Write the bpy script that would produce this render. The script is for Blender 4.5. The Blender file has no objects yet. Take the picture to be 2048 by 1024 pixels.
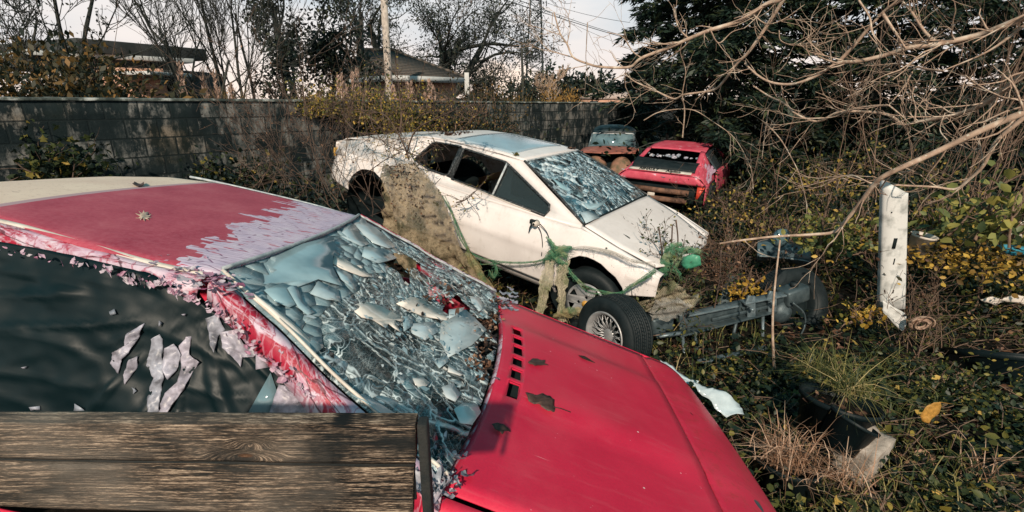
import bpy, bmesh, math, random
import numpy as np
from mathutils import Vector
from mathutils.geometry import tessellate_polygon
random.seed(7); rng = np.random.default_rng(11)
scene = bpy.context.scene
# ------------------------------------------------------------------ camera, sky, sun
CAM_H = 1.95; FPX = 1000.0; PITCH = math.atan((512 - 195) / FPX)
cam_d = bpy.data.cameras.new("camera"); cam = bpy.data.objects.new("camera", cam_d)
scene.collection.objects.link(cam); scene.camera = cam
cam.location = (0, 0, CAM_H); cam.rotation_euler = (math.pi / 2 - PITCH, 0, 0)
cam_d.sensor_width = 36; cam_d.lens = FPX / 2048 * 36; cam_d.clip_start = .05; cam_d.clip_end = 3000
SUN_EL = math.radians(33); SUN_DIR = Vector((-.12, -.99, 0)).normalized()      # horizontal direction towards the sun
S = Vector((SUN_DIR.x * math.cos(SUN_EL), SUN_DIR.y * math.cos(SUN_EL), math.sin(SUN_EL)))
sun_d = bpy.data.lights.new("sun", 'SUN'); sun_d.energy = 5.0; sun_d.angle = math.radians(1.2); sun_d.color = (1, .84, .68)
sun = bpy.data.objects.new("sun", sun_d); scene.collection.objects.link(sun)
sun.rotation_euler = (-S).to_track_quat('-Z', 'Y').to_euler()
world = bpy.data.worlds.new("World"); scene.world = world; world.use_nodes = True
vs = scene.view_settings; vs.view_transform = 'Standard'; vs.look = 'None'; vs.gamma = 1; vs.exposure = 0.0
scene.cycles.max_bounces = 6; scene.cycles.transparent_max_bounces = 12
scene.cycles.use_denoising = True


def nn(nt, t, ins=None, **at):
    n = nt.nodes.new('ShaderNode' + t)
    for k, v in at.items(): setattr(n, k, v)
    for k, v in (ins or {}).items():
        s = n.inputs[k]
        if isinstance(v, bpy.types.NodeSocket): nt.links.new(v, s)
        else: s.default_value = v if not (isinstance(v, tuple) and len(v) == 3 and len(getattr(s, 'default_value', ())) == 4) else (*v, 1)
    return n


def ramp(nt, fac, stops, interp='LINEAR'):
    n = nt.nodes.new('ShaderNodeValToRGB'); nt.links.new(fac, n.inputs[0]); cr = n.color_ramp; cr.interpolation = interp
    while len(cr.elements) < len(stops): cr.elements.new(.5)
    for e, (p, c) in zip(cr.elements, stops):
        e.position = p; e.color = (*c, 1) if not isinstance(c, (int, float)) else (c, c, c, 1)
    return n.outputs[0]


def mix(nt, fac, a, b, mode='MIX'):
    n = nt.nodes.new('ShaderNodeMix'); n.data_type = 'RGBA'; n.blend_type = mode
    for i, v in ((0, fac), (6, a), (7, b)):
        if isinstance(v, bpy.types.NodeSocket): nt.links.new(v, n.inputs[i])
        else: n.inputs[i].default_value = v if i == 0 or len(v) == 4 else (*v, 1)
    return n.outputs[2]


def math_(nt, op, a, b=0.0, c=0.0):
    n = nt.nodes.new('ShaderNodeMath'); n.operation = op
    for i, v in ((0, a), (1, b), (2, c)):
        if isinstance(v, bpy.types.NodeSocket): nt.links.new(v, n.inputs[i])
        else: n.inputs[i].default_value = v
    return n.outputs[0]


def build_world():
    nt = world.node_tree; nt.nodes.clear()
    sky = nn(nt, 'TexSky', sky_type='NISHITA', sun_disc=False, sun_elevation=SUN_EL)
    sky.sun_rotation = math.atan2(SUN_DIR.x, SUN_DIR.y); sky.dust_density = 2.2; sky.air_density = 1.1; sky.ozone_density = 1.2
    tc = nn(nt, 'TexCoord'); sep = nn(nt, 'SeparateXYZ', {0: tc.outputs['Generated']})
    teal = mix(nt, 1.0, sky.outputs[0], (.72, 1.0, .98), 'MULTIPLY')
    z = sep.outputs[2]
    mp = nn(nt, 'Mapping', {0: tc.outputs['Generated'], 'Scale': (2.0, 2.0, 5.5)})
    no = nn(nt, 'TexNoise', {'Vector': mp.outputs[0], 'Scale': 1.5, 'Detail': 9, 'Roughness': .55})
    cm = ramp(nt, no.outputs[0], [(.42, 0.0), (.60, 1.0)])
    hor = ramp(nt, z, [(0.0, (10.0, 8.2, 7.0)), (.07, (7.8, 7.3, 7.3)), (.17, (6.3, 6.8, 7.2)), (.26, (1.5, 4.0, 4.7)), (.7, (.3, 2.4, 3.1))])
    hz = ramp(nt, z, [(0.0, .95), (.15, .9), (.45, .8), (.9, .75)])
    base = mix(nt, hz, teal, hor)
    cl = mix(nt, math_(nt, 'MULTIPLY', cm, .55), base, ramp(nt, z, [(0, (10.5, 8.8, 7.6)), (.2, (9.0, 8.5, 8.3)), (.3, (3.0, 4.2, 4.5)), (.7, (1.2, 2.4, 2.8))]))
    # one bright cumulus bank low over the far houses
    dx = math_(nt, 'DIVIDE', math_(nt, 'ADD', sep.outputs[0], .035), .085)
    dz = math_(nt, 'DIVIDE', math_(nt, 'SUBTRACT', z, .035), .040)
    d2 = math_(nt, 'ADD', math_(nt, 'MULTIPLY', dx, dx), math_(nt, 'MULTIPLY', dz, dz))
    n2 = nn(nt, 'TexNoise', {'Vector': tc.outputs['Generated'], 'Scale': 22.0, 'Detail': 6, 'Roughness': .6})
    dd = math_(nt, 'ADD', d2, math_(nt, 'MULTIPLY', math_(nt, 'SUBTRACT', n2.outputs[0], .5), 3.2))
    cum = math_(nt, 'MULTIPLY', ramp(nt, dd, [(.35, 1.0), (1.0, 0.0)]), .85)
    front = math_(nt, 'GREATER_THAN', sep.outputs[1], 0.0)
    cl = mix(nt, math_(nt, 'MULTIPLY', cum, front), cl, (11.0, 8.8, 7.2))
    bg = nn(nt, 'Background', {'Color': cl, 'Strength': .112})
    nt.links.new(bg.outputs[0], nn(nt, 'OutputWorld').inputs[0])


build_world()

# ------------------------------------------------------------------ geometry helpers
def dirn(u, v):                                  # viewing direction of a point of the photograph (2048 x 1024)
    a = (u - 1024) / FPX; b = (512 - v) / FPX; c, s = math.cos(PITCH), math.sin(PITCH)
    return np.array([a, c + b * s, -s + b * c])


def at(u, v, Y):                                 # the place Y metres ahead seen there
    D = dirn(u, v); return D * (Y / D[1]) + np.array([0, 0, CAM_H])


def gz(x, y): return np.where(x < 0, np.minimum(-.15 * x, .62), np.maximum(-.03 * x, -.12)) + .02 * np.sin(x * 1.7 + y) + .015 * np.sin(y * 2.3 - x)


def ground(u, v):
    D = dirn(u, v); z = 0.0
    for _ in range(6):
        p = D * ((z - CAM_H) / D[2]); z = float(gz(p[0], p[1]))
    return np.array([p[0], p[1], z])


class Frame:                                     # a car's own axes: x ahead, y to its left, z up
    def __init__(s, q):
        y, p, r = q[3:]; cy, sy = math.cos(y), math.sin(y); cp, sp = math.cos(p), math.sin(p); cr, sr = math.cos(r), math.sin(r)
        s.R = np.array([[cy, -sy, 0], [sy, cy, 0], [0, 0, 1]]) @ np.array([[cp, 0, -sp], [0, 1, 0], [sp, 0, cp]]) @ np.array([[1, 0, 0], [0, cr, -sr], [0, sr, cr]])
        s.t = np.array(q[:3]) + np.array([0, 0, CAM_H])
    def hit(s, u, v, n, d):
        D = s.R.T @ dirn(u, v); O = s.R.T @ (np.array([0, 0, CAM_H]) - s.t); n = np.array(n, float)
        return O + (d - n @ O) / (n @ D) * D
    def w(s, p): return s.R @ np.asarray(p, float) + s.t
    def ws(s, P): return np.asarray(P, float) @ s.R.T + s.t
    def matrix(s):
        from mathutils import Matrix
        m = Matrix.Identity(4)
        for i in range(3):
            for j in range(3): m[i][j] = s.R[i][j]
            m[i][3] = s.t[i]
        return m


def tag(o, label=None, cat=None, group=None, kind=None):
    if label: o['label'] = label
    if cat: o['category'] = cat
    if group: o['group'] = group
    if kind: o['kind'] = kind
    return o


def empty(name, loc=(0, 0, 0), label=None, cat=None, group=None, frame=None):
    o = bpy.data.objects.new(name, None); scene.collection.objects.link(o); o.empty_display_size = .1
    if frame is not None: o.matrix_world = frame.matrix()
    else: o.location = loc
    return tag(o, label, cat, group)


class MB:                                        # collects polygons (all quads or tris) for one mesh
    def __init__(s): s.v = []; s.f = []; s.r = []; s.uv = []; s.n = 0; s.mi = []
    def add(s, V, F, r=None, uv=None, mi=0):
        V = np.asarray(V, float).reshape(-1, 3)
        for f in F: s.f.append([int(i) + s.n for i in f])
        s.v.append(V); s.n += len(V)
        if r is None: r = random.random()
        s.r += list(np.full(len(F), r) if np.isscalar(r) else r); s.mi += [mi] * len(F)
        s.uv.append(np.asarray(uv, float) if uv is not None else V[:, :2])
        return s
    def box(s, c, size, R=None, r=None, mi=0):
        x, y, z = np.array(size) / 2
        V = np.array([[-x, -y, -z], [x, -y, -z], [x, y, -z], [-x, y, -z], [-x, -y, z], [x, -y, z], [x, y, z], [-x, y, z]])
        if R is not None: V = V @ np.asarray(R).T
        return s.add(V + np.array(c), [(0, 3, 2, 1), (4, 5, 6, 7), (0, 1, 5, 4), (1, 2, 6, 5), (2, 3, 7, 6), (3, 0, 4, 7)], r, mi=mi)
    def grid(s, G, r=None, uv=None, closed=False, skip=None, mi=0):
        G = np.asarray(G, float); a, b = G.shape[:2]; F = []
        for i in range(a - 1):
            for j in range(b if closed else b - 1):
                if skip and skip(i, j): continue
                k = (j + 1) % b; F.append((i * b + j, i * b + k, (i + 1) * b + k, (i + 1) * b + j))
        return s.add(G.reshape(-1, 3), F, r, None if uv is None else np.asarray(uv).reshape(-1, 2), mi=mi)
    def tube(s, P, rad, n=6, r=None, cap=True, mi=0):
        P = np.asarray(P, float); m = len(P); rad = np.full(m, rad) if np.isscalar(rad) else np.asarray(rad)
        T = np.gradient(P, axis=0); T /= np.linalg.norm(T, axis=1)[:, None] + 1e-9
        up = np.array([0, 0, 1.]) if abs(T[0][2]) < .9 else np.array([1., 0, 0])
        A = np.cross(T, up); A /= np.linalg.norm(A, axis=1)[:, None] + 1e-9; B = np.cross(T, A)
        th = np.arange(n) * 2 * math.pi / n
        V = P[:, None] + rad[:, None, None] * (A[:, None] * np.cos(th)[None, :, None] + B[:, None] * np.sin(th)[None, :, None])
        F = [(i * n + j, i * n + (j + 1) % n, (i + 1) * n + (j + 1) % n, (i + 1) * n + j) for i in range(m - 1) for j in range(n)]
        if cap and n > 3: F += [tuple(range(n))[::-1], tuple((m - 1) * n + j for j in range(n))]
        return s.add(V.reshape(-1, 3), F, r, mi=mi)
    def lathe(s, prof, n=32, M=None, r=None, mi=0):           # prof: (axial, radius); axis x
        prof = np.array(prof); th = np.arange(n) * 2 * math.pi / n
        V = np.stack([np.repeat(prof[:, 0][:, None], n, 1), prof[:, 1][:, None] * np.cos(th), prof[:, 1][:, None] * np.sin(th)], -1)
        if M is not None: V = V @ M[0].T + M[1]
        return s.grid(V, r, closed=True, mi=mi)
    def build(s, name, mats, parent=None, smooth=False, solid=0, bevel=0):
        me = bpy.data.meshes.new(name)
        V = np.concatenate(s.v) if s.v else np.zeros((0, 3))
        lens = np.array([len(f) for f in s.f]); idx = np.concatenate([np.array(f) for f in s.f]) if s.f else np.zeros(0)
        me.vertices.add(len(V)); me.vertices.foreach_set('co', V.ravel())
        me.loops.add(len(idx)); me.loops.foreach_set('vertex_index', idx.astype(np.int32))
        me.polygons.add(len(lens)); me.polygons.foreach_set('loop_start', np.concatenate([[0], np.cumsum(lens)[:-1]]).astype(np.int32))
        me.update(calc_edges=True)
        a = me.attributes.new('rnd', 'FLOAT', 'FACE'); a.data.foreach_set('value', np.array(s.r, dtype=np.float32))
        uvl = me.uv_layers.new(name='UVMap'); UV = np.concatenate(s.uv); uvl.data.foreach_set('uv', UV[idx.astype(int)].ravel())
        if not isinstance(mats, (list, tuple)): mats = [mats]
        for m in mats: me.materials.append(m)
        if len(mats) > 1: me.polygons.foreach_set('material_index', np.array(s.mi, dtype=np.int32))
        if smooth: me.shade_smooth()
        o = bpy.data.objects.new(name, me); scene.collection.objects.link(o)
        if parent: o.parent = parent
        if solid:
            md = o.modifiers.new('solid', 'SOLIDIFY'); md.thickness = abs(solid); md.offset = -1 if solid > 0 else 1
        if bevel:
            md = o.modifiers.new('bevel', 'BEVEL'); md.width = bevel; md.segments = 2; md.limit_method = 'ANGLE'
        me.validate()
        return o


def add_poly(mb, outer, holes, fn, r=.5, mi=0):            # planar polygon with holes, mapped to 3D by fn(x, z)
    loops = [outer] + list(holes)
    tris = tessellate_polygon([[Vector((p[0], p[1], 0)) for p in L] for L in loops])
    pts = [p for L in loops for p in L]
    V = np.array([fn(*p) for p in pts]); uv = np.array(pts, float)
    F = []
    for t in tris:
        a, b, c = (np.array(pts[i]) for i in t)
        ar = (b[0] - a[0]) * (c[1] - a[1]) - (b[1] - a[1]) * (c[0] - a[0])
        if abs(ar) < 1e-9: continue
        F.append(t if ar > 0 else t[::-1])
    mb.add(V, F, r, uv, mi)


def smooth_path(P, k=6):                                    # Catmull-Rom
    P = np.asarray(P, float); Q = np.vstack([2 * P[0] - P[1], P, 2 * P[-1] - P[-2]]); out = []
    for i in range(1, len(Q) - 2):
        for t in np.arange(k) / k:
            a, b, c, d = Q[i - 1], Q[i], Q[i + 1], Q[i + 2]
            out.append(.5 * (2 * b + (c - a) * t + (2 * a - 5 * b + 4 * c - d) * t * t + (3 * b - a - 3 * c + d) * t ** 3))
    out.append(P[-1]); return np.array(out)


def voronoi(sites, box):                                    # clipped cells of 2D sites
    x0, y0, x1, y1 = box; cells = []
    S_ = np.asarray(sites, float)
    for i, p in enumerate(S_):
        poly = [np.array(q, float) for q in ((x0, y0), (x1, y0), (x1, y1), (x0, y1))]
        d = ((S_ - p) ** 2).sum(1); order = np.argsort(d)[1:28]
        for j in order:
            q = S_[j]; m = (p + q) / 2; n = q - p; new = []
            for k in range(len(poly)):
                a, b = poly[k], poly[(k + 1) % len(poly)]; da, db = (a - m) @ n, (b - m) @ n
                if da <= 0: new.append(a)
                if da * db < 0: new.append(a + (b - a) * (da / (da - db)))
            poly = new
            if len(poly) < 3: break
        cells.append(poly)
    return cells


def eul(a, b, c):
    from mathutils import Euler
    return np.array(Euler((a, b, c)).to_matrix())


# ------------------------------------------------------------------ materials
MATS = {}
def new_mat(name):
    m = bpy.data.materials.new(name); m.use_nodes = True; nt = m.node_tree; nt.nodes.clear()
    out = nn(nt, 'OutputMaterial'); p = nn(nt, 'BsdfPrincipled'); nt.links.new(p.outputs[0], out.inputs[0]); MATS[name] = m
    return m, nt, p


def setp(nt, p, **k):
    for a, v in k.items():
        s = p.inputs[{'base': 'Base Color', 'rough': 'Roughness', 'metal': 'Metallic', 'normal': 'Normal', 'alpha': 'Alpha', 'spec': 'Specular IOR Level', 'coat': 'Coat Weight', 'trans': 'Transmission Weight', 'emc': 'Emission Color', 'ems': 'Emission Strength'}[a]]
        if isinstance(v, bpy.types.NodeSocket): nt.links.new(v, s)
        else: s.default_value = (*v, 1) if isinstance(v, tuple) and len(v) == 3 else v


def noise(nt, sc, det=5, ro=.55, vec=None, dist=0.0):
    if vec is None: vec = nn(nt, 'TexCoord').outputs['Object']
    return nn(nt, 'TexNoise', {'Vector': vec, 'Scale': sc, 'Detail': det, 'Roughness': ro, 'Distortion': dist}).outputs[0]


def bump(nt, h, st=.3, dist=.01): return nn(nt, 'Bump', {'Height': h, 'Strength': st, 'Distance': dist}).outputs[0]


def simple(name, c1, c2, sc=8, rough=.6, metal=0.0, bs=.2, bd=.005, stops=(.35, .65), spec=.5, det=6):
    m, nt, p = new_mat(name); n = noise(nt, sc, det)
    setp(nt, p, base=ramp(nt, n, [(stops[0], c1), (stops[1], c2)]), rough=rough, metal=metal, spec=spec, normal=bump(nt, noise(nt, sc * 6, 4), bs, bd))
    return m


def rnd_mat(name, stops, rough=.55, trans=0.0, spec=.4, bs=0, interp='LINEAR', var=.25, sc=20):
    m, nt, p = new_mat(name)
    at_ = nn(nt, 'Attribute', attribute_name='rnd').outputs['Fac']
    c = ramp(nt, at_, stops, interp)
    if var: c = mix(nt, 1.0, c, ramp(nt, noise(nt, sc, 3), [(.3, 1 - var), (.7, 1 + var * .4)]), 'MULTIPLY')
    setp(nt, p, base=c, rough=rough, spec=spec)
    if trans:
        tr = nn(nt, 'BsdfTranslucent', {'Color': c}); mx = nn(nt, 'MixShader', {0: trans, 1: p.outputs[0], 2: tr.outputs[0]})
        nt.links.new(mx.outputs[0], [n for n in nt.nodes if n.type == 'OUTPUT_MATERIAL'][0].inputs[0])
    return m


def uvs(nt): return nn(nt, 'TexCoord').outputs['UV']
def sepuv(nt):
    s = nn(nt, 'SeparateXYZ', {0: uvs(nt)}); return s.outputs[0], s.outputs[1]


def cracks(nt, vec, sx, sy, w=.04, rand=1.0, dist=.0):      # thin lines between stretched cells
    mp = nn(nt, 'Mapping', {0: vec, 'Scale': (sx, sy, 1)}).outputs[0]
    if dist:
        nz = nn(nt, 'TexNoise', {'Vector': mp, 'Scale': 1.5, 'Detail': 3}).outputs['Color']
        mp = mix(nt, dist, mp, nz)
    vo = nn(nt, 'TexVoronoi', {'Vector': mp, 'Scale': 1.0, 'Randomness': rand}, feature='DISTANCE_TO_EDGE', voronoi_dimensions='2D').outputs['Distance']
    return ramp(nt, vo, [(w * .4, 1.0), (w, 0.0)])


def polar_cracks(nt, uv, cx, cy, sy, fa, fr, w):
    s = nn(nt, 'SeparateXYZ', {0: uv}); dx = math_(nt, 'SUBTRACT', s.outputs[0], cx); dy = math_(nt, 'MULTIPLY', math_(nt, 'SUBTRACT', s.outputs[1], cy), sy)
    wob = math_(nt, 'MULTIPLY', math_(nt, 'SUBTRACT', noise(nt, 9, 3, .5, uv), .5), .35)
    a = math_(nt, 'ADD', math_(nt, 'ARCTAN2', dy, dx), wob); r = math_(nt, 'SQRT', math_(nt, 'ADD', math_(nt, 'MULTIPLY', dx, dx), math_(nt, 'MULTIPLY', dy, dy)))
    lr = math_(nt, 'LOGARITHM', math_(nt, 'ADD', r, .03), 2.718)
    v = nn(nt, 'CombineXYZ', {0: math_(nt, 'MULTIPLY', a, fa), 1: math_(nt, 'MULTIPLY', lr, fr), 2: 0.0}).outputs[0]
    e = nn(nt, 'TexVoronoi', {'Vector': v, 'Scale': 1.0}, feature='DISTANCE_TO_EDGE', voronoi_dimensions='2D').outputs['Distance']
    c = nn(nt, 'TexVoronoi', {'Vector': v, 'Scale': 1.0}, voronoi_dimensions='2D').outputs['Color']
    return ramp(nt, e, [(w * .3, 1.0), (w, 0.0)]), nn(nt, 'SeparateXYZ', {0: c}).outputs[0]


FILM = [(.20, (.42, .36, .48)), (.5, (.58, .47, .58)), (.8, (.66, .60, .66))]
def m_hood():
    m, nt, p = new_mat('red_paint'); uv = uvs(nt)
    n = noise(nt, 3, 8, .6, uv); c = ramp(nt, n, [(.3, (.54, .012, .048)), (.7, (.68, .022, .068))])
    n3 = noise(nt, 130, 3, .7, uv); c = mix(nt, ramp(nt, n3, [(.35, 0.25), (.6, 0.0)]), c, (.30, .01, .03))
    sp = nn(nt, 'TexVoronoi', {'Vector': uv, 'Scale': 34.0}).outputs['Distance']
    m2 = noise(nt, 6, 2, .5, uv); sp = math_(nt, 'MULTIPLY', ramp(nt, sp, [(.05, 1.0), (.08, 0.0)]), ramp(nt, m2, [(.55, 0.0), (.62, .7)]))
    c = mix(nt, sp, c, (.75, .45, .48))
    dv = nn(nt, 'Mapping', {0: uv, 'Scale': (1.2, 9.0, 1)}).outputs[0]
    du = noise(nt, 3, 7, .7, dv); c = mix(nt, ramp(nt, du, [(.54, 0.0), (.72, .28)]), c, (.62, .12, .15))
    u, v = sepuv(nt)
    c = mix(nt, ramp(nt, noise(nt, 2.2, 6, .65, uv), [(.5, 0.0), (.75, .35)]), c, (.66, .10, .13))
    edge = ramp(nt, u, [(.0, 0.0), (1.0, 0.0)])
    fr = math_(nt, 'MULTIPLY', math_(nt, 'GREATER_THAN', u, 1.9), ramp(nt, noise(nt, 24, 7, .75, uv), [(.50, 0.0), (.66, .55)])); c = mix(nt, fr, c, (.30, .035, .02))
    ch = nn(nt, 'TexVoronoi', {'Vector': uv, 'Scale': 11.0}).outputs['Distance']; c = mix(nt, math_(nt, 'MULTIPLY', ramp(nt, ch, [(.035, .9), (.05, 0.0)]), 1.0), c, (.74, .55, .55))
    scv = nn(nt, 'Mapping', {0: uv, 'Scale': (3.0, 40.0, 1), 'Rotation': (0, 0, .5)}).outputs[0]; c = mix(nt, ramp(nt, noise(nt, 1.5, 3, .5, scv), [(.72, 0.0), (.76, .5)]), c, (.72, .35, .38))
    bu = noise(nt, 900, 2, .5, uv)
    lum = ramp(nt, n3, [(.3, .42), (.7, .58)])
    setp(nt, p, base=c, rough=lum, spec=.35, coat=.12, normal=bump(nt, mix(nt, .8, bu, noise(nt, 9, 3, .5, uv)), .10, .002))
    p.inputs['Coat Roughness'].default_value = .25
m_hood()


def m_roof():
    m, nt, p = new_mat('faded_red_roof'); uv = uvs(nt); u, v = sepuv(nt)
    n = noise(nt, 4, 9, .7, uv); red = ramp(nt, n, [(.3, (.28, .022, .048)), (.5, (.37, .050, .080)), (.72, (.46, .11, .135))])
    n3 = noise(nt, 55, 4, .8, uv); red = mix(nt, ramp(nt, n3, [(.4, .0), (.75, .35)]), red, (.60, .20, .24))
    # shrunken film at the windscreen edge, cracked into long bricks with a ragged stepped border
    st = nn(nt, 'Mapping', {0: uv, 'Scale': (3.0, 34.0, 1)}).outputs[0]
    cell = nn(nt, 'TexVoronoi', {'Vector': st, 'Scale': 1.0}, voronoi_dimensions='2D').outputs['Color']
    cell = nn(nt, 'SeparateXYZ', {0: cell}).outputs[0]
    edge = math_(nt, 'ADD', math_(nt, 'MULTIPLY', cell, .10), math_(nt, 'MULTIPLY', noise(nt, 5, 3, .5, uv), .30))
    # border x grows towards the near side
    border = math_(nt, 'SUBTRACT', math_(nt, 'MULTIPLY', v, -.16), .02)
    mask = math_(nt, 'GREATER_THAN', math_(nt, 'ADD', math_(nt, 'SUBTRACT', u, border), math_(nt, 'SUBTRACT', edge, .17)), 0.0)
    film = ramp(nt, noise(nt, 14, 6, .6, uv), FILM)
    film = mix(nt, cracks(nt, uv, 9, 60, .05), film, (.22, .12, .20))
    film = mix(nt, math_(nt, 'MULTIPLY', ramp(nt, noise(nt, 20, 3, .5, nn(nt, 'Mapping', {0: uv, 'Scale': (.4, 2.2, 1)}).outputs[0]), [(.62, 0.0), (.64, 1.0)]), .9), film, (.40, .02, .05))
    c = mix(nt, mask, red, film)
    # cream, crazed rear panel: beyond u = -.70 (lateral line)
    line = math_(nt, 'ADD', math_(nt, 'MULTIPLY', math_(nt, 'MULTIPLY', v, v), .05), -.70)
    cm = math_(nt, 'LESS_THAN', u, line)
    cr = ramp(nt, noise(nt, 3, 5, .5, uv), [(.3, (.66, .50, .40)), (.7, (.78, .63, .50))])
    scr = noise(nt, 26, 6, .75, nn(nt, 'Mapping', {0: uv, 'Scale': (1.0, 2.5, 1)}).outputs[0], 1.5)
    cr = mix(nt, ramp(nt, scr, [(.36, .75), (.43, 0.0)]), cr, (.36, .24, .19))
    c = mix(nt, cm, c, cr)
    bl = math_(nt, 'MULTIPLY', math_(nt, 'GREATER_THAN', u, line), math_(nt, 'LESS_THAN', u, math_(nt, 'ADD', line, .035)))
    c = mix(nt, math_(nt, 'MULTIPLY', bl, .7), c, (.45, .38, .40))
    # pale chips
    vo = nn(nt, 'TexVoronoi', {'Vector': uv, 'Scale': 9.0}).outputs['Distance']
    c = mix(nt, math_(nt, 'MULTIPLY', ramp(nt, vo, [(.05, 1.0), (.07, 0.0)]), ramp(nt, noise(nt, 8, 1, .5, uv), [(.5, 0.0), (.55, .8)])), c, (.72, .60, .58))
    h = mix(nt, mask, n3, math_(nt, 'SUBTRACT', 1.0, cracks(nt, uv, 9, 60, .07)))
    setp(nt, p, base=c, rough=.55, spec=.3, normal=bump(nt, h, .25, .002))
m_roof()


def m_peel():                                               # red under brick-cracked pale film (pillar, gutter, cowl)
    m, nt, p = new_mat('peeling_red'); uv = uvs(nt)
    red = ramp(nt, noise(nt, 12, 4, .6, uv), [(.3, (.22, .006, .022)), (.7, (.40, .015, .045))])
    film = ramp(nt, noise(nt, 18, 5, .6, uv), [(.25, (.42, .22, .32)), (.5, (.54, .42, .50)), (.75, (.62, .56, .62))])
    cr = math_(nt, 'MULTIPLY', cracks(nt, uv, 34, 22, .06, 1, .6), .6)
    film = mix(nt, cr, film, (.30, .02, .06))
    mask = ramp(nt, noise(nt, 9, 6, .65, nn(nt, 'Mapping', {0: uv, 'Scale': (.6, 1.6, 1)}).outputs[0], .8), [(.45, 0.0), (.54, 1.0)])
    fine = math_(nt, 'MULTIPLY', cracks(nt, uv, 60, 34, .08, 1, .5), .42)
    red = mix(nt, fine, red, (.52, .30, .38))
    c = mix(nt, mask, red, film)
    c = mix(nt, math_(nt, 'MULTIPLY', cracks(nt, uv, 5, 12, .020, 1, .4), .8), c, (.05, .008, .015))
    setp(nt, p, base=c, rough=.45, spec=.4, normal=bump(nt, mix(nt, .5, mask, cr), .5, .003))
m_peel()
simple('cream_trim', (.50, .44, .38), (.66, .61, .54), 20, .5)
simple('grey_trim', (.26, .30, .32), (.50, .52, .52), 30, .4)
simple('black_rubber', (.005, .010, .012), (.012, .018, .020), 12, .6, bs=.3, spec=.25)
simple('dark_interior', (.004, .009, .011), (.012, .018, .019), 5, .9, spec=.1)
simple('tan_trim', (.26, .12, .06), (.42, .22, .12), 9, .6)
simple('brown_interior', (.10, .045, .022), (.20, .09, .045), 7, .6)
def m_blackfilm():
    m, nt, p = new_mat('black_film'); uv = uvs(nt)
    n = noise(nt, 3, 5, .6, uv)
    setp(nt, p, base=ramp(nt, n, [(.3, (.002, .008, .010)), (.7, (.004, .013, .016))]), rough=ramp(nt, n, [(.3, .36), (.7, .52)]), spec=.15, normal=bump(nt, noise(nt, 260, 2, .5, uv), .06, .001))
m_blackfilm()
rnd_mat('film_flakes', [(0, (.22, .27, .32)), (.4, (.36, .38, .44)), (.7, (.46, .42, .50)), (1, (.56, .56, .60))], .38, trans=.2, var=.65, sc=28)
rnd_mat('red_film_flakes', [(0, (.30, .08, .16)), (.4, (.50, .32, .42)), (.7, (.52, .42, .50)), (1, (.60, .54, .58))], .45, trans=.2, var=.4, sc=40)


def m_glass_shards():                                       # crazed laminated glass: facets, frosted sheets, fine white cracks
    m, nt, p = new_mat('crazed_glass'); uv = uvs(nt)
    r = nn(nt, 'Attribute', attribute_name='rnd').outputs['Fac']
    base = ramp(nt, r, [(0, (.004, .013, .016)), (.30, (.012, .040, .048)), (.5, (.05, .12, .14)), (.7, (.21, .29, .32)), (.9, (.38, .46, .49)), (1, (.46, .55, .58))])
    low = ramp(nt, r, [(.50, 1.0), (.56, 0.0)])
    pl, pc = polar_cracks(nt, uv, .62, -.02, 1.6, 9.0, 4.0, .06)
    pl2, pc2 = polar_cracks(nt, uv, .40, .20, 1.5, 8.0, 3.0, .05)
    blot = math_(nt, 'MULTIPLY', ramp(nt, math_(nt, 'ADD', math_(nt, 'MULTIPLY', pc, .35), math_(nt, 'MULTIPLY', noise(nt, 7, 5, .65, uv), .75)), [(.56, 0.0), (.70, .75)]), low)
    base = mix(nt, blot, base, (.16, .27, .31))
    c1 = cracks(nt, uv, 46, 46, .045, 1, .2); c2 = cracks(nt, uv, 105, 105, .07, 1); c3 = cracks(nt, uv, 190, 190, .12, 1)
    a = ramp(nt, noise(nt, 5, 5, .65, uv), [(.42, 0.0), (.60, 1.0)])
    fine = math_(nt, 'MULTIPLY', math_(nt, 'MAXIMUM', math_(nt, 'MULTIPLY', c2, .8), math_(nt, 'MULTIPLY', c3, .55)), a)
    cr = math_(nt, 'MULTIPLY', math_(nt, 'MAXIMUM', math_(nt, 'MAXIMUM', math_(nt, 'MULTIPLY', c1, .55), fine), math_(nt, 'MAXIMUM', pl, pl2)), math_(nt, 'MAXIMUM', math_(nt, 'MULTIPLY', low, .95), .22))
    c = mix(nt, cr, base, (.56, .65, .67))
    c = mix(nt, math_(nt, 'MULTIPLY', ramp(nt, noise(nt, 36, 6, .7, uv), [(.60, 0.0), (.75, .6)]), low), c, (.36, .46, .48))
    clear = math_(nt, 'MULTIPLY', low, ramp(nt, noise(nt, 3.6, 5, .6, nn(nt, 'Mapping', {0: uv, 'Location': (3.3, 1.7, 0)}).outputs[0]), [(.44, .0), (.56, .80)]))
    al = math_(nt, 'MAXIMUM', math_(nt, 'SUBTRACT', 1.0, clear), math_(nt, 'MULTIPLY', cr, .9))
    setp(nt, p, base=c, rough=ramp(nt, a, [(0, .06), (1, .22)]), spec=math_(nt, 'SUBTRACT', .55, math_(nt, 'MULTIPLY', low, .25)), alpha=al, normal=bump(nt, mix(nt, .5, cr, noise(nt, 10, 4, .6, uv)), .14, .004))
m_glass_shards()
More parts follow.
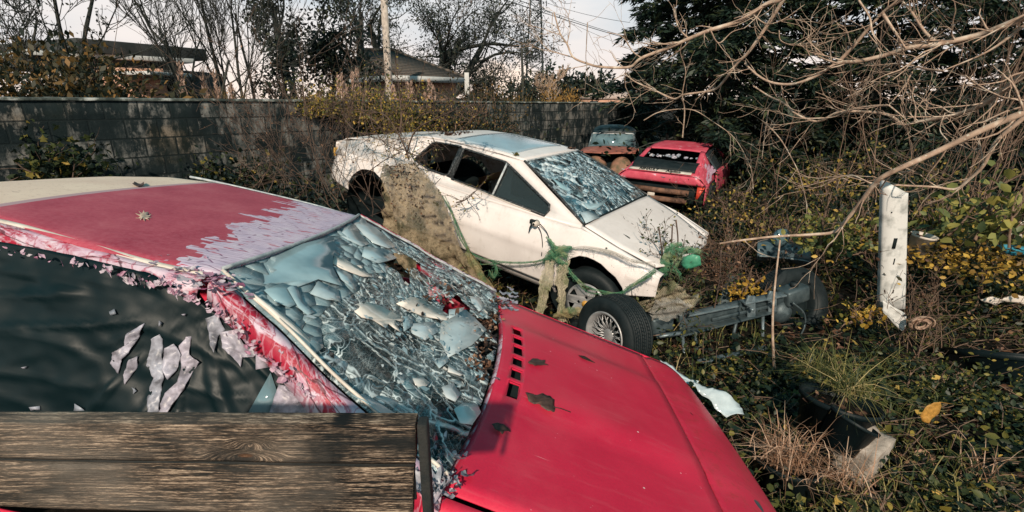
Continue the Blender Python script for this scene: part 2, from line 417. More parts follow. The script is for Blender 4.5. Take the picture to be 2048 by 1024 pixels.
def m_starred():
    m, nt, p = new_mat('starred_glass'); uv = uvs(nt)
    l1, c1 = polar_cracks(nt, uv, .56, .10, 1.5, 7.0, 2.2, .06); l2, c2 = polar_cracks(nt, uv, .56, .10, 1.5, 17.0, 7.0, .12); l3 = cracks(nt, uv, 60, 90, .10, 1, .2)
    n = noise(nt, 4, 6, .7, uv)
    k = math_(nt, 'ADD', math_(nt, 'MULTIPLY', c1, .35), math_(nt, 'ADD', math_(nt, 'MULTIPLY', c2, .3), math_(nt, 'MULTIPLY', n, .45)))
    base = ramp(nt, k, [(.38, (.004, .012, .018)), (.52, (.012, .045, .065)), (.61, (.05, .14, .19)), (.70, (.26, .37, .42)), (.80, (.52, .58, .60))])
    ln = math_(nt, 'MAXIMUM', l1, math_(nt, 'MULTIPLY', math_(nt, 'MAXIMUM', l2, math_(nt, 'MULTIPLY', l3, .7)), ramp(nt, noise(nt, 5, 4, .6, uv), [(.42, .1), (.6, .8)])))
    c = mix(nt, math_(nt, 'MULTIPLY', ln, .75), base, (.55, .66, .70))
    al = math_(nt, 'MAXIMUM', ramp(nt, k, [(.44, .35), (.54, 1.0)]), ln)
    setp(nt, p, base=c, rough=.08, spec=.6, alpha=al, normal=bump(nt, mix(nt, .5, c1, c2), .22, .006))
m_starred()
rnd_mat('frosted_glint_sheet', [(0, (.22, .38, .43)), (.3, (.34, .48, .53)), (.6, (.58, .64, .66)), (.8, (.84, .76, .68)), (1, (.92, .85, .76))], .12, trans=.08, var=.22, sc=9, spec=.9)  # cream end paints in sky reflection on tilted glass; bluish end is pale film
def m_white():
    m, nt, p = new_mat('white_paint'); tc = nn(nt, 'TexCoord').outputs['Object']
    c = ramp(nt, noise(nt, 2.5, 7, .6), [(.3, (.62, .57, .55)), (.7, (.76, .71, .69))])
    c = mix(nt, ramp(nt, noise(nt, 14, 8, .75), [(.55, 0.0), (.75, .35)]), c, (.35, .31, .26))
    st = nn(nt, 'Mapping', {0: tc, 'Scale': (6, 6, .8)}).outputs[0]
    c = mix(nt, ramp(nt, noise(nt, 4, 5, .6, st), [(.56, 0.0), (.75, .25)]), c, (.45, .40, .34))
    z = nn(nt, 'SeparateXYZ', {0: tc}).outputs
    rear = math_(nt, 'LESS_THAN', z[0], -.9)
    lich = ramp(nt, noise(nt, 16, 7, .7), [(.50, 0.0), (.60, .9)])
    c = mix(nt, math_(nt, 'MULTIPLY', lich, ramp(nt, math_(nt, 'ADD', z[0], 1.0), [(0.0, .0), (.01, .0)])), c, (.3, .2, .1))
    c = mix(nt, math_(nt, 'MULTIPLY', lich, math_(nt, 'MULTIPLY', rear, .55)), c, (.34, .22, .11))
    fr = math_(nt, 'GREATER_THAN', z[0], 1.25)
    ch = ramp(nt, noise(nt, 11, 4, .5, nn(nt, 'Mapping', {0: tc, 'Scale': (.6, 1.6, 1)}).outputs[0]), [(.66, 0.0), (.68, 1.0)])
    c = mix(nt, math_(nt, 'MULTIPLY', fr, ch), c, (.03, .035, .03))
    setp(nt, p, base=c, rough=.34, spec=.45, normal=bump(nt, noise(nt, 5, 3), .08, .01))
m_white()
simple('seal_black', (.012, .016, .018), (.12, .13, .14), 60, .6, stops=(.5, .72))
def m_tinted():
    m, nt, p = new_mat('tinted_glass'); setp(nt, p, base=(.05, .07, .075), rough=.06, spec=.8, alpha=.40)
m_tinted()
simple('sunroof_panel', (.26, .34, .40), (.34, .42, .47), 3, .12, spec=.8)
simple('galvanised', (.025, .042, .050), (.085, .115, .125), 14, .5, metal=.35, stops=(.3, .7), bs=.3)
simple('bright_steel', (.09, .13, .15), (.20, .25, .27), 14, .42, metal=.4)
simple('alloy', (.26, .27, .28), (.40, .40, .40), 12, .4, metal=.35)
simple('badge_gold', (.45, .24, .05), (.62, .36, .08), 30, .4)
simple('rust', (.13, .035, .018), (.30, .10, .055), 9, .7, bs=.4)
simple('rust_hood', (.20, .055, .035), (.36, .13, .09), 5, .5, bs=.3)
simple('moss_rust', (.07, .07, .035), (.30, .15, .10), 7, .8, bs=.4)
simple('old_dark_paint', (.006, .014, .018), (.025, .042, .048), 10, .5, spec=.3)
simple('blue_glass', (.05, .10, .12), (.14, .22, .25), 3, .08, spec=.8)
simple('netting_grey', (.30, .28, .24), (.42, .38, .32), 30, .8)
simple('white_panel', (.20, .21, .20), (.56, .56, .54), 9, .5, bs=.1, stops=(.30, .52), det=9)
simple('stone', (.22, .19, .16), (.42, .37, .32), 12, .9, bs=.6, bd=.01)
simple('pot_plastic', (.003, .008, .010), (.006, .013, .015), 8, .5, spec=.2)
simple('white_plastic', (.45, .40, .35), (.60, .54, .47), 12, .5)
simple('grey_blue_plastic', (.03, .06, .075), (.09, .13, .15), 8, .3)
simple('blue_tarp', (.02, .16, .24), (.04, .26, .36), 8, .4)
simple('bark_dark', (.016, .022, .020), (.05, .05, .042), 14, .9, bs=.5, bd=.01)
simple('bark_pole', (.30, .26, .23), (.50, .44, .38), 10, .9, bs=.5)
def m_bark_orange():
    m, nt, p = new_mat('bark_orange')
    c = ramp(nt, noise(nt, 9, 5, .6), [(.3, (.17, .115, .085)), (.52, (.38, .27, .20)), (.7, (.58, .50, .41))])
    c = mix(nt, ramp(nt, noise(nt, 45, 4, .6), [(.60, 0.0), (.66, .7)]), c, (.56, .54, .44))
    setp(nt, p, base=c, rough=.8, spec=.2, normal=bump(nt, noise(nt, 90, 3), .4, .003))
m_bark_orange()
simple('twig_dark', (.045, .03, .025), (.13, .085, .06), 20, .9)
simple('twig_dead', (.09, .055, .038), (.20, .13, .09), 20, .9)
rnd_mat('conifer_needles', [(0, (.004, .013, .012)), (.5, (.010, .024, .017)), (.85, (.025, .042, .020)), (1, (.06, .07, .025))], .55, trans=.15, var=0)
rnd_mat('evergreen_leaves', [(0, (.006, .014, .014)), (.6, (.014, .026, .020)), (1, (.05, .055, .025))], .6, trans=.15, var=0)
rnd_mat('hedge_leaves', [(0, (.012, .022, .016)), (.45, (.035, .038, .018)), (.8, (.11, .07, .022)), (1, (.28, .15, .045))], .6, trans=.3, var=0)
rnd_mat('yellow_leaves', [(0, (.04, .05, .018)), (.35, (.13, .13, .03)), (.7, (.34, .25, .045)), (1, (.60, .38, .09))], .55, trans=.35, var=0)
rnd_mat('yellow_bright', [(0, (.22, .12, .02)), (.5, (.46, .28, .04)), (1, (.62, .42, .08))], .55, trans=.3, var=0)
rnd_mat('gold_mix', [(0, (.03, .03, .012)), (.35, (.12, .07, .02)), (.65, (.36, .21, .035)), (1, (.58, .38, .07))], .55, trans=.3, var=0)
rnd_mat('gorse_bush', [(0, (.14, .085, .03)), (.5, (.36, .20, .05)), (1, (.52, .30, .08))], .7, trans=.3, var=0)
rnd_mat('ivy_leaves', [(0, (.005, .013, .012)), (.55, (.014, .025, .014)), (.86, (.05, .065, .020)), (.95, (.18, .15, .035)), (1, (.45, .30, .08))], .5, trans=.2, var=0, spec=.25)
rnd_mat('weed_leaves', [(0, (.010, .022, .014)), (.5, (.028, .045, .018)), (.85, (.09, .10, .025)), (1, (.26, .22, .05))], .5, trans=.3, var=0)
rnd_mat('dead_leaves', [(0, (.012, .010, .009)), (.5, (.045, .024, .016)), (.82, (.14, .065, .036)), (1, (.36, .21, .13))], .6, trans=.15, var=.2)
rnd_mat('grass_blades', [(0, (.03, .05, .016)), (.5, (.10, .11, .030)), (.8, (.26, .22, .07)), (1, (.52, .40, .20))], .55, trans=.3, var=0)
rnd_mat('dry_blades', [(0, (.16, .08, .04)), (.5, (.36, .20, .12)), (1, (.60, .42, .30))], .6, trans=.25, var=0)
rnd_mat('pampas_plume', [(0, (.40, .26, .20)), (1, (.62, .45, .36))], .9, trans=.3, var=0)
rnd_mat('reed_blades', [(0, (.12, .11, .035)), (.5, (.30, .20, .07)), (1, (.48, .32, .14))], .7, trans=.3, var=0)
rnd_mat('leather_leaf', [(0, (.30, .14, .03)), (1, (.62, .34, .08))], .5, trans=.35, var=.3, sc=60)
rnd_mat('oak_leaf_tan', [(0, (.42, .30, .22)), (1, (.60, .46, .36))], .6, var=.4, sc=50)
rnd_mat('leaf_black', [(0, (.025, .014, .012)), (1, (.075, .04, .03))], .55, var=.5, sc=50)


def net_mat(name, c1, c2, cells, a_lo=.0, open_=.5, mossy=None):
    m, nt, p = new_mat(name); uv = uvs(nt)
    c = ramp(nt, noise(nt, 11, 9, .8, uv), [(.36, c1), (.62, c2)])
    if mossy: c = mix(nt, ramp(nt, noise(nt, 4, 5, .6, uv), [(.50, 0.0), (.62, .85)]), c, mossy)
    mp = nn(nt, 'Mapping', {0: uv, 'Scale': (cells, cells, cells)}).outputs[0]
    br = nn(nt, 'TexBrick', {'Vector': mp, 'Scale': 1.0, 'Mortar Size': .09, 'Mortar Smooth': .3, 'Brick Width': .5, 'Row Height': .5}, offset=0.0, squash=1.0)
    thread = br.outputs['Fac']
    al = math_(nt, 'MAXIMUM', thread, math_(nt, 'SUBTRACT', 1.0, open_))
    holes = ramp(nt, noise(nt, 3.2, 5, .7, uv), [(.30, a_lo), (.36, 1.0)])
    rnd = noise(nt, 60, 2, .5, uv); al = math_(nt, 'MULTIPLY', al, ramp(nt, rnd, [(.25, .55), (.5, 1.0)]))
    setp(nt, p, base=c, rough=.85, spec=.15, alpha=math_(nt, 'MULTIPLY', al, holes), normal=bump(nt, noise(nt, 40, 4, .6, uv), .5, .006))
    return m
net_mat('burlap_net', (.07, .055, .032), (.40, .31, .20), 70, .0, .50, (.045, .05, .028))
net_mat('olive_net', (.17, .15, .07), (.34, .27, .15), 45, 1.0, .62, (.06, .12, .05))
net_mat('beige_net', (.30, .27, .18), (.52, .46, .34), 42, 1.0, .55, (.16, .18, .09))
net_mat('grey_net', (.30, .30, .27), (.44, .42, .38), 55, 1.0, .72)
net_mat('green_net', (.015, .075, .04), (.09, .23, .13), 60, .0, .45, (.20, .24, .13))


def m_wood():
    m, nt, p = new_mat('weathered_wood'); tc = nn(nt, 'TexCoord').outputs['Object']
    # flow of the grain bends round two knots
    def knot(cx, cz, s):
        d = nn(nt, 'VectorMath', {0: tc, 1: (cx, 0, cz)}, operation='SUBTRACT').outputs[0]
        d = nn(nt, 'VectorMath', {0: d, 1: (.55, .0, 1.7)}, operation='MULTIPLY').outputs[0]
        l = nn(nt, 'VectorMath', {0: d}, operation='LENGTH').outputs['Value']
        return ramp(nt, l, [(0.0, 1.0), (s, 0.0)])
    k1 = knot(.048, .149, .032); k2 = knot(.058, .168, .018)
    bend = math_(nt, 'MULTIPLY', math_(nt, 'ADD', k1, k2), .028)
    sx = nn(nt, 'SeparateXYZ', {0: tc}).outputs
    zz = math_(nt, 'SUBTRACT', sx[2], bend)
    zz = math_(nt, 'ADD', zz, math_(nt, 'MULTIPLY', noise(nt, 5, 3, .5), .012))
    v = nn(nt, 'CombineXYZ', {0: math_(nt, 'MULTIPLY', sx[0], .035), 1: math_(nt, 'MULTIPLY', sx[1], .6), 2: zz}).outputs[0]
    fine = nn(nt, 'TexNoise', {'Vector': v, 'Scale': 330.0, 'Detail': 6, 'Roughness': .70}).outputs[0]
    v2 = nn(nt, 'CombineXYZ', {0: math_(nt, 'MULTIPLY', sx[0], .12), 1: sx[1], 2: zz}).outputs[0]
    grain = nn(nt, 'TexNoise', {'Vector': v2, 'Scale': 800.0, 'Detail': 4, 'Roughness': .7}).outputs[0]
    mixg = math_(nt, 'ADD', math_(nt, 'MULTIPLY', fine, .62), math_(nt, 'MULTIPLY', grain, .38))
    v3 = nn(nt, 'CombineXYZ', {0: math_(nt, 'MULTIPLY', sx[0], 5.0), 1: math_(nt, 'MULTIPLY', zz, 150.0), 2: 0.0}).outputs[0]
    sv = nn(nt, 'TexVoronoi', {'Vector': v3, 'Scale': 1.0}, feature='DISTANCE_TO_EDGE', voronoi_dimensions='2D').outputs['Distance']
    split = math_(nt, 'MULTIPLY', ramp(nt, sv, [(.02, 1.0), (.09, 0.0)]), ramp(nt, noise(nt, 14, 4, .6, nn(nt, 'Mapping', {0: tc, 'Scale': (.5, 1, 2)}).outputs[0]), [(.46, 0.0), (.58, 1.0)]))
    mixg = math_(nt, 'SUBTRACT', mixg, math_(nt, 'MULTIPLY', split, .13))
    c = ramp(nt, mixg, [(.42, (.006, .008, .009)), (.475, (.035, .026, .020)), (.525, (.17, .12, .085)), (.585, (.50, .38, .28))])
    big = noise(nt, 7, 6, .6, nn(nt, 'Mapping', {0: tc, 'Scale': (.6, 1, 2.2)}).outputs[0])
    c = mix(nt, ramp(nt, big, [(.48, 0.0), (.62, .92)]), c, (.012, .015, .016))
    c = mix(nt, ramp(nt, noise(nt, 3, 4, .6, nn(nt, 'Mapping', {0: tc, 'Location': (3, 0, 0)}).outputs[0]), [(.5, 0.0), (.7, .6)]), c, mix(nt, .7, c, (.34, .29, .24)))
    kk = math_(nt, 'MULTIPLY', ramp(nt, k1, [(.80, 0.0), (.9, 1.0)]), .55); c = mix(nt, kk, c, (.16, .07, .03))
    setp(nt, p, base=c, rough=.8, spec=.2, normal=bump(nt, mixg, .9, .006))
m_wood()


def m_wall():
    m, nt, p = new_mat('shade_toned_blocks'); uv = uvs(nt)
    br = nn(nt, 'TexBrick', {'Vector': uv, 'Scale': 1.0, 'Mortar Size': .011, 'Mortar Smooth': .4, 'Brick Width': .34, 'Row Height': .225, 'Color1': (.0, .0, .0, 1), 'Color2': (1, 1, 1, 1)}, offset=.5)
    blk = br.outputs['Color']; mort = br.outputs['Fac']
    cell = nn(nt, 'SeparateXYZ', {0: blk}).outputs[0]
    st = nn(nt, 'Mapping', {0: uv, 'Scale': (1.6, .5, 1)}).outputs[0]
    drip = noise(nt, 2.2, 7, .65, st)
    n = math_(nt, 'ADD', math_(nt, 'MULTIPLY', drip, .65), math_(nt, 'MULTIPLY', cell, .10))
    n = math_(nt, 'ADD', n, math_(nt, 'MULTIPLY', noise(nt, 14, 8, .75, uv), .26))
    c = ramp(nt, n, [(.40, (.007, .013, .015)), (.50, (.014, .022, .024)), (.58, (.05, .058, .058)), (.72, (.15, .145, .13))])  # dark base and lighter patches paint in shade and dapples, with moss stains mixed in
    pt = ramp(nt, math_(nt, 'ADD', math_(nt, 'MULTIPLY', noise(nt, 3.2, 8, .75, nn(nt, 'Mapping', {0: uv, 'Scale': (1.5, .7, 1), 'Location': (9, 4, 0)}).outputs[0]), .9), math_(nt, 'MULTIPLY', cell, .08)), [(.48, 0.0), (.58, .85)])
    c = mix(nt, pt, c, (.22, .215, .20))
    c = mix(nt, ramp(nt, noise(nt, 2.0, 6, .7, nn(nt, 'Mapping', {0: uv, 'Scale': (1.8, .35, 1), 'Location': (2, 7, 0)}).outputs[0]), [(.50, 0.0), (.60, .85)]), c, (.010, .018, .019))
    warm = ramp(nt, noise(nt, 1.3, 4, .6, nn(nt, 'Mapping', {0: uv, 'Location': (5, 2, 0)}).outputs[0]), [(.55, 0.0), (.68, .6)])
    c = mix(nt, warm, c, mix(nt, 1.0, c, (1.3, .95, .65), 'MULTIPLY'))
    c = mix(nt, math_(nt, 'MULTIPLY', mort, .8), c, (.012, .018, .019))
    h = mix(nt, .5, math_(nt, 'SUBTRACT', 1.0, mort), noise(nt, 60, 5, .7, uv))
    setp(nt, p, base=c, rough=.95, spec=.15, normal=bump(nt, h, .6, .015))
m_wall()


def m_ground():
    m, nt, p = new_mat('forest_soil')
    c = ramp(nt, noise(nt, 9, 10, .75), [(.35, (.005, .008, .008)), (.55, (.020, .016, .012)), (.75, (.055, .035, .022))])
    setp(nt, p, base=c, rough=.95, spec=.1, normal=bump(nt, noise(nt, 30, 8, .8), 1.0, .04))
m_ground()
def m_tiles():
    m, nt, p = new_mat('roof_tiles'); uv = uvs(nt)
    w = nn(nt, 'TexWave', {'Vector': uv, 'Scale': 1.1, 'Distortion': .6, 'Detail': 2}, wave_type='BANDS', bands_direction='Y').outputs['Fac']
    w2 = nn(nt, 'TexWave', {'Vector': uv, 'Scale': 1.6, 'Distortion': .3}, wave_type='BANDS', bands_direction='X').outputs['Fac']
    n = noise(nt, 3, 6, .7)
    c = ramp(nt, math_(nt, 'ADD', math_(nt, 'MULTIPLY', w, .4), math_(nt, 'MULTIPLY', n, .6)), [(.3, (.03, .032, .03)), (.7, (.12, .10, .085))])
    setp(nt, p, base=c, rough=.9, spec=.2, normal=bump(nt, mix(nt, .4, w, w2), .7, .05))
m_tiles()
simple('roof_pale', (.30, .24, .21), (.46, .38, .34), 3, .9)
simple('fascia', (.40, .42, .42), (.55, .55, .53), 2, .6)
simple('dark_wood', (.006, .010, .011), (.022, .022, .020), 40, .9, bs=.5)
simple('rust_pale', (.16, .08, .05), (.42, .30, .22), 25, .7, bs=.4)
rnd_mat('big_leaves', [(0, (.06, .09, .04)), (.5, (.18, .20, .06)), (1, (.40, .34, .09))], .5, trans=.3, var=0)
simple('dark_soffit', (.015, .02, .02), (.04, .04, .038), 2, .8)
simple('pink_stucco', (.38, .20, .14), (.50, .30, .21), 2, .9)
simple('steel_lattice', (.02, .03, .032), (.04, .05, .052), 2, .6)
simple('pane_dark', (.02, .03, .035), (.04, .05, .055), 2, .15)
M = MATS


def place(o):                                               # put the origin of a one-mesh thing at its base
    me = o.data; n = len(me.vertices); a = np.empty(n * 3); me.vertices.foreach_get('co', a); a = a.reshape(-1, 3)
    c = np.array([(a[:, 0].min() + a[:, 0].max()) / 2, (a[:, 1].min() + a[:, 1].max()) / 2, a[:, 2].min()])
    me.vertices.foreach_set('co', (a - c).ravel()); me.update(); o.location = Vector(c); return o


from mathutils import noise as mnoise
def nz(p, s=1.0, o=0.0): return mnoise.noise(Vector((p[0] * s + o, p[1] * s - o, (p[2] if len(p) > 2 else 0) * s + .37)))


from mathutils.bvhtree import BVHTree
def seat(obj, frame, fallback, lift):                     # rests sheet points on a built surface (in its car's axes)
    me = obj.data; bv = BVHTree.FromPolygons([v.co.copy() for v in me.vertices], [tuple(p.vertices) for p in me.polygons])
    O = frame.R.T @ (np.array([0, 0, CAM_H]) - frame.t)
    def f(u, v):
        D = frame.R.T @ dirn(u, v); D = D / np.linalg.norm(D); h = bv.ray_cast(Vector(O), Vector(D))
        return np.array(h[0]) - D * lift if h[0] is not None else fallback(u, v)
    return f


def rough_poly(mb, poly, fn, nrm, amp, freq=.03, k=2, r=.5, tilt=None):   # a crumpled sheet with a given outline (photo px mapped by fn)
    tris = [tuple(t) for t in tessellate_polygon([[Vector((p[0], p[1], 0)) for p in poly]])]
    P = [np.array(p[:2], float) for p in poly]; T = tris
    for _ in range(k):
        cache = {}; N = []
        def mid(a, b):
            key = (min(a, b), max(a, b))
            if key not in cache: cache[key] = len(P); P.append((P[a] + P[b]) / 2)
            return cache[key]
        for a, b, c in T:
            x, y, z = mid(a, b), mid(b, c), mid(c, a); N += [(a, x, z), (x, b, y), (z, y, c), (x, y, z)]
        T = N
    o = random.uniform(0, 50); n = np.array(nrm, float); n /= np.linalg.norm(n); c0 = np.mean(P, axis=0); tl = tilt if tilt is not None else (0, 0)
    V = [fn(*p) + n * (amp * nz((p[0], p[1]), freq, o) + amp * .5 * nz((p[0], p[1]), freq * 2.7, o) + (p - c0) @ np.array(tl)) for p in P]
    mb.add(V, T, r, [fn(*p)[:2] for p in P])


def flake(mb, c, a, b, n, curl=.3, r=None, jag=.3):         # one torn, curling scrap of film
    K = 4; s = np.linspace(-1, 1, K + 1); G = np.zeros((K + 1, K + 1, 3)); o = random.uniform(0, 99)
    la = np.linalg.norm(a)
    for i in range(K + 1):
        for j in range(K + 1):
            x, y = s[i], s[j]; e = 1 + jag * nz((x * 1.3, y * 1.3), 1, o) * (2 if max(abs(x), abs(y)) == 1 else .5)
            q = .78 if abs(x) == 1 and abs(y) == 1 else 1
            G[i, j] = c + a * x * e * q + b * y * e * q + n * la * (curl * (x * x + .3 * y) + .35 * nz((x, y), 1.1, o + 7))
    mb.grid(G, random.random() if r is None else r)


def rot_about(v, k, t):
    k = k / np.linalg.norm(k); return v * math.cos(t) + np.cross(k, v) * math.sin(t) + k * (k @ v) * (1 - math.cos(t))


# ------------------------------------------------------------------ ground
def make_ground():
    xs = np.concatenate([np.linspace(-200, -12, 24), np.linspace(-11.5, 14, 130), np.linspace(15, 200, 24)])
    ys = np.concatenate([np.linspace(-12, -.5, 14), np.linspace(-.3, 20, 110), np.linspace(21, 60, 24), np.linspace(65, 900, 28)])
    X, Y = np.meshgrid(xs, ys, indexing='ij'); Z = gz(X, Y) + .035 * np.array([[nz((a, b), 2.2) for b in ys] for a in xs])
    G = np.stack([X, Y, Z], -1); mb = MB().grid(G, 0, uv=G[..., :2])
    tag(mb.build('ground', M['forest_soil'], smooth=True), kind='structure')
make_ground()

# ------------------------------------------------------------------ the front red car
RED = Frame([-1.246, 1.911, -1.629, -.062, -.192, -.089])
def hood_z(x): return .795 - .19 * (x - .978)
HP = ((.19, 0, 1), .19 * .978 + .795); RP = ((0, 0, 1), 1.14); WP = ((.4226, 0, 1), 1.2203)
def red_car():
    C = empty('sports_car', label='red wedge sports car with shattered windscreen and peeling roof film, nearest to the camera', cat='car', frame=RED)
    # --- roof: x from the tail to the windscreen, y across
    xs = np.concatenate([np.linspace(-1.9, -.72, 14), np.linspace(-.70, .19, 26)]); vv = np.linspace(-1, 1, 30)
    def half(x, v=1): return np.interp(x, [-1.9, -1.0, -.65, -.3, .19], [.66, .73, .735, .69, .60]) if v > 0 else np.interp(x, [-1.9, -1.0, -.53, -.23, .0, .19], [.40, .48, .535, .60, .625, .62])
    G = np.array([[(x + .05 * (1 - v * v) * np.interp(x, [-.7, .19], [0, 1]), half(x, v) * v,
                    np.interp(x, [-1.9, -1.2, -.9, -.6, .19], [.88, 1.06, 1.115, 1.138, 1.14]) + .012 * (1 - v * v) - .02 * max(0, abs(v) - .9) * 10 * .3) for v in vv] for x in xs])
    b = MB().grid(G, .5, uv=G[..., :2]); b.build('roof', M['faded_red_roof'], C, smooth=True, solid=.012)
    # cream strip and cracked gutter along the near side of the roof
    def edge_strip(px, dz0, dz1, name, mat, w=1):
        P = [RED.hit(u, v, *RP) for u, v in px]; Q = smooth_path(P, 6)
        G = np.array([[p + np.array([0, -o * w, -d]) for o, d in ((0, dz0), (.5, (dz0 + dz1) / 2 - .004), (1, dz1))] for p in Q])
        L = np.concatenate([[0], np.cumsum(np.linalg.norm(np.diff(Q, axis=0), axis=1))])
        uv = np.array([[(l, k * .05) for k in range(3)] for l in L])
        MB().grid(G, .5, uv).build(name, mat, C, smooth=True, solid=.006)
    near = [(-400, 395), (-150, 425), (0, 447), (150, 487), (300, 530), (410, 553)]
    P = smooth_path([RED.hit(u, v, *RP) for u, v in near], 6)
    G = np.array([[p + np.array([0, o, d]) for o, d in ((.030, .005), (.015, .008), (0, .004))] for p in P]); MB().grid(G, .5).build('roof_strip', M['cream_trim'], C, smooth=True, solid=.004)
    L = np.concatenate([[0], np.cumsum(np.linalg.norm(np.diff(P, axis=0), axis=1))])
    G = np.array([[p + np.array([0, o, d]) for o, d in ((.002, .003), (-.018, -.006), (-.030, -.030), (-.040, -.055))] for p in P])
    MB().grid(G, .5, uv=np.array([[(l, k * .03) for k in range(4)] for l in L])).build('roof_gutter', M['peeling_red'], C, smooth=True, solid=.005)
    # far roof edge trim
    P = smooth_path([RED.hit(u, v, *RP) + np.array([0, 0, .004]) for u, v in [(380, 355), (430, 365), (560, 395), (640, 415), (712, 437)]], 5)
    MB().tube(P, .007, 6).build('roof_trim', M['grey_trim'], C, smooth=True)
    # --- windscreen surface
    def W(u, v, lift=0):
        top = np.array([.19 + .05 * (1 - v * v), .60 * v, 1.145 + .010 * (1 - v * v)])
        xb = .972 + .070 * (1 - v * v); bot = np.array([xb, .85 * v, hood_z(xb) + .012])
        sag = -.085 * math.exp(-((u - .62) / .24) ** 2 - ((v + .05) / .55) ** 2) + .018 * math.sin(math.pi * u) * (1 - v * v) + .012 * nz((u * 5, v * 5)) * math.sin(math.pi * u)
        return top * (1 - u) + bot * u + np.array([.39, 0, .92]) * (sag + lift)
    g = MB(); sites = []
    while len(sites) < 520:
        u, v = random.random(), random.uniform(-1, 1)
        dens = .22 + .95 * math.exp(-((u - .60) / .26) ** 2 - ((v + .1) / .55) ** 2) + .5 * math.exp(-((u - .3) / .15) ** 2 - ((v - .55) / .22) ** 2)
        if random.random() < dens: sites.append((u, v * .5))
    for cell, st in zip(voronoi(sites, (0, -.5, 1, .5)), sites):
        if len(cell) < 3: continue
        u0, v0 = st[0], st[1] * 2
        hole = math.exp(-((u0 - .36) / .13) ** 2 - ((v0 - .42) / .30) ** 2) + .9 * math.exp(-((u0 - .72) / .12) ** 2 - ((v0 - .35) / .18) ** 2) + math.exp(-((u0 - .97) / .10) ** 2 - ((v0 - .25) / .7) ** 2) * .8
        if hole + .35 * random.random() > .80: continue
        c = np.mean(cell, axis=0); upper = u0 < .33 - .06 * v0 + .10 * nz((v0 * 3, 1), 1, 2)
        sh = .99; tu, tv = random.gauss(0, .028 if upper else .018), random.gauss(0, .028 if upper else .018)
        P = [];
        for q in cell:
            q = c + (np.array(q) - c) * sh; du, dv = (q[0] - c[0]) * .9, (q[1] - c[1]) * 1.5
            P.append(W(q[0], q[1] * 2, du * tu * 1.2 + dv * tv))
        cc = W(c[0], c[1] * 2); P.append(cc); n = len(cell)
        r = random.uniform(.62, .70) if upper else min(.48, max(0, .14 + .7 * nz((u0 * 3.5, v0 * 2.5), 1, 4) + random.gauss(0, .03)))
        g.add(P, [(i, (i + 1) % n, n) for i in range(n)], r, uv=[(p[0], p[1]) for p in P])
    ws = g.build('windscreen', M['crazed_glass'], C, solid=.004)
    z2 = lambda L: [(400 + x / 2.133, 400 + y / 2.133) for x, y in L]
    SH = [(.95, .012, [(600, 400), (710, 430), (770, 450), (870, 510), (860, 525), (830, 515), (845, 570), (800, 530), (790, 550), (740, 515), (690, 500), (640, 450)]),
          (.93, .012, [(575, 235), (620, 255), (735, 335), (690, 330), (600, 290), (565, 270)]),
          (.92, .012, [(835, 445), (900, 410), (960, 425), (1065, 490), (1050, 515), (950, 500), (900, 480)]),
          (.9, .010, [(215, 415), (330, 480), (440, 560), (550, 650), (545, 665), (450, 610), (340, 520), (240, 450)]),
          (.25, .008, [(110, 350), (250, 265), (400, 200), (560, 165), (575, 215), (560, 250), (560, 300), (600, 380), (500, 345), (420, 370), (350, 350), (270, 385), (180, 400)]),
          (.50, .012, [(655, 95), (700, 90), (760, 130), (830, 205), (800, 210), (740, 185), (700, 150)]),
          (.50, .010, [(1030, 520), (1130, 470), (1220, 560), (1160, 620), (1060, 670), (1025, 600)]),
          (.66, .030, [(1085, 890), (1120, 865), (1180, 875), (1195, 910), (1160, 960), (1110, 950)]),
          (.30, .016, [(385, 370), (410, 372), (430, 430), (490, 480), (460, 490), (420, 460), (370, 380)]),
          (.5, .014, [(1150, 410), (1190, 420), (1215, 460), (1190, 475), (1160, 440)]),
          (.32, .014, [(570, 290), (640, 320), (670, 365), (650, 385), (600, 340)]),
          (.3, .020, [(650, 830), (700, 825), (750, 860), (800, 900), (860, 935), (720, 930)]),
          (.7, .02, [(1060, 700), (1130, 740), (1110, 750), (1055, 735)]), (.7, .03, [(905, 765), (950, 760), (980, 780), (960, 800), (920, 790)]),
          (.42, .012, [(620, 110), (655, 105), (700, 170), (720, 190), (690, 200), (600, 150)]),
          (.35, .010, [(700, 200), (790, 210), (840, 250), (760, 270), (690, 240)]), (.2, .008, [(270, 390), (350, 355), (430, 375), (440, 430), (380, 460), (320, 440)]),
          (.4, .008, [(500, 350), (590, 385), (600, 430), (540, 425), (470, 400)]), (.5, .012, [(900, 530), (1000, 520), (1020, 560), (960, 600), (900, 570)]),
          (.3, .01, [(860, 500), (900, 500), (905, 540), (870, 560)]), (.45, .012, [(1060, 470), (1130, 455), (1120, 480), (1060, 510)]),
          (.6, .03, [(1030, 800), (1080, 780), (1110, 830), (1090, 860), (1050, 840)]), (.4, .02, [(1000, 690), (1050, 660), (1060, 690), (1020, 720)])]
    def fn(lift):
        def f_(u, v):
            p = RED.hit(u, v, *WP); b = 0
            for _ in range(5):
                a = (p[0] - (.19 + .05 * (1 - b * b))) / ((.972 + .070 * (1 - b * b)) - (.19 + .05 * (1 - b * b))); b = p[1] / (.60 + .25 * a); b = max(-1, min(1, b))
            return W(max(0, min(1.05, a)), b, lift * .6 + .006)
        return f_
    tg = [[Vector(W(a, b)) for b in np.linspace(-1, 1, 25)] for a in np.linspace(-.03, 1.05, 25)]
    bvw = BVHTree.FromPolygons([p for r_ in tg for p in r_], [(i * 25 + j, i * 25 + j + 1, (i + 1) * 25 + j + 1, (i + 1) * 25 + j) for i in range(24) for j in range(24)])
    Oc = RED.R.T @ (np.array([0, 0, CAM_H]) - RED.t)
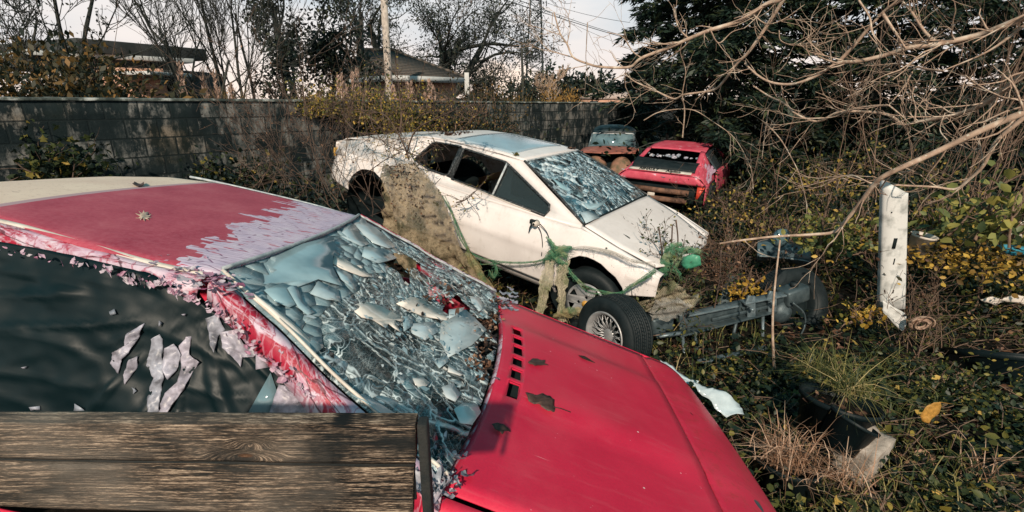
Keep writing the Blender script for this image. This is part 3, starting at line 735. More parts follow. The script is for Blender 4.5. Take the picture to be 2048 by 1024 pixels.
    def on_w(lift):
        g_ = fn(lift)
        def f_(u, v):
            D = RED.R.T @ dirn(u, v); D = D / np.linalg.norm(D); h = bvw.ray_cast(Vector(Oc), Vector(D)); return np.array(h[0]) - D * (lift * .5 + .004) if h[0] is not None else g_(u, v)
        return f_
    for q, lift, L in SH:
        s = MB(); rough_poly(s, z2(L), on_w(lift), (.39, 0, .92), .004, .02, 1, q, (random.uniform(-1, 1) * 2e-4, random.uniform(-1, 1) * 2e-4))
        s.build('glass_sheet', M['frosted_glint_sheet'], C, solid=.002)
    # small splinters lying on the broken glass
    s = MB()
    for _ in range(240):
        u, v = random.betavariate(3.2, 1.8), random.gauss(.02, .42)
        if abs(v) > .97: continue
        c = W(u, v, .006 + random.random() * .012); sz = random.uniform(.004, .018) * (1.6 if random.random() < .1 else 1)
        a = random.uniform(0, 6.28); e1 = np.array([math.cos(a), math.sin(a), -.42 * math.cos(a) + random.gauss(0, .15)]) * sz; e2 = np.array([-math.sin(a), math.cos(a), .42 * math.sin(a) + random.gauss(0, .15)]) * sz * random.uniform(.3, .9)
        s.add([c - e1, c + e2, c + e1 * random.uniform(.5, 1), c - e2 * .6], [(0, 3, 2, 1)], random.choice([.2, .35, .5, .62, .7, .9]))
    tag(s.build('glass_splinters', M['frosted_glint_sheet'], C), kind='stuff')
    # interior behind the glass
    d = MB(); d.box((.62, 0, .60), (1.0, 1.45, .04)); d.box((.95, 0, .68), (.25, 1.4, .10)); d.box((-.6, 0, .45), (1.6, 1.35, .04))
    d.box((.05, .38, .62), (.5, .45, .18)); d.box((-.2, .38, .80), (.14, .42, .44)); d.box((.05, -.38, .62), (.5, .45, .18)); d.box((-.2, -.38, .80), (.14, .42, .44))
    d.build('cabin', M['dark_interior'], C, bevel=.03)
    st = MB().tube(np.array([(.52 + .09 * math.sin(t) * .4, -.34 + .18 * math.cos(t), .80 + .17 * math.sin(t)) for t in np.linspace(0, 2 * math.pi, 40)]), .012, 8); st.build('steering_wheel', M['black_rubber'], C, smooth=True)
    P = [RED.hit(u, v, (0, 1, 0), .66) for u, v in [(838, 506), (935, 572)]]
    b = MB(); a0, a1 = P; b.grid([[a0, a1], [a0 - np.array([0, .02, .05]), a1 - np.array([0, .02, .05])], [a0 - np.array([0, -.05, .12]), a1 - np.array([0, -.05, .12])]], .5); b.build('door_top', M['red_paint'], C, solid=.01)
    # --- pillars and windscreen trims
    tt = np.linspace(0, 1, 26)
    def pillar(side, name):
        G = []; U = []
        for t in tt:
            base = W(t, side * .995); outer = base + np.array([0, side * (.055 + .02 * t), -.075 - .05 * t]); base = base + np.array([0, side * .02, .002])
            mid = (base + outer) / 2 + np.array([0, side * .018, .014])
            q = (base * .75 + outer * .25) + np.array([0, side * .012, .012])
            G.append([base, q, mid, outer]); U.append([(t * .95, k * .035) for k in range(4)])
        MB().grid(G, .5, U).build(name, M['peeling_red'], C, smooth=True, solid=.008)
        MB().tube([W(t, side * .985, .008) for t in tt], .0055, 6).build('windscreen_trim', M['cream_trim'] if side < 0 else M['grey_trim'], C, smooth=True)
    pillar(-1, 'front_pillar'); pillar(1, 'front_pillar')
    MB().tube([W(0, v, .012) + np.array([-.004, 0, 0]) for v in np.linspace(-.98, .98, 30)], .0065, 6).build('windscreen_trim', M['grey_trim'], C, smooth=True)
    # --- bonnet with six slots
    def cowl(y): return .968 + .095 * (1 - (y / .86) ** 2)
    vents = [(.388, .292), (.272, .180), (.166, .064), (.042, -.048), (-.076, -.170), (-.196, -.300)]
    ys = sorted(set([-.86, -.8, -.72, -.64, -.56, -.48, -.4, -.35, .43, .47, .55, .63, .71, .79, .86] + [a for v in vents for a in v] + [-.01, .11, .22, .34, -.12, -.25]))
    xf = 2.30; frs = [0, .02, .045, .062, .12, .135, .17, .22, .3, .4, .5, .6, .7, .78, .84, .90, .95, 1.0]
    def crease(x, y):
        r = .010 * math.exp(-((y - .44) / .02) ** 2) * np.clip((x - 1.1) / .1, 0, 1) + .010 * math.exp(-((y + .28) / .02) ** 2) * np.clip((x - 1.1) / .1, 0, 1)
        pl = .020 * np.clip((.60 - abs(y - .08) - .18) / .12, 0, 1)
        return r * .5 + pl * np.clip((2.0 - x) / .2, 0, 1)
    def HZ(x, y):
        z = hood_z(x) + .016 * (1 - (y / .86) ** 2) - .014 + crease(x, y) - .05 * max(0, abs(y) - .76) ** 1.0
        return z - (.9 * max(0, x - 2.05) ** 1.5)
    fy = lambda y: xf - .14 * (y / .86) ** 2
    G = []; seams = []
    for f in frs:
        row = []
        for y in ys:
            x = cowl(y) + f * (1.90 - cowl(y)); row.append((x, y, HZ(x, y)))
        G.append(row)
    vset = []
    def skip(i, j):
        f0, f1 = frs[i], frs[i + 1]; ym = (ys[j] + ys[j + 1]) / 2
        return f0 >= .06 and f1 <= .1201 and any(b < ym < a for a, b in vents)
    G = np.array(G)
    MB().grid(G, .5, G[..., :2], skip=skip).build('bonnet', M['red_paint'], C, smooth=True, solid=.004)
    global on_bonnet; on_bonnet = seat(bpy.context.scene.objects['bonnet'], RED, lambda u, v: RED.hit(u, v, *HP), .005)
    v_ = MB(); v_.box((1.16, .05, .705), (.16, .80, .03)); v_.build('vent_tray', M['dark_interior'], C)
    # slot lips
    for a, b_ in vents:
        P = []
        for fx, yy in ((.063, a - .004), (.063, b_ + .004), (.119, b_ + .004), (.119, a - .004), (.063, a - .004)):
            x = cowl(yy) + fx * (1.90 - cowl(yy)); P.append((x, yy, HZ(x, yy) - .003))
        MB().tube(P, .0045, 5).build('vent_lip', M['red_paint'], C, smooth=True)
    # peeled band along the cowl
    Gc = np.array([[(cowl(y) - .004 + w_, y, HZ(cowl(y) + max(w_, 0), y) + .0035 - (.016 if w_ < 0 else 0)) for w_ in (-.012, 0, .014, .030 + .012 * math.sin(y * 40) + (.045 if y < -.42 else 0) + (.03 if y > .7 else 0))] for y in np.linspace(-.85, .85, 60)])
    MB().grid(Gc, .5, Gc[..., [1, 0]]).build('cowl_edge', M['peeling_red'], C, smooth=True, solid=.002)
    # nose panel in front of the shut line, with badge
    xs = [1.906, 1.94, 1.98, 2.02, 2.06, 2.10, 2.14, 2.18, 2.22, 2.25]; yy = np.linspace(-.86, .86, 40)
    G = np.array([[(1.906 + (x - 1.906) * (fy(y) - 1.906) / (2.25 - 1.906), y, 0) for y in yy] for x in xs]); 
    for i in range(len(xs)):
        for j in range(len(yy)): x, y = G[i, j, 0], G[i, j, 1]; G[i, j, 2] = HZ(x, y) - .004 - .010 * math.exp(-((x - 1.93) / .02) ** 2)
    MB().grid(G, .5, G[..., :2]).build('nose_panel', M['red_paint'], C, smooth=True, solid=.01)
    G2 = np.array([[(G[-1, j, 0] + dx, G[-1, j, 1], G[-1, j, 2] + dz) for j in range(40)] for dx, dz in ((0, 0), (.02, -.03), (.03, -.10), (.0, -.22), (-.08, -.32))])
    MB().grid(G2, .5, G2[..., :2]).build('front_bumper', M['black_rubber'], C, smooth=True)
    c = np.array([2.008, -.02, HZ(2.008, -.02) + .002]); th = np.linspace(0, 2 * math.pi, 24, endpoint=False)
    bd = MB().add([c + np.array([.018 * math.cos(t), .034 * math.sin(t), -.2 * .018 * math.cos(t)]) for t in th] + [c + np.array([0, 0, .004])], [(i, (i + 1) % 24, 24) for i in range(24)], .5)
    e = bd.build('badge', M['black_rubber'], C, smooth=True, solid=.004)
    MB().tube([c + np.array([.0185 * math.cos(t), .0345 * math.sin(t), .002 - .2 * .018 * math.cos(t)]) for t in np.linspace(0, 2 * math.pi, 30)], .0025, 5).build('badge_ring', M['alloy'], e, smooth=True)
    c = np.array([2.095, -.339, HZ(2.095, -.339) + .003])
    MB().add([c + np.array([.022 * math.cos(t), .050 * math.sin(t), -.25 * .02 * math.cos(t)]) for t in th] + [c + np.array([0, 0, .006])], [(i, (i + 1) % 24, 24) for i in range(24)], .5).build('washer_cover', M['galvanised'], C, smooth=True)
    # --- wings and sides
    for s in (-1, 1):
        xs = np.linspace(.93, 2.16, 30)
        G = np.array([[(x, s * (.868 + (0 if k == 0 else .004) + o * .03), HZ(x, .86) + .001 - .010 * (k == 0) - d) for k, (o, d) in enumerate(((0, .0), (0, .004), (1.0, .03), (1.6, .12), (1.7, .34)))] for x in xs])
        MB().grid(G, .5, G[..., [0, 2]]).build('front_wing', M['red_paint'], C, smooth=True, solid=.008)
    G = np.array([[(x, -(.80 + o), z) for o, z in ((-.03, .34), (-.02, .30), (-.01, .26), (-.02, .22))] for x in np.linspace(-2.0, .95, 20)])
    MB().grid(G, .5, G[..., [0, 2]]).build('door_panel', M['red_paint'], C, smooth=True, solid=.01)
    G = np.array([[(x, (.72 + o), z) for o, z in ((0, .84), (.06, .75), (.10, .60), (.11, .40), (.09, .26))] for x in np.linspace(-2.0, .0, 14)])
    MB().grid(G, .5, G[..., [0, 2]]).build('door_panel', M['red_paint'], C, smooth=True, solid=.01)
    G = np.array([[(x, (.80 + o), z) for o, z in ((0, np.interp(x, [0, .97], [.80, .79])), (.03, .62), (.05, .40), (.03, .26))] for x in np.linspace(0, .97, 8)])
    MB().grid(G, .5, G[..., [0, 2]]).build('door_panel', M['red_paint'], C, smooth=True, solid=.01)
    # --- black plastic sheet over the side window, drawn into creases
    top = smooth_path([(-420, 420), (-200, 452), (0, 482), (150, 512), (300, 545), (400, 600), (480, 668), (560, 745), (660, 832)], 16)
    K = 60; G = []; U = []
    for i, (u, v) in enumerate(top):
        a = RED.hit(u, v, (0, 1, 0), -.66); row = []; ur = []
        xb = np.interp(i, [0, len(top) - 1], [-1.25, .62]); bb = np.array([xb, -.80, .56])
        for k in range(K):
            t = k / (K - 1); p = a * (1 - t) + bb * t
            wr = 0
            fan = math.atan2(p[2] - 1.05, p[0] - .16)           # creases radiate from the top of the pillar
            dist = math.hypot(p[2] - 1.05, p[0] - .16)
            q_ = nz((fan * 6, dist * 1.5), 1, 3); rid = (1 - abs(math.sin(fan * 7 + 2.5 * q_))) ** 3 * math.exp(-((dist - .34) / .24) ** 2)
            wr = .016 * rid + .010 * (1 - abs(nz((p[0] * 4 + p[2] * 3, p[2] * 9), 1, 8))) ** 4 + .014 * nz((p[0] * 5, p[2] * 7)) + .005 * nz((p[0] * 22, p[2] * 30)) + .02 * math.sin(math.pi * t)
            row.append(p + np.array([0, -wr, 0])); ur.append((p[0], p[2]))
        G.append(row); U.append(ur)
    MB().grid(G, .5, U).build('window_cover', M['black_film'], C, smooth=True, solid=.002); cover = bpy.context.scene.objects['window_cover']; on_cover = seat(cover, RED, lambda u, v: RED.hit(u, v, (0, 1, -.26), -.98), .006)
    # small quarter light at the foot of the pillar
    fq = on_cover
    q = MB(); q.add([fq(541, 745) , fq(496, 826), fq(540, 842), fq(560, 800)], [(0, 1, 2, 3)], .5); q.build('quarter_light', M['blue_glass'], C, solid=.004)
    # --- film torn off in scraps
    z8 = lambda L: [(x / 2.2067, 560 + y / 2.2067) for x, y in L]
    FL = [[(635, 190), (610, 260), (570, 320), (540, 350), (520, 415), (480, 370), (500, 320), (550, 290), (560, 240)], [(610, 335), (600, 390), (545, 465), (540, 420), (575, 350)],
          [(700, 240), (715, 260), (715, 340), (722, 430), (705, 500), (700, 590), (650, 590), (648, 520), (655, 480), (680, 430), (640, 380), (660, 320), (670, 260)],
          [(840, 250), (835, 330), (885, 360), (850, 400), (820, 470), (770, 540), (740, 590), (700, 590), (725, 500), (780, 450), (800, 370), (790, 290), (820, 250)],
          [(770, 280), (800, 330), (780, 400), (740, 440), (720, 390), (730, 300)], [(905, 170), (960, 150), (990, 220), (960, 250), (950, 320), (925, 280), (920, 220)],
          [(970, 230), (1040, 220), (1080, 280), (1140, 320), (1120, 340), (1070, 340), (1060, 385), (1020, 330), (980, 300)], [(1130, 320), (1200, 350), (1190, 385), (1130, 395)],
          [(1240, 450), (1300, 470), (1380, 520), (1450, 605), (1190, 605), (1210, 540)], [(485, 140), (505, 128), (518, 150), (490, 155)], [(590, 470), (602, 490), (585, 505)],
          [(330, 545), (375, 575), (325, 578)], [(130, 560), (170, 558), (172, 575), (135, 577)], [(700, 180), (715, 190), (705, 205)], [(805, 150), (822, 148), (815, 160)], [(98, 385), (120, 380), (110, 392)]]
    for i, L in enumerate(FL):
        f = MB(); P = z8(L); off = -.775 if i not in (5, 6, 7, 8) else -.80
        rough_poly(f, P, on_cover if i != 8 else (lambda u, v: on_cover(u, v) + np.array([0, -.012, 0])), (0, -1, .25), .009, .045, 3 if len(L) > 4 else 1, random.uniform(.15, .75))
        f.build('torn_film', M['film_flakes'], C, smooth=True, solid=.0015)
    f = MB(); yv = np.array([0, 1., 0])
    edge = smooth_path([(0, 488), (60, 498), (150, 518), (240, 540), (300, 560), (360, 590), (420, 620), (470, 668), (540, 735), (620, 800)], 10)
    for i, (u, v) in enumerate(edge):                         # scraps along the gutter and pillar edge
        n_ = 1 if u < 230 else 2
        for _ in range(n_):
            if u < 230 and random.random() < .15: continue
            c = RED.hit(u + random.gauss(0, 8), v + random.gauss(0, 5) + (10 if u < 300 else -6), (0, 1, 0), -.70 - .10 * max(0, (u - 400) / 260)); s_ = random.uniform(.003, .010)
            a = rot_about(np.array([1, 0, -.3]) * s_, yv, random.uniform(-1, 1)); b_ = rot_about(np.array([.2, -.3, -1]) * s_ * random.uniform(.4, .9), yv, random.uniform(-1, 1))
            flake(f, c, a, b_, np.array([0, -.8, .6]), random.uniform(.1, .7))
    tag(f.build('film_scraps', M['red_film_flakes'], C, smooth=True), kind='stuff')
    f = MB()
    for _ in range(70):                                      # corner of roof and pillar: crumpled film
        u, v = random.gauss(395, 45), random.gauss(553, 14); v += (u - 395) * .30
        c = RED.hit(u, v, *RP) + np.array([0, 0, .004 + random.random() * .006]); s_ = random.uniform(.005, .018); t = random.uniform(0, 6.3)
        a = np.array([math.cos(t), math.sin(t), random.gauss(0, .12)]) * s_; b_ = np.array([-math.sin(t), math.cos(t), random.gauss(0, .12)]) * s_ * random.uniform(.3, .8)
        flake(f, c, a, b_, np.array([0, -.3, 1]), random.uniform(0, .5))
    for t in tt:                                              # and all down the near pillar
        for _ in range(1):
            c = W(t, -1.0) + np.array([random.uniform(-.02, .02), -.03 - random.random() * .05, -.01 - random.random() * .05]); s_ = random.uniform(.004, .010)
            flake(f, c, np.array([.85, -.1, -.35]) * s_, np.array([.1, -.7, -.6]) * s_ * .6, np.array([.2, -.6, .6]), random.uniform(.1, .6))
    tag(f.build('film_scraps', M['red_film_flakes'], C, smooth=True), kind='stuff')
    f = MB()
    for _ in range(90):                                       # heap at the near end of the cowl
        u, v = random.gauss(885, 22), random.gauss(960, 32)
        c = RED.hit(u, v, *HP) + np.array([-.02, 0, .0 + random.random() * .02]); s_ = random.uniform(.008, .020); t = random.uniform(0, 6.3)
        a = np.array([math.cos(t), math.sin(t), random.gauss(0, .5)]) * s_; b_ = np.array([-math.sin(t), math.cos(t), random.gauss(0, .5)]) * s_ * random.uniform(.3, .8)
        flake(f, c, a, b_, np.array([0, -.3, 1]), random.uniform(.2, .9))
    for _ in range(26):
        u, v = random.gauss(1012, 10), random.gauss(600, 14); c = RED.hit(u, v, *HP) + np.array([0, 0, .006]); s_ = random.uniform(.008, .022)
        flake(f, c, np.array([s_, 0, 0]), np.array([0, s_ * .8, 0]), np.array([0, 0, 1]), .3)
    tag(f.build('film_scraps', M['film_flakes'], C, smooth=True), kind='stuff')
    # wheels
    for x, y in ((1.35, -.70), (1.35, .70), (-1.0, -.70), (-1.0, .70)):
        w_ = MB().lathe([(-.09, .17), (-.10, .24), (-.07, .29), (.07, .29), (.10, .24), (.09, .17)], 32, (eul(0, 0, math.pi / 2), np.array([x, y, .26 - (.10 if x > 0 else 0)]))); w_.build('wheel', M['black_rubber'], C, smooth=True)
    return C, W, HZ
red, WRED, HZRED = red_car()


def _unused(): pass


def leaf_thing(name, label, mat, pts, fn, nrm, amp, cat='leaf', k=2, group=None, stem=None, lift=0):
    mb = MB(); rough_poly(mb, pts, fn, nrm, amp, .05, k, random.random()); 
    if stem is not None: mb.tube(stem, .0018, 5)
    o = mb.build(name, mat, smooth=True, solid=.001); place(o); return tag(o, label, cat, group)


def on_hood(l=.006): return lambda u, v: RED.w(on_bonnet(u, v) + np.array([0, 0, l]))
def on_roof(l=.006): return lambda u, v: RED.w(RED.hit(u, v, *RP) + np.array([0, 0, l + .012]))
hn = RED.R @ np.array([.19, 0, 1])
z7 = lambda L: [(860 + x * .453, 560 + y * .453) for x, y in L]
leaf_thing('dead_leaf', 'large black withered leaf with a long stem on the bonnet by the lowest slot', M['leaf_black'],
           z7([(418, 510), (450, 512), (480, 520), (500, 522), (545, 545), (552, 575), (545, 600), (520, 598), (495, 580), (470, 560), (450, 556), (430, 540)]), on_hood(.014), hn, .016,
           stem=[on_hood(.014)(860 + x * .453, 560 + y * .453) for x, y in [(540, 575), (575, 582), (618, 598)]])
leaf_thing('dead_leaf', 'small black curled leaf beside the fourth slot of the red bonnet', M['leaf_black'],
           z7([(430, 372), (450, 358), (480, 360), (505, 370), (500, 385), (518, 393), (490, 388), (460, 388), (440, 380)]), on_hood(.012), hn, .012)
leaf_thing('dead_leaf', 'black crumpled leaf on the peeled corner of the red bonnet', M['leaf_black'],
           z7([(268, 655), (300, 652), (320, 665), (355, 680), (325, 682), (318, 694), (300, 682), (280, 678)]), on_hood(.014), hn, .012)
leaf_thing('seed_husk', 'thin brown seed husk lying along the crease of the red bonnet', M['dead_leaves'], z7([(655, 335), (680, 342), (728, 372), (700, 364), (670, 352)]), on_hood(.006), hn, .006, 'husk')
leaf_thing('seed_husk', 'short brown husk between the bonnet and the oval badge', M['dead_leaves'], z7([(1116, 578), (1140, 582), (1162, 606), (1135, 600)]), on_hood(.004), hn, .006, 'husk')
oak = []
for i in range(20):
    a = i * 2 * math.pi / 20; r = 13 * (1.0 if i % 2 else .58) * (1 + .2 * math.sin(i * 3)); oak.append((287 + r * 1.15 * math.cos(a), 445 + r * .62 * math.sin(a)))
leaf_thing('oak_leaf', 'pale tan lobed oak leaf lying on the faded red roof', M['oak_leaf_tan'], oak, on_roof(.016), (0, 0, 1), .014)
leaf_thing('dead_leaf', 'dark curled leaf on the border of cream and red roof paint', M['leaf_black'], [(264, 378), (268, 374), (280, 374), (286, 369), (288, 379), (276, 381)], on_roof(.014), (0, 0, 1), .02)

# ------------------------------------------------------------------ the white car
WH = Frame([.06, 5.162, -1.658, -.582, -.147, .002])
def ip(x, X, Y): return float(np.interp(x, X, Y))
def white_car():
    C = empty('wedge_coupe', label='white wedge coupe with crazed windscreen, missing nose and netting hung over its flank', cat='car', frame=WH)
    ghy = lambda z: .6667 * z - 1.32
    X0, X1 = -2.02, 1.70
    zt = lambda x: ip(x, [-2.02, -1.9, -1.1, -.9, .9, 1.02, 1.35, 1.70], [.80, .84, .84, .80, .80, .81, .735, .62])
    zb = lambda x: ip(x, [-2.02, -1.70, -1.685, -1.62, -1.5, -1.34, -1.2, -1.05, -1.0, .88, .90, .97, 1.09, 1.24, 1.38, 1.45, 1.47, 1.70], [.52, .47, .56, .67, .74, .75, .70, .56, .30, .26, .42, .56, .63, .62, .545, .46, .40, .46])
    def yo(x, z):
        y = ip(z, [.22, .40, .52, .56, .66, .80, .86], [.80, .845, .858, .868, .845, .79, .775]); crease = -.004 * math.exp(-((z - .545) / .01) ** 2)
        pl = ip(x, [-2.02, -1.8, -1.2, .9, 1.3, 1.7], [.93, .98, 1.0, 1.0, .985, .90])
        fl = .018 * math.exp(-((x - 1.17) / .32) ** 2 - ((z - .6) / .12) ** 2) + .018 * math.exp(-((x + 1.4) / .36) ** 2 - ((z - .7) / .14) ** 2)
        return (y + crease) * pl + fl
    xs = sorted(set(list(np.linspace(X0, X1, 60)) + [-1.70, -1.685, -1.66, -1.05, -1.02, -1.0, .88, .9, .93, 1.45, 1.47]))
    ts = [0, .04, .12, .25, .4, .5, .55, .6, .7, .8, .9, 1]
    for s in (-1, 1):
        G = np.array([[(x, s * yo(x, zb(x) + t * (zt(x) - zb(x))), zb(x) + t * (zt(x) - zb(x))) for t in ts] for x in xs])
        MB().grid(G if s < 0 else G[:, ::-1], .5, G[..., [0, 2]]).build('body_side', M['white_paint'], C, smooth=True, solid=.012)
        # inner wheel housings
        for cx, n in ((1.18, 'a'), (-1.40, 'b')):
            MB().lathe([(-.02, .37), (.45, .37), (.45, .02)], 28, (eul(0, 0, s * -math.pi / 2 if s > 0 else math.pi / 2), np.array([cx, s * .80, .33]))).build('wheel_housing', M['dark_interior'], C, smooth=True)
        # greenhouse side with its openings
        out = [(-2.0, .80), (.88, .80), (1.02, .81), (1.005, .836), (.62, 1.0), (.235, 1.168), (-.2, 1.178), (-.70, 1.172), (-.95, 1.15), (-1.25, 1.08), (-1.7, .99), (-1.98, .93)]
        q = [(-.92, .950), (-.90, .985), (-.80, 1.125), (-.76, 1.142), (-.46, 1.158), (-.435, 1.14), (-.452, .91), (-.50, .897), (-.70, .905)]
        d = [(-.400, .885), (-.424, 1.135), (-.40, 1.148), (.075, 1.128), (.12, 1.112), (.655, .905), (.672, .87), (.655, .822), (.27, .845)]
        f3 = lambda x, z: (x, s * -ghy(z) * -1 if False else -s * ghy(z), z)
        mb = MB(); add_poly(mb, out, [q[::-1], d[::-1]] if s < 0 else [q[::-1], d[::-1]], f3); mb.build('window_surround', M['white_paint'], C, solid=.018)
        off = lambda L, e: [(x, -s * (ghy(z) - e), z) for x, z in L + [L[0]]]
        MB().tube(off(q, .006), .010, 5).build('window_seal', M['seal_black'], C)
        MB().tube(off(d, .006), .012, 5).build('window_seal', M['seal_black'], C)
        MB().tube([(.097 + .0 * k, -s * (ghy(z) - .008), z) for k, z in enumerate((1.118, .852))], .012, 5).build('window_divider', M['grey_trim'], C)
        mb = MB(); add_poly(mb, [(.11, 1.11), (.655, .905), (.655, .83), (.11, .855)], [], lambda x, z: (x, -s * (ghy(z) + .012), z)); mb.build('front_quarter_glass', M['tinted_glass'], C)
        mb = MB(); add_poly(mb, [(-.48, 1.155), (-.41, 1.15), (-.39, .885), (-.47, .89)], [], lambda x, z: (x, -s * (ghy(z) - .004), z)); mb.build('door_pillar', M['seal_black'], C, solid=.01)
        # peeling cream weather strip under the window
        MB().tube([(x, -s * (ghy(z) - .010), z) for x, z in ((-.36, .878), (0, .858), (.27, .838), (.52, .825))], .006, 4).build('weather_strip', M['cream_trim'], C)
        # panel seams, door handle hole, sill step
        sm = MB()
        def seam(mb, L, w=.0035): mb.tube([(x, s * (yo(x, z) + .001) if z < .8 else -s * (ghy(z) - .002), z) for x, z in L], w, 4)
        seam(sm, smooth_path([(.79, .80), (.775, .70), (.745, .60), (.735, .50), (.735, .29)], 4)); sm.build('door_seam', M['black_rubber'], C)
        sm = MB(); seam(sm, smooth_path([(-.52, .86), (-.55, .78), (-.54, .60), (-.50, .45), (-.46, .30)], 4)); sm.build('door_seam', M['black_rubber'], C)
        sm = MB(); seam(sm, [(x, .540) for x in np.linspace(-.50, .72, 20)], .004); sm.build('waist_groove', M['grey_trim'], C)
        xsl = np.linspace(-.95, .86, 16); G = np.array([[(x, s * (yo(x, zb(x)) - o), zb(x) + dz) for o, dz in ((.012, .05), (.02, -.01), (.06, -.09), (.12, -.10))] for x in xsl])
        MB().grid(G, .5, G[..., [0, 2]]).build('sill', M['white_paint'], C, smooth=True, solid=.008)
        MB().box((-.47, s * .852, .64), (.07, .02, .035)).box((-.44, s * .862, .64), (.03, .02, .02)).build('door_lock', M['black_rubber'], C, bevel=.006)
    # roof
    def RZ(x, y): return ip(x, [-.96, -.6, 0, .235], [1.150, 1.178, 1.178, 1.165]) + .022 * (1 - (y / .55) ** 2)
    hw = lambda x: ip(x, [-.96, -.6, .235], [.553, .536, .541])
    G = np.array([[(x + .05 * (1 - v * v) * ip(x, [-.5, .235], [0, 1]), hw(x) * v, RZ(x, hw(x) * v)) for v in np.linspace(-1, 1, 22)] for x in np.linspace(-.96, .235, 22)])
    MB().grid(G, .5, G[..., :2]).build('roof', M['white_paint'], C, smooth=True, solid=.012)
    G = np.array([[(x, y, RZ(x, y) + .009) for y in np.linspace(-.475, .44, 14)] for x in np.linspace(-.60, .085, 14)])
    for i in range(14):
        for j in range(14): G[i, j, 0] += .055 * (G[i, j, 1] < 0) * G[i, j, 1] * 0
    MB().grid(G, .5, G[..., :2]).build('sunroof', M['sunroof_panel'], C, smooth=True, solid=.008)
    e = [(-.605, -.48), (-.605, .445), (.09, .445), (.09, -.48), (-.605, -.48)]
    P = [(a[0] + (b[0] - a[0]) * t, a[1] + (b[1] - a[1]) * t) for a, b in zip(e[:-1], e[1:]) for t in np.linspace(0, 1, 8)]
    MB().tube([(x, y, RZ(x, y) + .006) for x, y in P], .006, 4).build('sunroof_seal', M['black_rubber'], C)
    # rear deck and tail
    dz = lambda x: ip(x, [-2.02, -1.95, -1.7, -1.25, -.95], [.90, .955, .99, 1.08, 1.15]); dy = lambda z: -ghy(z)
    xs2 = np.linspace(-2.02, -.95, 18)
    G = np.array([[(x, dy(dz(x)) * v * ip(x, [-2.02, -1.8], [.96, 1]), dz(x) + .012 * (1 - v * v)) for v in np.linspace(-1, 1, 16)] for x in xs2])
    MB().grid(G, .5, G[..., :2]).build('rear_deck', M['white_paint'], C, smooth=True, solid=.01)
    G = np.array([[(x, v * .42, dz(x) + .018) for v in np.linspace(-1, 1, 10)] for x in np.linspace(-1.42, -.98, 8)]); MB().grid(G, .5).build('rear_window', M['sunroof_panel'], C, smooth=True, solid=.005)
    G = np.array([[(-2.02 - .03 * math.sin(t * 3.1), v * .74, .50 + t * .42) for v in np.linspace(-1, 1, 12)] for t in np.linspace(0, 1, 8)])
    MB().grid(G, .5, G[..., 1:]).build('tail_panel', M['white_paint'], C, smooth=True, solid=.01)
    for s in (-1, 1): MB().box((-2.045, s * .66, .80), (.04, .20, .09)).build('tail_light', M['badge_gold'], C, bevel=.01)
    # bonnet
    def hz(x): return ip(x, [1.005, 1.4, 1.75], [.832, .705, .590])
    G = []
    for v in np.linspace(-1, 1, 22):
        ye = v; row = []
        for t in np.linspace(0, 1, 24):
            xe = ip(v, [-1, -.7, 0, .7, 1], [1.62, 1.70, 1.745, 1.76, 1.72]); x = 1.02 + t * (xe - 1.02)
            half = ip(x, [1.0, 1.33, 1.62, 1.76], [.765, .735, .64, .60]) ; row.append((x, half * v, hz(x) + .016 * (1 - v * v) + .012 * math.sin(t * 3) * .3))
        G.append(row)
    G = np.array(G).transpose(1, 0, 2); MB().grid(G, .5, G[..., :2]).build('bonnet', M['white_paint'], C, smooth=True, solid=.014)
    for s in (-1, 1):
        G = []
        for t in np.linspace(0, 1, 20):
            x = 1.0 + t * .70; half = ip(x, [1.0, 1.33, 1.62, 1.76], [.770, .740, .645, .60]); a = np.array([x, s * half, hz(x) - .003]); b = np.array([x, s * yo(x, zt(x)), zt(x)])
            G.append([a, (a + b) / 2 + np.array([0, 0, .014]), b])
        MB().grid(np.array(G) if s < 0 else np.array(G)[:, ::-1], .5, np.array(G)[..., :2]).build('wing_top', M['white_paint'], C, smooth=True, solid=.01)
        MB().tube([(1.0 + t * .64, s * ip(1.0 + t * .64, [1.0, 1.33, 1.64], [.768, .738, .638]), hz(1.0 + t * .64) + .001) for t in np.linspace(0, 1, 12)], .004, 4).build('bonnet_seam', M['black_rubber'], C)
    # dark cavity where the nose was
    MB().box((1.62, 0, .42), (.10, 1.2, .26)).box((1.2, 0, .50), (.5, 1.1, .3)).box((-.3, 0, .34), (2.6, 1.45, .05)).build('engine_bay', M['dark_interior'], C)
    b = MB(); b.box((.42, -.2, .68), (.6, 1.0, .16)); b.box((-.55, -.36, .62), (.12, .42, .36)); b.box((-.2, -.40, .46), (.5, .42, .14)); b.build('cabin', M['dark_interior'], C, bevel=.03)
    MB().box((-.05, .74, .60), (1.2, .02, .34)).build('door_trim', M['brown_interior'], C, bevel=.008)
    a0, a1 = (WH.hit(u, v, (0, 1, 0), .66) for u, v in ((938, 362), (1016, 338))); m_ = MB(); m_.grid([[a0, a1], [a0 - np.array([0, .01, .085]), a1 - np.array([0, .01, .085])]], .5); m_.build('far_door_capping', M['tan_trim'], C, solid=.02)
    MB().box((-.62, .40, 1.04), (.05, .20, .05)).box((-.60, .38, .98), (.04, .10, .03)).build('seat_belt_reel', M['tan_trim'], C, bevel=.008)
    # windscreen: crazed facets round a blow
    def W(u, v, l=0):
        top = np.array([.245 + .05 * (1 - v * v), .535 * v, 1.168 + .018 * (1 - v * v)]); bot = np.array([1.00 + .02 * (1 - v * v), .755 * v, .838 + .012 * (1 - v * v)])
        return top * (1 - u) + bot * u + np.array([.4, 0, .91]) * (.03 * math.sin(math.pi * u) * (1 - .5 * v * v) + l)
    g = MB(); sites = []
    while len(sites) < 90: sites.append((random.random(), random.uniform(-.5, .5)))
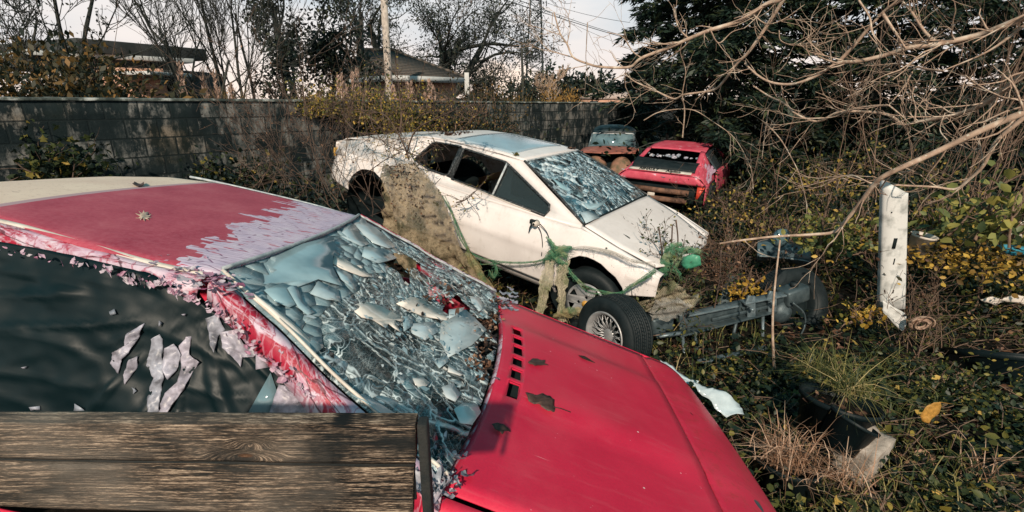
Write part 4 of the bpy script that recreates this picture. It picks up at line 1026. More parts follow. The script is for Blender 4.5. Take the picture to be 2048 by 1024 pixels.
    for k in range(160):                                      # long splinters radiating from the blow
        a = round(random.uniform(0, 6.28) * 9) / 9 + random.gauss(0, .035); r = .02 + .75 * random.random() ** 1.4; p = (.56 + r * math.cos(a), .10 + r * .62 * math.sin(a))
        if 0 < p[0] < 1 and abs(p[1]) < .5: sites.append(p)
    for cell, st in zip(voronoi(sites, (0, -.5, 1, .5)), sites):
        if len(cell) < 3: continue
        c = np.mean(cell, axis=0); tu, tv = random.gauss(0, .03), random.gauss(0, .03); n = len(cell)
        P = [W(q[0], q[1] * 2, ((q[0] - c[0]) * tu + (q[1] - c[1]) * 1.3 * tv)) for q in cell] + [W(c[0], c[1] * 2)]
        dark = (c[1] > .28 and c[0] > .2) or c[1] < -.40 or c[0] > .90 and c[1] < .1
        r = random.uniform(0, .22) if dark and random.random() < .8 else random.choice([.08, .15, .3, .4, .5, .62, .9]) * random.uniform(.8, 1.05)
        g.add(P, [(i, (i + 1) % n, n) for i in range(n)], r, uv=[(p[0], p[1]) for p in P])
    g.build('windscreen', M['starred_glass'], C, solid=.003)
    for q, L in ((.1, [(1100, 355), (1150, 380), (1190, 388), (1200, 400), (1160, 395), (1120, 375)]), (.3, [(1165, 400), (1185, 405), (1205, 392), (1215, 402), (1190, 420), (1175, 418)]),
                 (.25, [(1200, 372), (1240, 378), (1256, 388), (1220, 398), (1205, 388)]), (.45, [(1160, 425), (1185, 420), (1200, 435), (1172, 446)]), (.5, [(1180, 340), (1215, 360), (1235, 368), (1205, 366)])):
        s = MB(); rough_poly(s, L, lambda u, v: WH.hit(u, v, (.4, 0, .91), .4 * .62 + .91 * 1.005 + .030), (.4, 0, .91), .01, .05, 1, q); s.build('glass_sheet', M['frosted_glint_sheet'], C, solid=.002)
    for s in (-1, 1): MB().tube([W(t, s, .004) for t in np.linspace(0, 1, 12)], .011, 5).build('windscreen_seal', M['seal_black'], C)
    MB().tube([W(0, v, .003) for v in np.linspace(-1, 1, 14)], .009, 5).build('windscreen_seal', M['grey_trim'], C)
    MB().tube([W(1, v, .003) for v in np.linspace(-1, 1, 14)], .012, 5).build('windscreen_seal', M['black_rubber'], C)
    # torn-off mirror: white cup, black ball and dangling cables
    c = WH.hit(1074, 446, (0, 1, 0), -.845)
    MB().lathe([(.0, .0), (.0, .030), (.045, .024), (.055, .010)], 16, (eul(0, 0, -math.pi / 2), c)).build('mirror_socket', M['white_plastic'], C, smooth=True)
    b = MB(); b.box(c + np.array([-.02, -.035, .012]), (.05, .03, .035)); b.tube([c + np.array([-.02, -.03, 0]), WH.hit(1060, 455, (0, 1, 0), -.88), WH.hit(1057, 466, (0, 1, 0), -.875)], [.012, .007, .003], 6); b.build('mirror_stub', M['black_rubber'], C, bevel=.006)
    for L in ([(1076, 452), (1082, 466), (1085, 490), (1083, 512)], [(1080, 448), (1092, 462), (1098, 475)]):
        MB().tube(smooth_path([WH.hit(u, v, (0, 1, 0), -.875) for u, v in L], 5), .004, 5).build('mirror_cable', M['black_rubber'], C, smooth=True)
    # front wheel with a seven-spoke trim
    c = WH.hit(1172, 607, (0, 1, 0), -.80); Rm_ = eul(0, 0, -math.pi / 2)
    t = MB().lathe([(-.20, .17), (-.20, .26), (-.17, .29), (-.02, .29), (.005, .26), (.0, .185), (-.02, .175)], 40, (Rm_, c)); wo = t.build('wheel', M['black_rubber'], C, smooth=True)
    rim = MB(); th = np.linspace(0, 2 * math.pi, 8)[:-1]
    out = [(.172 * math.cos(a), .172 * math.sin(a)) for a in np.linspace(0, 2 * math.pi, 48, endpoint=False)]
    holes = []
    for a in th:
        h = [(r * math.cos(a + d), r * math.sin(a + d)) for r, d in ((.158, -.22), (.162, .26), (.098, -.12))]; holes.append(h[::-1])
    for a in np.linspace(0, 2 * math.pi, 5)[:-1]: holes.append([(.060 * math.cos(a) + .013 * math.cos(b), .060 * math.sin(a) + .013 * math.sin(b)) for b in np.linspace(0, -2 * math.pi, 9)[:-1]])
    add_poly(rim, out, holes, lambda x, z: c + np.array([x, -.004 - .012 * (1 - (x * x + z * z) / .03), z])); rim.build('wheel_trim', M['alloy'], wo, solid=-.006)
    MB().lathe([(0, .030), (.012, .028), (.016, .0)], 20, (Rm_, c + np.array([0, -.014, 0]))).build('centre_cap', M['badge_gold'], wo, smooth=True)
    MB().lathe([(-.004, .173), (.008, .178), (.010, .170), (.0, .165)], 48, (Rm_, c)).build('rim_edge', M['alloy'], wo, smooth=True)
    MB().lathe([(-.06, .17), (-.06, .0)], 24, (Rm_, c)).build('hub', M['dark_interior'], wo, smooth=True)
    for y in (.70,): MB().lathe([(-.10, .0), (-.10, .28), (.10, .28), (.10, 0)], 28, (Rm_, np.array([c[0], .70, c[2]]))).build('wheel', M['black_rubber'], C, smooth=True)
    return C, W
white, WWH = white_car()

# things lying on the white car
def pile(name, label, cat, mat, n, fn, size, kind=None):
    mb = MB()
    for _ in range(n):
        c = fn(); a = random.uniform(0, 6.3); s_ = random.uniform(.5, 1) * size
        flake(mb, c, np.array([math.cos(a), math.sin(a), random.gauss(0, .3)]) * s_, np.array([-math.sin(a), math.cos(a), random.gauss(0, .3)]) * s_ * .6, np.array([0, 0, 1.]), random.uniform(.1, .6))
    o = place(mb.build(name, mat)); return tag(o, label, cat, kind=kind)
pile('leaf_litter', 'dead leaves gathered behind the sunroof of the white coupe', 'leaf litter', M['dead_leaves'], 90, lambda: WH.w((random.gauss(-.80, .05), random.uniform(-.36, .06), 1.19)), .022, 'stuff')
pile('moss_tuft', 'tuft of moss at the front corner of the white roof', 'moss', M['yellow_leaves'], 26, lambda: WH.w((.13 + random.gauss(0, .012), -.50 + random.gauss(0, .018), 1.195 + random.random() * .02)), .014, 'stuff')
pile('leaf_litter', 'small heap of dry leaves on the far corner of the white roof', 'leaf litter', M['dead_leaves'], 18, lambda: WH.w((.20 + random.gauss(0, .02), .45 + random.gauss(0, .03), 1.19)), .022, 'stuff')
pile('leaf_litter', 'brown leaves packed along the far end of the red cowl', 'leaf litter', M['dead_leaves'], 420, lambda: RED.w((1.0 + random.gauss(-.035, .035), random.uniform(-.30, .74), .785 + random.random() * .035)), .014, 'stuff')
pile('leaf_litter', 'dark leaves fallen inside the red car below the broken glass', 'leaf litter', M['dead_leaves'], 260, lambda: RED.w((random.gauss(.55, .15), random.gauss(.30, .18), random.uniform(.86, .93))), .016, 'stuff')

# ------------------------------------------------------------------ nets
def sheet(name, label, mat, left, right, frame, y0, y1, folds=.03, n=26, m=34, cat='netting', sag=0, parent=None, uvsc=1.0):
    A = smooth_path(left, 8); B = smooth_path(right, 8)
    A = A[np.linspace(0, len(A) - 1, m).astype(int)]; B = B[np.linspace(0, len(B) - 1, m).astype(int)]
    G = []; U = []
    o = random.uniform(0, 60)
    for i in range(m):
        row = []; ur = []
        for j in range(n):
            t = j / (n - 1); uv = A[i] * (1 - t) + B[i] * t
            y = y0 * (1 - i / (m - 1)) + y1 * i / (m - 1)
            p = frame.hit(uv[0], uv[1], (0, 1, 0), y)
            d = folds * (math.sin(t * 17 + 2 * nz((t * 3, i * .1), 1, o)) * .5 + nz((t * 4, i * .15), 1, o) + .4 * nz((t * 14, i * .5), 1, o)) * (.35 + .65 * i / m)
            eg = max(0, 1 - min(j, n - 1 - j, i, m - 1 - i) / 1.5); p = p + np.array([nz((i * .7, j * .7), 1, o), 0, nz((i * .7, j * .7), 1, o + 9)]) * .045 * eg
            row.append(frame.w(p + np.array([0, -abs(folds) * .8 + d, -sag * math.sin(math.pi * t)]))); ur.append((p[0] * uvsc, p[2] * uvsc))
        G.append(row); U.append(ur)
    o_ = MB().grid(G, .5, U).build(name, mat, parent, smooth=True)
    if parent is None: place(o_)
    return tag(o_, label, cat) if label else o_
sheet('debris_net', 'brown mossy debris net draped over the rear flank of the white coupe', M['burlap_net'],
      [(770, 332), (768, 362), (774, 400), (772, 455), (800, 520), (860, 590)], [(834, 326), (866, 362), (895, 405), (912, 450), (930, 500), (985, 590)], WH, -.875, -1.00, .030, 46, 60)
sheet('mesh_net', 'olive triangular mesh net hanging between the red windscreen and white sill', M['olive_net'],
      [(936, 497), (925, 515), (912, 560), (930, 600)], [(940, 497), (965, 535), (1000, 585), (1030, 616)], WH, -.95, -1.05, .02, 20, 24)


def crumple(mb, P, w, frame, y, r=.5, n=7, amp=.5, wob=.35):   # a twisted net rope along traced points
    Q = smooth_path(P, 9); pts = [frame.w(frame.hit(u, v, (0, 1, 0), y)) for u, v in Q]; W_ = np.interp(np.linspace(0, 1, len(Q)), np.linspace(0, 1, len(w)), w)
    T = np.gradient(np.array(pts), axis=0); T /= np.linalg.norm(T, axis=1)[:, None] + 1e-9
    nrm = frame.R @ np.array([0, -1, .1]); G = []; U = []; o = random.uniform(0, 80); L = 0
    for i, p in enumerate(pts):
        side = np.cross(T[i], nrm); side /= np.linalg.norm(side); row = []; ur = []
        if i: L += np.linalg.norm(pts[i] - pts[i - 1])
        for j in range(n):
            t = j / (n - 1) * 2 - 1; ww = W_[i] * (1 + wob * nz((i * .45, j * .9), 1, o))
            row.append(p + side * t * ww + nrm * (amp * W_[i] * (nz((i * .5, j * 1.2), 1, o + 5) + (1 - t * t) * .8))); ur.append((L * 2, t * ww * 2))
        G.append(row); U.append(ur)
    mb.grid(G, r, U)
def rope(name, label, segs, mat, y=-.93, cat='netting', **k):
    mb = MB()
    for P, w in segs:
        crumple(mb, P, [a * .8 for a in w], WH, y, **k); crumple(mb, [(a + random.gauss(0, 4), b + random.gauss(0, 4)) for a, b in P], [a * .45 for a in w], WH, y - .01, **k)
        Q = smooth_path(P, 9)
        for _ in range(int(len(Q) * 2.2)):                    # frayed threads
            u, v = Q[random.randrange(len(Q))]; ww = 9 + 240 * max(w); a = WH.w(WH.hit(u, v, (0, 1, 0), y - .005)); b = WH.w(WH.hit(u + random.gauss(0, ww * .45), v + abs(random.gauss(0, ww * .5)), (0, 1, 0), y - .02)); mb.tube([a, (a + b) / 2 + rng.normal(size=3) * .01, b], .0012, 3, cap=False)
    o = place(mb.build(name, mat, smooth=True)); return tag(o, label, cat)
rope('netting_rope', 'green twisted net cord running down the edge of the brown net to the sill', [([(885, 392), (905, 430), (925, 475), (940, 505)], [.010, .014, .016, .012]), ([(940, 505), (965, 517), (1000, 523), (1045, 525), (1085, 521), (1108, 510)], [.012, .010, .009, .009, .012, .02]),
     ([(985, 522), (992, 538), (986, 552), (978, 540)], [.012, .02, .018, .006])], M['green_net'])
rope('netting_knot', 'green bunched knot of netting on the white coupe between door and wheel arch', [([(1098, 478), (1106, 492), (1118, 505), (1136, 512)], [.022, .032, .045, .02]), ([(1088, 522), (1104, 508), (1125, 498), (1145, 495)], [.02, .045, .04, .015]), ([(1100, 500), (1115, 520), (1128, 528)], [.02, .04, .02])], M['green_net'], amp=.9)
sheet('net_strip', 'beige mesh strip hanging below the green knot, left one of two', M['beige_net'], [(1092, 518), (1084, 550), (1076, 590), (1064, 640)], [(1114, 522), (1106, 555), (1096, 600), (1088, 645)], WH, -.93, -.98, .012, 10, 20)
sheet('net_strip', 'beige mesh strip hanging below the green knot, right one nearer the wheel trim', M['beige_net'], [(1118, 525), (1112, 560), (1116, 600), (1116, 645)], [(1138, 520), (1136, 560), (1132, 600), (1134, 645)], WH, -.93, -.98, .012, 10, 20)
rope('netting_rope', 'green frayed net cord sagging across the front wheel arch', [([(1130, 528), (1148, 552), (1175, 574), (1210, 584), (1240, 586), (1262, 572), (1290, 555), (1312, 540)], [.014, .014, .009, .012, .012, .014, .022, .02])], M['green_net'])
rope('netting_band', 'grey mesh band stretched along the wing of the white coupe', [([(1138, 496), (1180, 498), (1225, 506), (1262, 520), (1310, 531)], [.006, .016, .022, .018, .010])], M['grey_net'], y=-.90, amp=.1)
rope('net_bundle', 'green crumpled net bundle on the broken nose of the white coupe', [([(1305, 545), (1330, 520), (1352, 505), (1375, 500), (1402, 505)], [.02, .05, .05, .035, .03]), ([(1320, 550), (1345, 530), (1370, 520), (1400, 515)], [.03, .05, .04, .03]), ([(1308, 570), (1322, 545), (1345, 538), (1362, 550)], [.02, .035, .03, .02]), ([(1330, 500), (1345, 492), (1365, 488)], [.02, .03, .02])], M['green_net'], y=-.52, amp=1.0)
f = MB(); rough_poly(f, [(1366, 515), (1385, 508), (1400, 512), (1403, 530), (1388, 535), (1372, 540), (1362, 528)], lambda u, v: WH.w(WH.hit(u, v, (0, 1, 0), -.60)), WH.R @ np.array([0, -1, .2]), .02, .05, 2, .5)
m_, nt_, p_ = new_mat('bright_green_film'); setp(nt_, p_, base=ramp(nt_, noise(nt_, 20), [(.3, (.02, .14, .08)), (.7, (.07, .30, .18))]), rough=.45)
tag(place(f.build('plastic_film', M['bright_green_film'], smooth=True, solid=.002)), 'bright green scrap of plastic film on the green net bundle', 'plastic film')
sheet('mesh_net', 'pale mesh net heaped under the broken nose of the white coupe', M['beige_net'], [(1262, 612), (1290, 592), (1325, 570), (1350, 560)], [(1272, 628), (1310, 618), (1370, 612), (1405, 600)], WH, -.55, -.75, .05, 20, 24)
sheet('mesh_net', 'torn grey mesh net beside the pale net and the axle', M['grey_net'], [(1300, 615), (1320, 600), (1345, 595), (1370, 600)], [(1305, 632), (1335, 636), (1360, 630), (1385, 612)], WH, -.70, -.85, .03, 16, 18)
rope('net_bundle', 'dusty mesh rag lying on the ground under the hanging strips', [([(1108, 632), (1130, 626), (1160, 624), (1185, 630)], [.02, .05, .05, .02])], M['olive_net'], y=-1.05, amp=.9)

# ------------------------------------------------------------------ block wall
WA = np.array([-5.2, 5.3]); WD = np.array([6.15, 8.2]); WD_L = float(np.linalg.norm(WD)); WDn = WD / WD_L; WN = np.array([WDn[1], -WDn[0]])   # WN faces the yard
wtop = lambda t: 1.95 - .012 - .011 * t
def wall():
    C = empty('block_wall', (WA[0], WA[1], 0), 'long stained, shade-toned concrete block wall closing the yard on the left', 'wall')
    loc = np.array([WA[0], WA[1], 0]); t = np.linspace(-4, 18, 90)
    G = []; U = []
    for s in t:
        p = WA + WDn * s; row = []
        for z in np.linspace(-.3, wtop(s) - .0, 14): row.append(np.array([p[0], p[1], z]) - loc + np.array([*WN, 0]) * .006 * nz((s * 2, z * 3)))
        G.append(row); U.append([(s, wtop(s) - z) for z in np.linspace(-.3, wtop(s), 14)])
    MB().grid(np.array(G)[::-1], .5, U[::-1]).build('block_face', M['shade_toned_blocks'], C, smooth=True, solid=.18)
    G = [[np.array([*(WA + WDn * s + WN * o), wtop(s) + dz + .006 * nz((s * 6, o * 9))]) - loc for o, dz in ((.022, -.012), (.024, .012), (0, .020), (-.10, .022), (-.21, .014), (-.21, -.02))] for s in np.linspace(-4, 18, 160)]
    U = [[(s, o) for o in (0, .01, .03, .1, .2, .22)] for s in np.linspace(-4, 18, 160)]
    m, nt, p = new_mat('coping_render'); setp(nt, p, base=ramp(nt, noise(nt, 5, 6, .7), [(.40, (.02, .03, .028)), (.52, (.07, .085, .075)), (.66, (.42, .44, .42))]), rough=.9)
    MB().grid(G, .5, U).build('coping', m, C, smooth=True)
wall()


# ------------------------------------------------------------------ plants
LEAF = {'leaf': (np.array([[0, 0, 0], [.35, .28, .06], [.7, .24, .05], [1, 0, -.06], [.7, -.24, .05], [.35, -.28, .06], [.5, 0, 0]]), [(0, 6, 1), (1, 6, 2), (2, 6, 3), (3, 6, 4), (4, 6, 5), (5, 6, 0)]),
        'quad': (np.array([[0, 0, 0], [.5, .26, .05], [1, 0, 0], [.5, -.26, .05]]), [(0, 3, 2, 1)]),
        'needle': (np.array([[0, 0, 0], [.4, .13, .0], [1, 0, -.08], [.4, -.13, 0]]), [(0, 3, 2, 1)]),
        'ivy': (np.array([[0, 0, 0], [-.05, .40, .02], [.35, .30, .05], [.40, .52, 0], [.62, .20, .04], [1, 0, -.08], [.62, -.20, .04], [.40, -.52, 0], [.35, -.30, .05], [-.05, -.40, .02], [.35, 0, -.02]]),
                [(0, 10, 1), (1, 10, 2), (2, 10, 3), (3, 10, 4), (4, 10, 5), (5, 10, 6), (6, 10, 7), (7, 10, 8), (8, 10, 9), (9, 10, 0)])}
def leaves(mb, P, D, size, kind='leaf', r=None, up=None):    # one leaf per point, D its direction
    P = np.asarray(P, float); n = len(P)
    if n == 0: return
    D = np.asarray(D, float); D = D / (np.linalg.norm(D, axis=1)[:, None] + 1e-9)
    U = rng.normal(size=(n, 3)) * .8 + np.array([0, 0, 1.0] if up is None else up); B = np.cross(U, D); B /= np.linalg.norm(B, axis=1)[:, None] + 1e-9; N = np.cross(D, B)
    T, F = LEAF[kind]; s = np.broadcast_to(np.asarray(size, float), (n,))[:, None, None]
    V = P[:, None] + s * (T[None, :, 0:1] * D[:, None] + T[None, :, 1:2] * B[:, None] + T[None, :, 2:3] * N[:, None])
    k = len(T); F = np.array(F); FF = (F[None] + (np.arange(n) * k)[:, None, None]).reshape(-1, F.shape[1])
    rr = rng.random(n) if r is None else np.asarray(r); mb_v = V.reshape(-1, 3)
    mb.f += (FF + mb.n).tolist(); mb.v.append(mb_v); mb.n += len(mb_v); mb.r += np.repeat(rr, len(F)).tolist(); mb.mi += [0] * len(FF); mb.uv.append(mb_v[:, :2])


def rdir(d, sp):
    v = np.array(d, float) + rng.normal(size=3) * sp; return v / np.linalg.norm(v)


def grow(p, d, L, r, depth, out, tips, kids=4, sp=.45, bend=.16, up=.05, shrink=.62, segs=5, first=.3, rmin=.003):
    pts = [np.array(p, float)]; dd = np.array(d, float)
    for _ in range(segs):
        dd = dd + rng.normal(size=3) * bend + np.array([0, 0, up]); dd /= np.linalg.norm(dd); pts.append(pts[-1] + dd * L / segs)
    pts = np.array(pts); r1 = max(r * .45, rmin * .7); out.append((pts, np.linspace(r, r1, segs + 1)))
    if depth <= 0: tips.append((pts[-1], dd)); tips.append((pts[segs // 2], dd)); return
    for k in range(kids):
        t = first + (1 - first) * (k + random.random()) / kids; i = min(int(t * segs), segs - 1); f = t * segs - i
        q = pts[i] * (1 - f) + pts[i + 1] * f; nd = rdir((pts[i + 1] - pts[i]) / (L / segs), sp)
        grow(q, nd, L * shrink * random.uniform(.7, 1.15), max(r * (1 - t * .5) * .55, rmin), depth - 1, out, tips, kids, sp, bend, up, shrink, segs, first, rmin)
    tips.append((pts[-1], dd))


def tubes(mb, out, n=4, r=.5):
    for P, R in out: mb.tube(P, R, n if R[0] > .012 else 3, r, cap=False)


def tree(name, label, cat, base, h, rad, lean=(0, 0, 1), depth=4, kids=4, sp=.5, bend=.14, up=.06, bark='bark_dark', leaf=None, lmat=None, lsize=.12, lper=6, lspread=.25, shrink=.62, group=None, rmin=.006, first=.3, lkind='quad', segs=5, extra=()):
    C = empty(name, base, label, cat, group); out = []; tips = []
    grow((0, 0, -.1), lean, h, rad, depth, out, tips, kids, sp, bend, up, shrink, segs, first, rmin)
    for e in extra: grow((e[0][0] * 0, 0, -.1), e[0], h * e[1], rad * e[2], depth - (1 if e[1] < .8 else 0), out, tips, kids, sp, bend, up, shrink, segs, first, rmin)
    tr = MB(); cr = MB()
    big = [o for o in out if o[1][0] > rad * .5]; small = [o for o in out if o[1][0] <= rad * .5]
    tubes(tr, big, 8); tr.build('trunk', M[bark], C, smooth=True)
    tubes(cr, small, 4); cr.build('branches', M[bark], C, smooth=True)
    if leaf:
        lf = MB(); P = np.array([t[0] for t in tips]); P = np.repeat(P, lper, 0) + rng.normal(size=(len(P) * lper, 3)) * lspread
        leaves(lf, P, rng.normal(size=P.shape) + np.array([0, 0, -.3]), rng.uniform(.6, 1.3, len(P)) * lsize, lkind); lf.build('crown', M[leaf], C)
    return C


def bush(name, label, cat, base, size, n, mat, lsize, kind='quad', stems=14, bark='twig_dark', shell=.5, group=None, kd=None, lump=.35, updir=.3):
    C = empty(name, base, label, cat, group); a, b, c = size; f = MB(); P = []
    while len(P) < n:
        q = rng.normal(size=3); q /= np.linalg.norm(q); rr = rng.random() ** shell * (1 + lump * nz(q, 2.3, base[0]) * 2)
        p = q * rr * np.array([a, b, c]); p[2] = abs(p[2]); P.append(p)
    P = np.array(P); leaves(f, P, rng.normal(size=P.shape) + np.array([0, 0, updir]) + P * .5, rng.uniform(.6, 1.4, n) * lsize, kind)
    f.build('foliage', M[mat], C)
    s = MB(); out = []; tips = []
    for _ in range(stems): grow((rng.normal() * a * .25, rng.normal() * b * .25, 0), rdir((0, 0, 1), .5), c * random.uniform(.6, 1.05), .012 + c * .004, 1, out, tips, 3, .5, .18, .03)
    tubes(s, out); s.build('stems', M[bark], C)
    return C


# --- beyond the wall, left
bz = lambda u, v, Y: at(u, v, Y)
def gb(u, Y, z=.3): p = at(u, 195, Y); return (p[0], p[1], z)
bush('hedge_bush', 'tawny orange leafed bush behind the left end of the block wall', 'bush', gb(40, 7.5, .5), (2.6, 1.0, 2.1), 20000, 'hedge_leaves', .10, lump=.2)
bush('hedge_bush', 'dark olive bush in front of the pink stucco wall', 'bush', gb(190, 10, .5), (1.2, .8, 2.15), 9000, 'hedge_leaves', .10)
tree('sapling', 'thin small leaved tree rising from the bush at the left edge', 'tree', gb(55, 8.3, .4), 3.4, .05, depth=4, kids=4, sp=.45, leaf='evergreen_leaves', lsize=.06, lper=1, lspread=.10, up=.10, bark='bark_dark', extra=[((-.25, 0, 1), .9, .7), ((.3, .1, 1), .85, .7)])
tree('sapling', 'thin bare tree with a few leaves left of the flat roofed house', 'tree', gb(112, 9.5, .4), 3.6, .05, lean=(.15, 0, 1), depth=4, kids=4, sp=.4, leaf='evergreen_leaves', lsize=.06, lper=1, lspread=.10, up=.09, extra=[((-.35, 0, 1), .8, .6)])
tree('bare_tree', 'leaning bare tree with fanned branches in front of the flat roofed house', 'tree', gb(400, 12, .3), 3.0, .085, lean=(-.50, 0, 1), depth=4, kids=5, sp=.38, bend=.10, up=.10, shrink=.62, rmin=.005, extra=[((.05, 0, 1), .9, .6)])
tree('bare_tree', 'tall bare tree with forked trunk just right of the leaning one', 'tree', gb(472, 13, .3), 4.0, .06, lean=(-.20, 0, 1), depth=4, kids=5, sp=.30, bend=.10, up=.12, shrink=.58, rmin=.005, extra=[((.22, 0, 1), .95, .8)])
tree('bare_tree', 'slender bare tree beside the tall dark evergreen', 'tree', gb(525, 14, .3), 3.8, .05, lean=(-.08, 0, 1), depth=4, kids=5, sp=.36, up=.11, rmin=.005)
tree('evergreen_tree', 'tall dark evergreen with two upright leaders left of the pole', 'tree', gb(580, 15, .3), 4.2, .11, lean=(-.02, 0, 1), depth=4, kids=4, sp=.36, leaf='evergreen_leaves', lsize=.12, lper=6, lspread=.15, up=.12, shrink=.5, extra=[((.16, 0, 1), .95, .8)])
tree('evergreen_tree', 'broad dark evergreen beside the double leadered one', 'tree', gb(650, 16, .3), 2.6, .09, depth=4, kids=4, sp=.55, leaf='evergreen_leaves', lsize=.15, lper=7, lspread=.2, up=.08, shrink=.58)
bush('clipped_bush', 'low dark rounded bush under the evergreens behind the wall', 'bush', gb(588, 13, .3), (1.1, .9, 2.15), 4200, 'evergreen_leaves', .11, lump=.15)
tree('oak_tree', 'wide spreading gnarled oak behind the tiled roof', 'tree', gb(850, 25, .3), 5.2, .34, lean=(.06, 0, 1), depth=5, kids=4, sp=.62, bend=.22, up=.05, shrink=.63, rmin=.012, leaf='evergreen_leaves', lsize=.12, lper=2, lspread=.22, extra=[((.55, 0, 1), 1.0, .7), ((-.42, 0, 1), 1.05, .75)])
tree('oak_tree', 'ivy clad dark oak close behind the pole', 'tree', gb(735, 22, .3), 5.0, .18, lean=(.02, 0, 1), depth=4, kids=4, sp=.55, bend=.18, up=.08, leaf='evergreen_leaves', lsize=.14, lper=3, lspread=.25, shrink=.55)
tree('oak_tree', 'small twisted oak at the right end of the tiled roof', 'tree', gb(905, 27, .3), 4.2, .16, lean=(.1, 0, 1), depth=4, kids=4, sp=.6, bend=.2, up=.03, leaf='evergreen_leaves', lsize=.16, lper=2, lspread=.25)


def flat_house():
    C = empty('flat_roofed_house', (*at(280, 195, 18)[:2], 0), 'low flat roofed house with pink stucco wall behind the leaning bare tree', 'house'); o = np.array(C.location)
    A, B = at(165, 195, 17)[:2], at(420, 195, 21)[:2]
    def b(name, p0, p1, z0, z1, d, mat, par=C):
        p0, p1 = np.array(p0), np.array(p1); L = np.linalg.norm(p1 - p0); dr = (p1 - p0) / L; R = np.array([[dr[0], -dr[1], 0], [dr[1], dr[0], 0], [0, 0, 1]])
        c = (p0 + p1) / 2 + np.array([-dr[1], dr[0]]) * d / 2
        return MB().box(np.array([*c, (z0 + z1) / 2]) - o, (L, d, z1 - z0), R).build(name, M[mat], par, bevel=.02)
    zz = lambda v, Y: at(200, v, Y)[2]
    b('roof', A + np.array([0, .3]), B + np.array([0, .3]), zz(108, 18), zz(80, 18), 6, 'dark_soffit')
    b('roof_edge', A + np.array([-1.0, -.6]), B + np.array([.0, -.6]), zz(117, 18), zz(107, 18), 5.5, 'fascia')
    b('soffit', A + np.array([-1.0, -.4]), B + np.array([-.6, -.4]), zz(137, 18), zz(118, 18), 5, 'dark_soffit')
    b('wall', A + np.array([.3, .4]), at(322, 195, 18)[:2] + np.array([0, .4]), 0, zz(136, 18), 5, 'pink_stucco')
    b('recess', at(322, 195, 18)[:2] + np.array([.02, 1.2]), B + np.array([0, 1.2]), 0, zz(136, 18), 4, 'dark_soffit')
    b('canopy', at(310, 195, 17)[:2], at(392, 195, 19)[:2], zz(152, 18), zz(145, 18), 1.4, 'fascia')
flat_house()


def hip_house():
    Y = 20.0; C = empty('tiled_house', (*at(830, 195, Y)[:2], 0), 'bungalow with a hipped tile roof and white fascia behind the pole', 'house'); o = np.array(C.location)
    cor = at(768, 146, 18.5); rt = at(932, 158, 21.5); lf = at(672, 160, 25.0); pk0 = at(722, 101, 24.0); pk1 = at(786, 101, 24.5)
    back = rt + lf - cor; back[2] = rt[2]; z = cor[2]; cor[2] = lf[2] = rt[2] = back[2] = (cor[2] + rt[2]) / 2
    def quad(P, name, mat, ax, th=.08):
        P = [p - o for p in P]; V = np.array(P); e = V[1] - V[0]; L = np.linalg.norm(e)
        up = V[-1] - V[0]; uv = []
        for p in V: q = p - V[0]; uv.append((q @ e / L, np.linalg.norm(np.cross(q, e)) / L))
        return MB().add(V, [tuple(range(len(V)))], .5, uv).build(name, M[mat], C, solid=th)
    quad([cor, rt, pk1, pk0], 'roof_slope', 'roof_tiles', 0); quad([lf, cor, pk0], 'roof_slope', 'roof_tiles', 0); quad([rt, back, pk1], 'roof_slope', 'roof_tiles', 0); quad([back, lf, pk0, pk1], 'roof_slope', 'roof_tiles', 0)
    dn = np.array([0, 0, -.21]); e = np.array([0, 0, -.005])
    quad([cor + dn, rt + dn, rt + e, cor + e], 'fascia', 'fascia', 0, .04); quad([lf + dn, cor + dn, cor + e, lf + e], 'fascia', 'fascia', 0, .04)
    c = (cor + back) / 2; inn = lambda p: c + (p - c) * .86
    a, b_, d = inn(cor), inn(rt), inn(lf); dz = np.array([0, 0, -.1]); fl = lambda p: np.array([p[0], p[1], 0])
    quad([fl(a), fl(b_), b_ + dz, a + dz], 'wall', 'pink_stucco', 0, .2); quad([fl(d), fl(a), a + dz, d + dz], 'wall', 'pink_stucco', 0, .2)
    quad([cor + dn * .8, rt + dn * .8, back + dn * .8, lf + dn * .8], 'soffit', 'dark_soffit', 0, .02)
    for t in (.25, .6):
        p = a * (1 - t) + b_ * t - np.array([.0, .03, 0]); q = a * (1 - t - .14) + b_ * (t + .14) - np.array([0, .03, 0])
        w_ = quad([np.array([p[0], p[1], .75]), np.array([q[0], q[1], .75]), np.array([q[0], q[1], 1.75]), np.array([p[0], p[1], 1.75])], 'window', 'pane_dark', 0, .03)
    MB().tube([pk0 - o + np.array([0, 0, .03]), pk1 - o + np.array([0, 0, .03])], .08, 8).build('ridge', M['roof_tiles'], C)
    MB().tube([pk0 - o + np.array([0, 0, .01]), cor - o + np.array([0, 0, .02])], .06, 8).build('ridge', M['roof_tiles'], C)
    MB().tube([pk1 - o + np.array([0, 0, .01]), rt - o + np.array([0, 0, .02])], .06, 8).build('ridge', M['roof_tiles'], C)
hip_house()


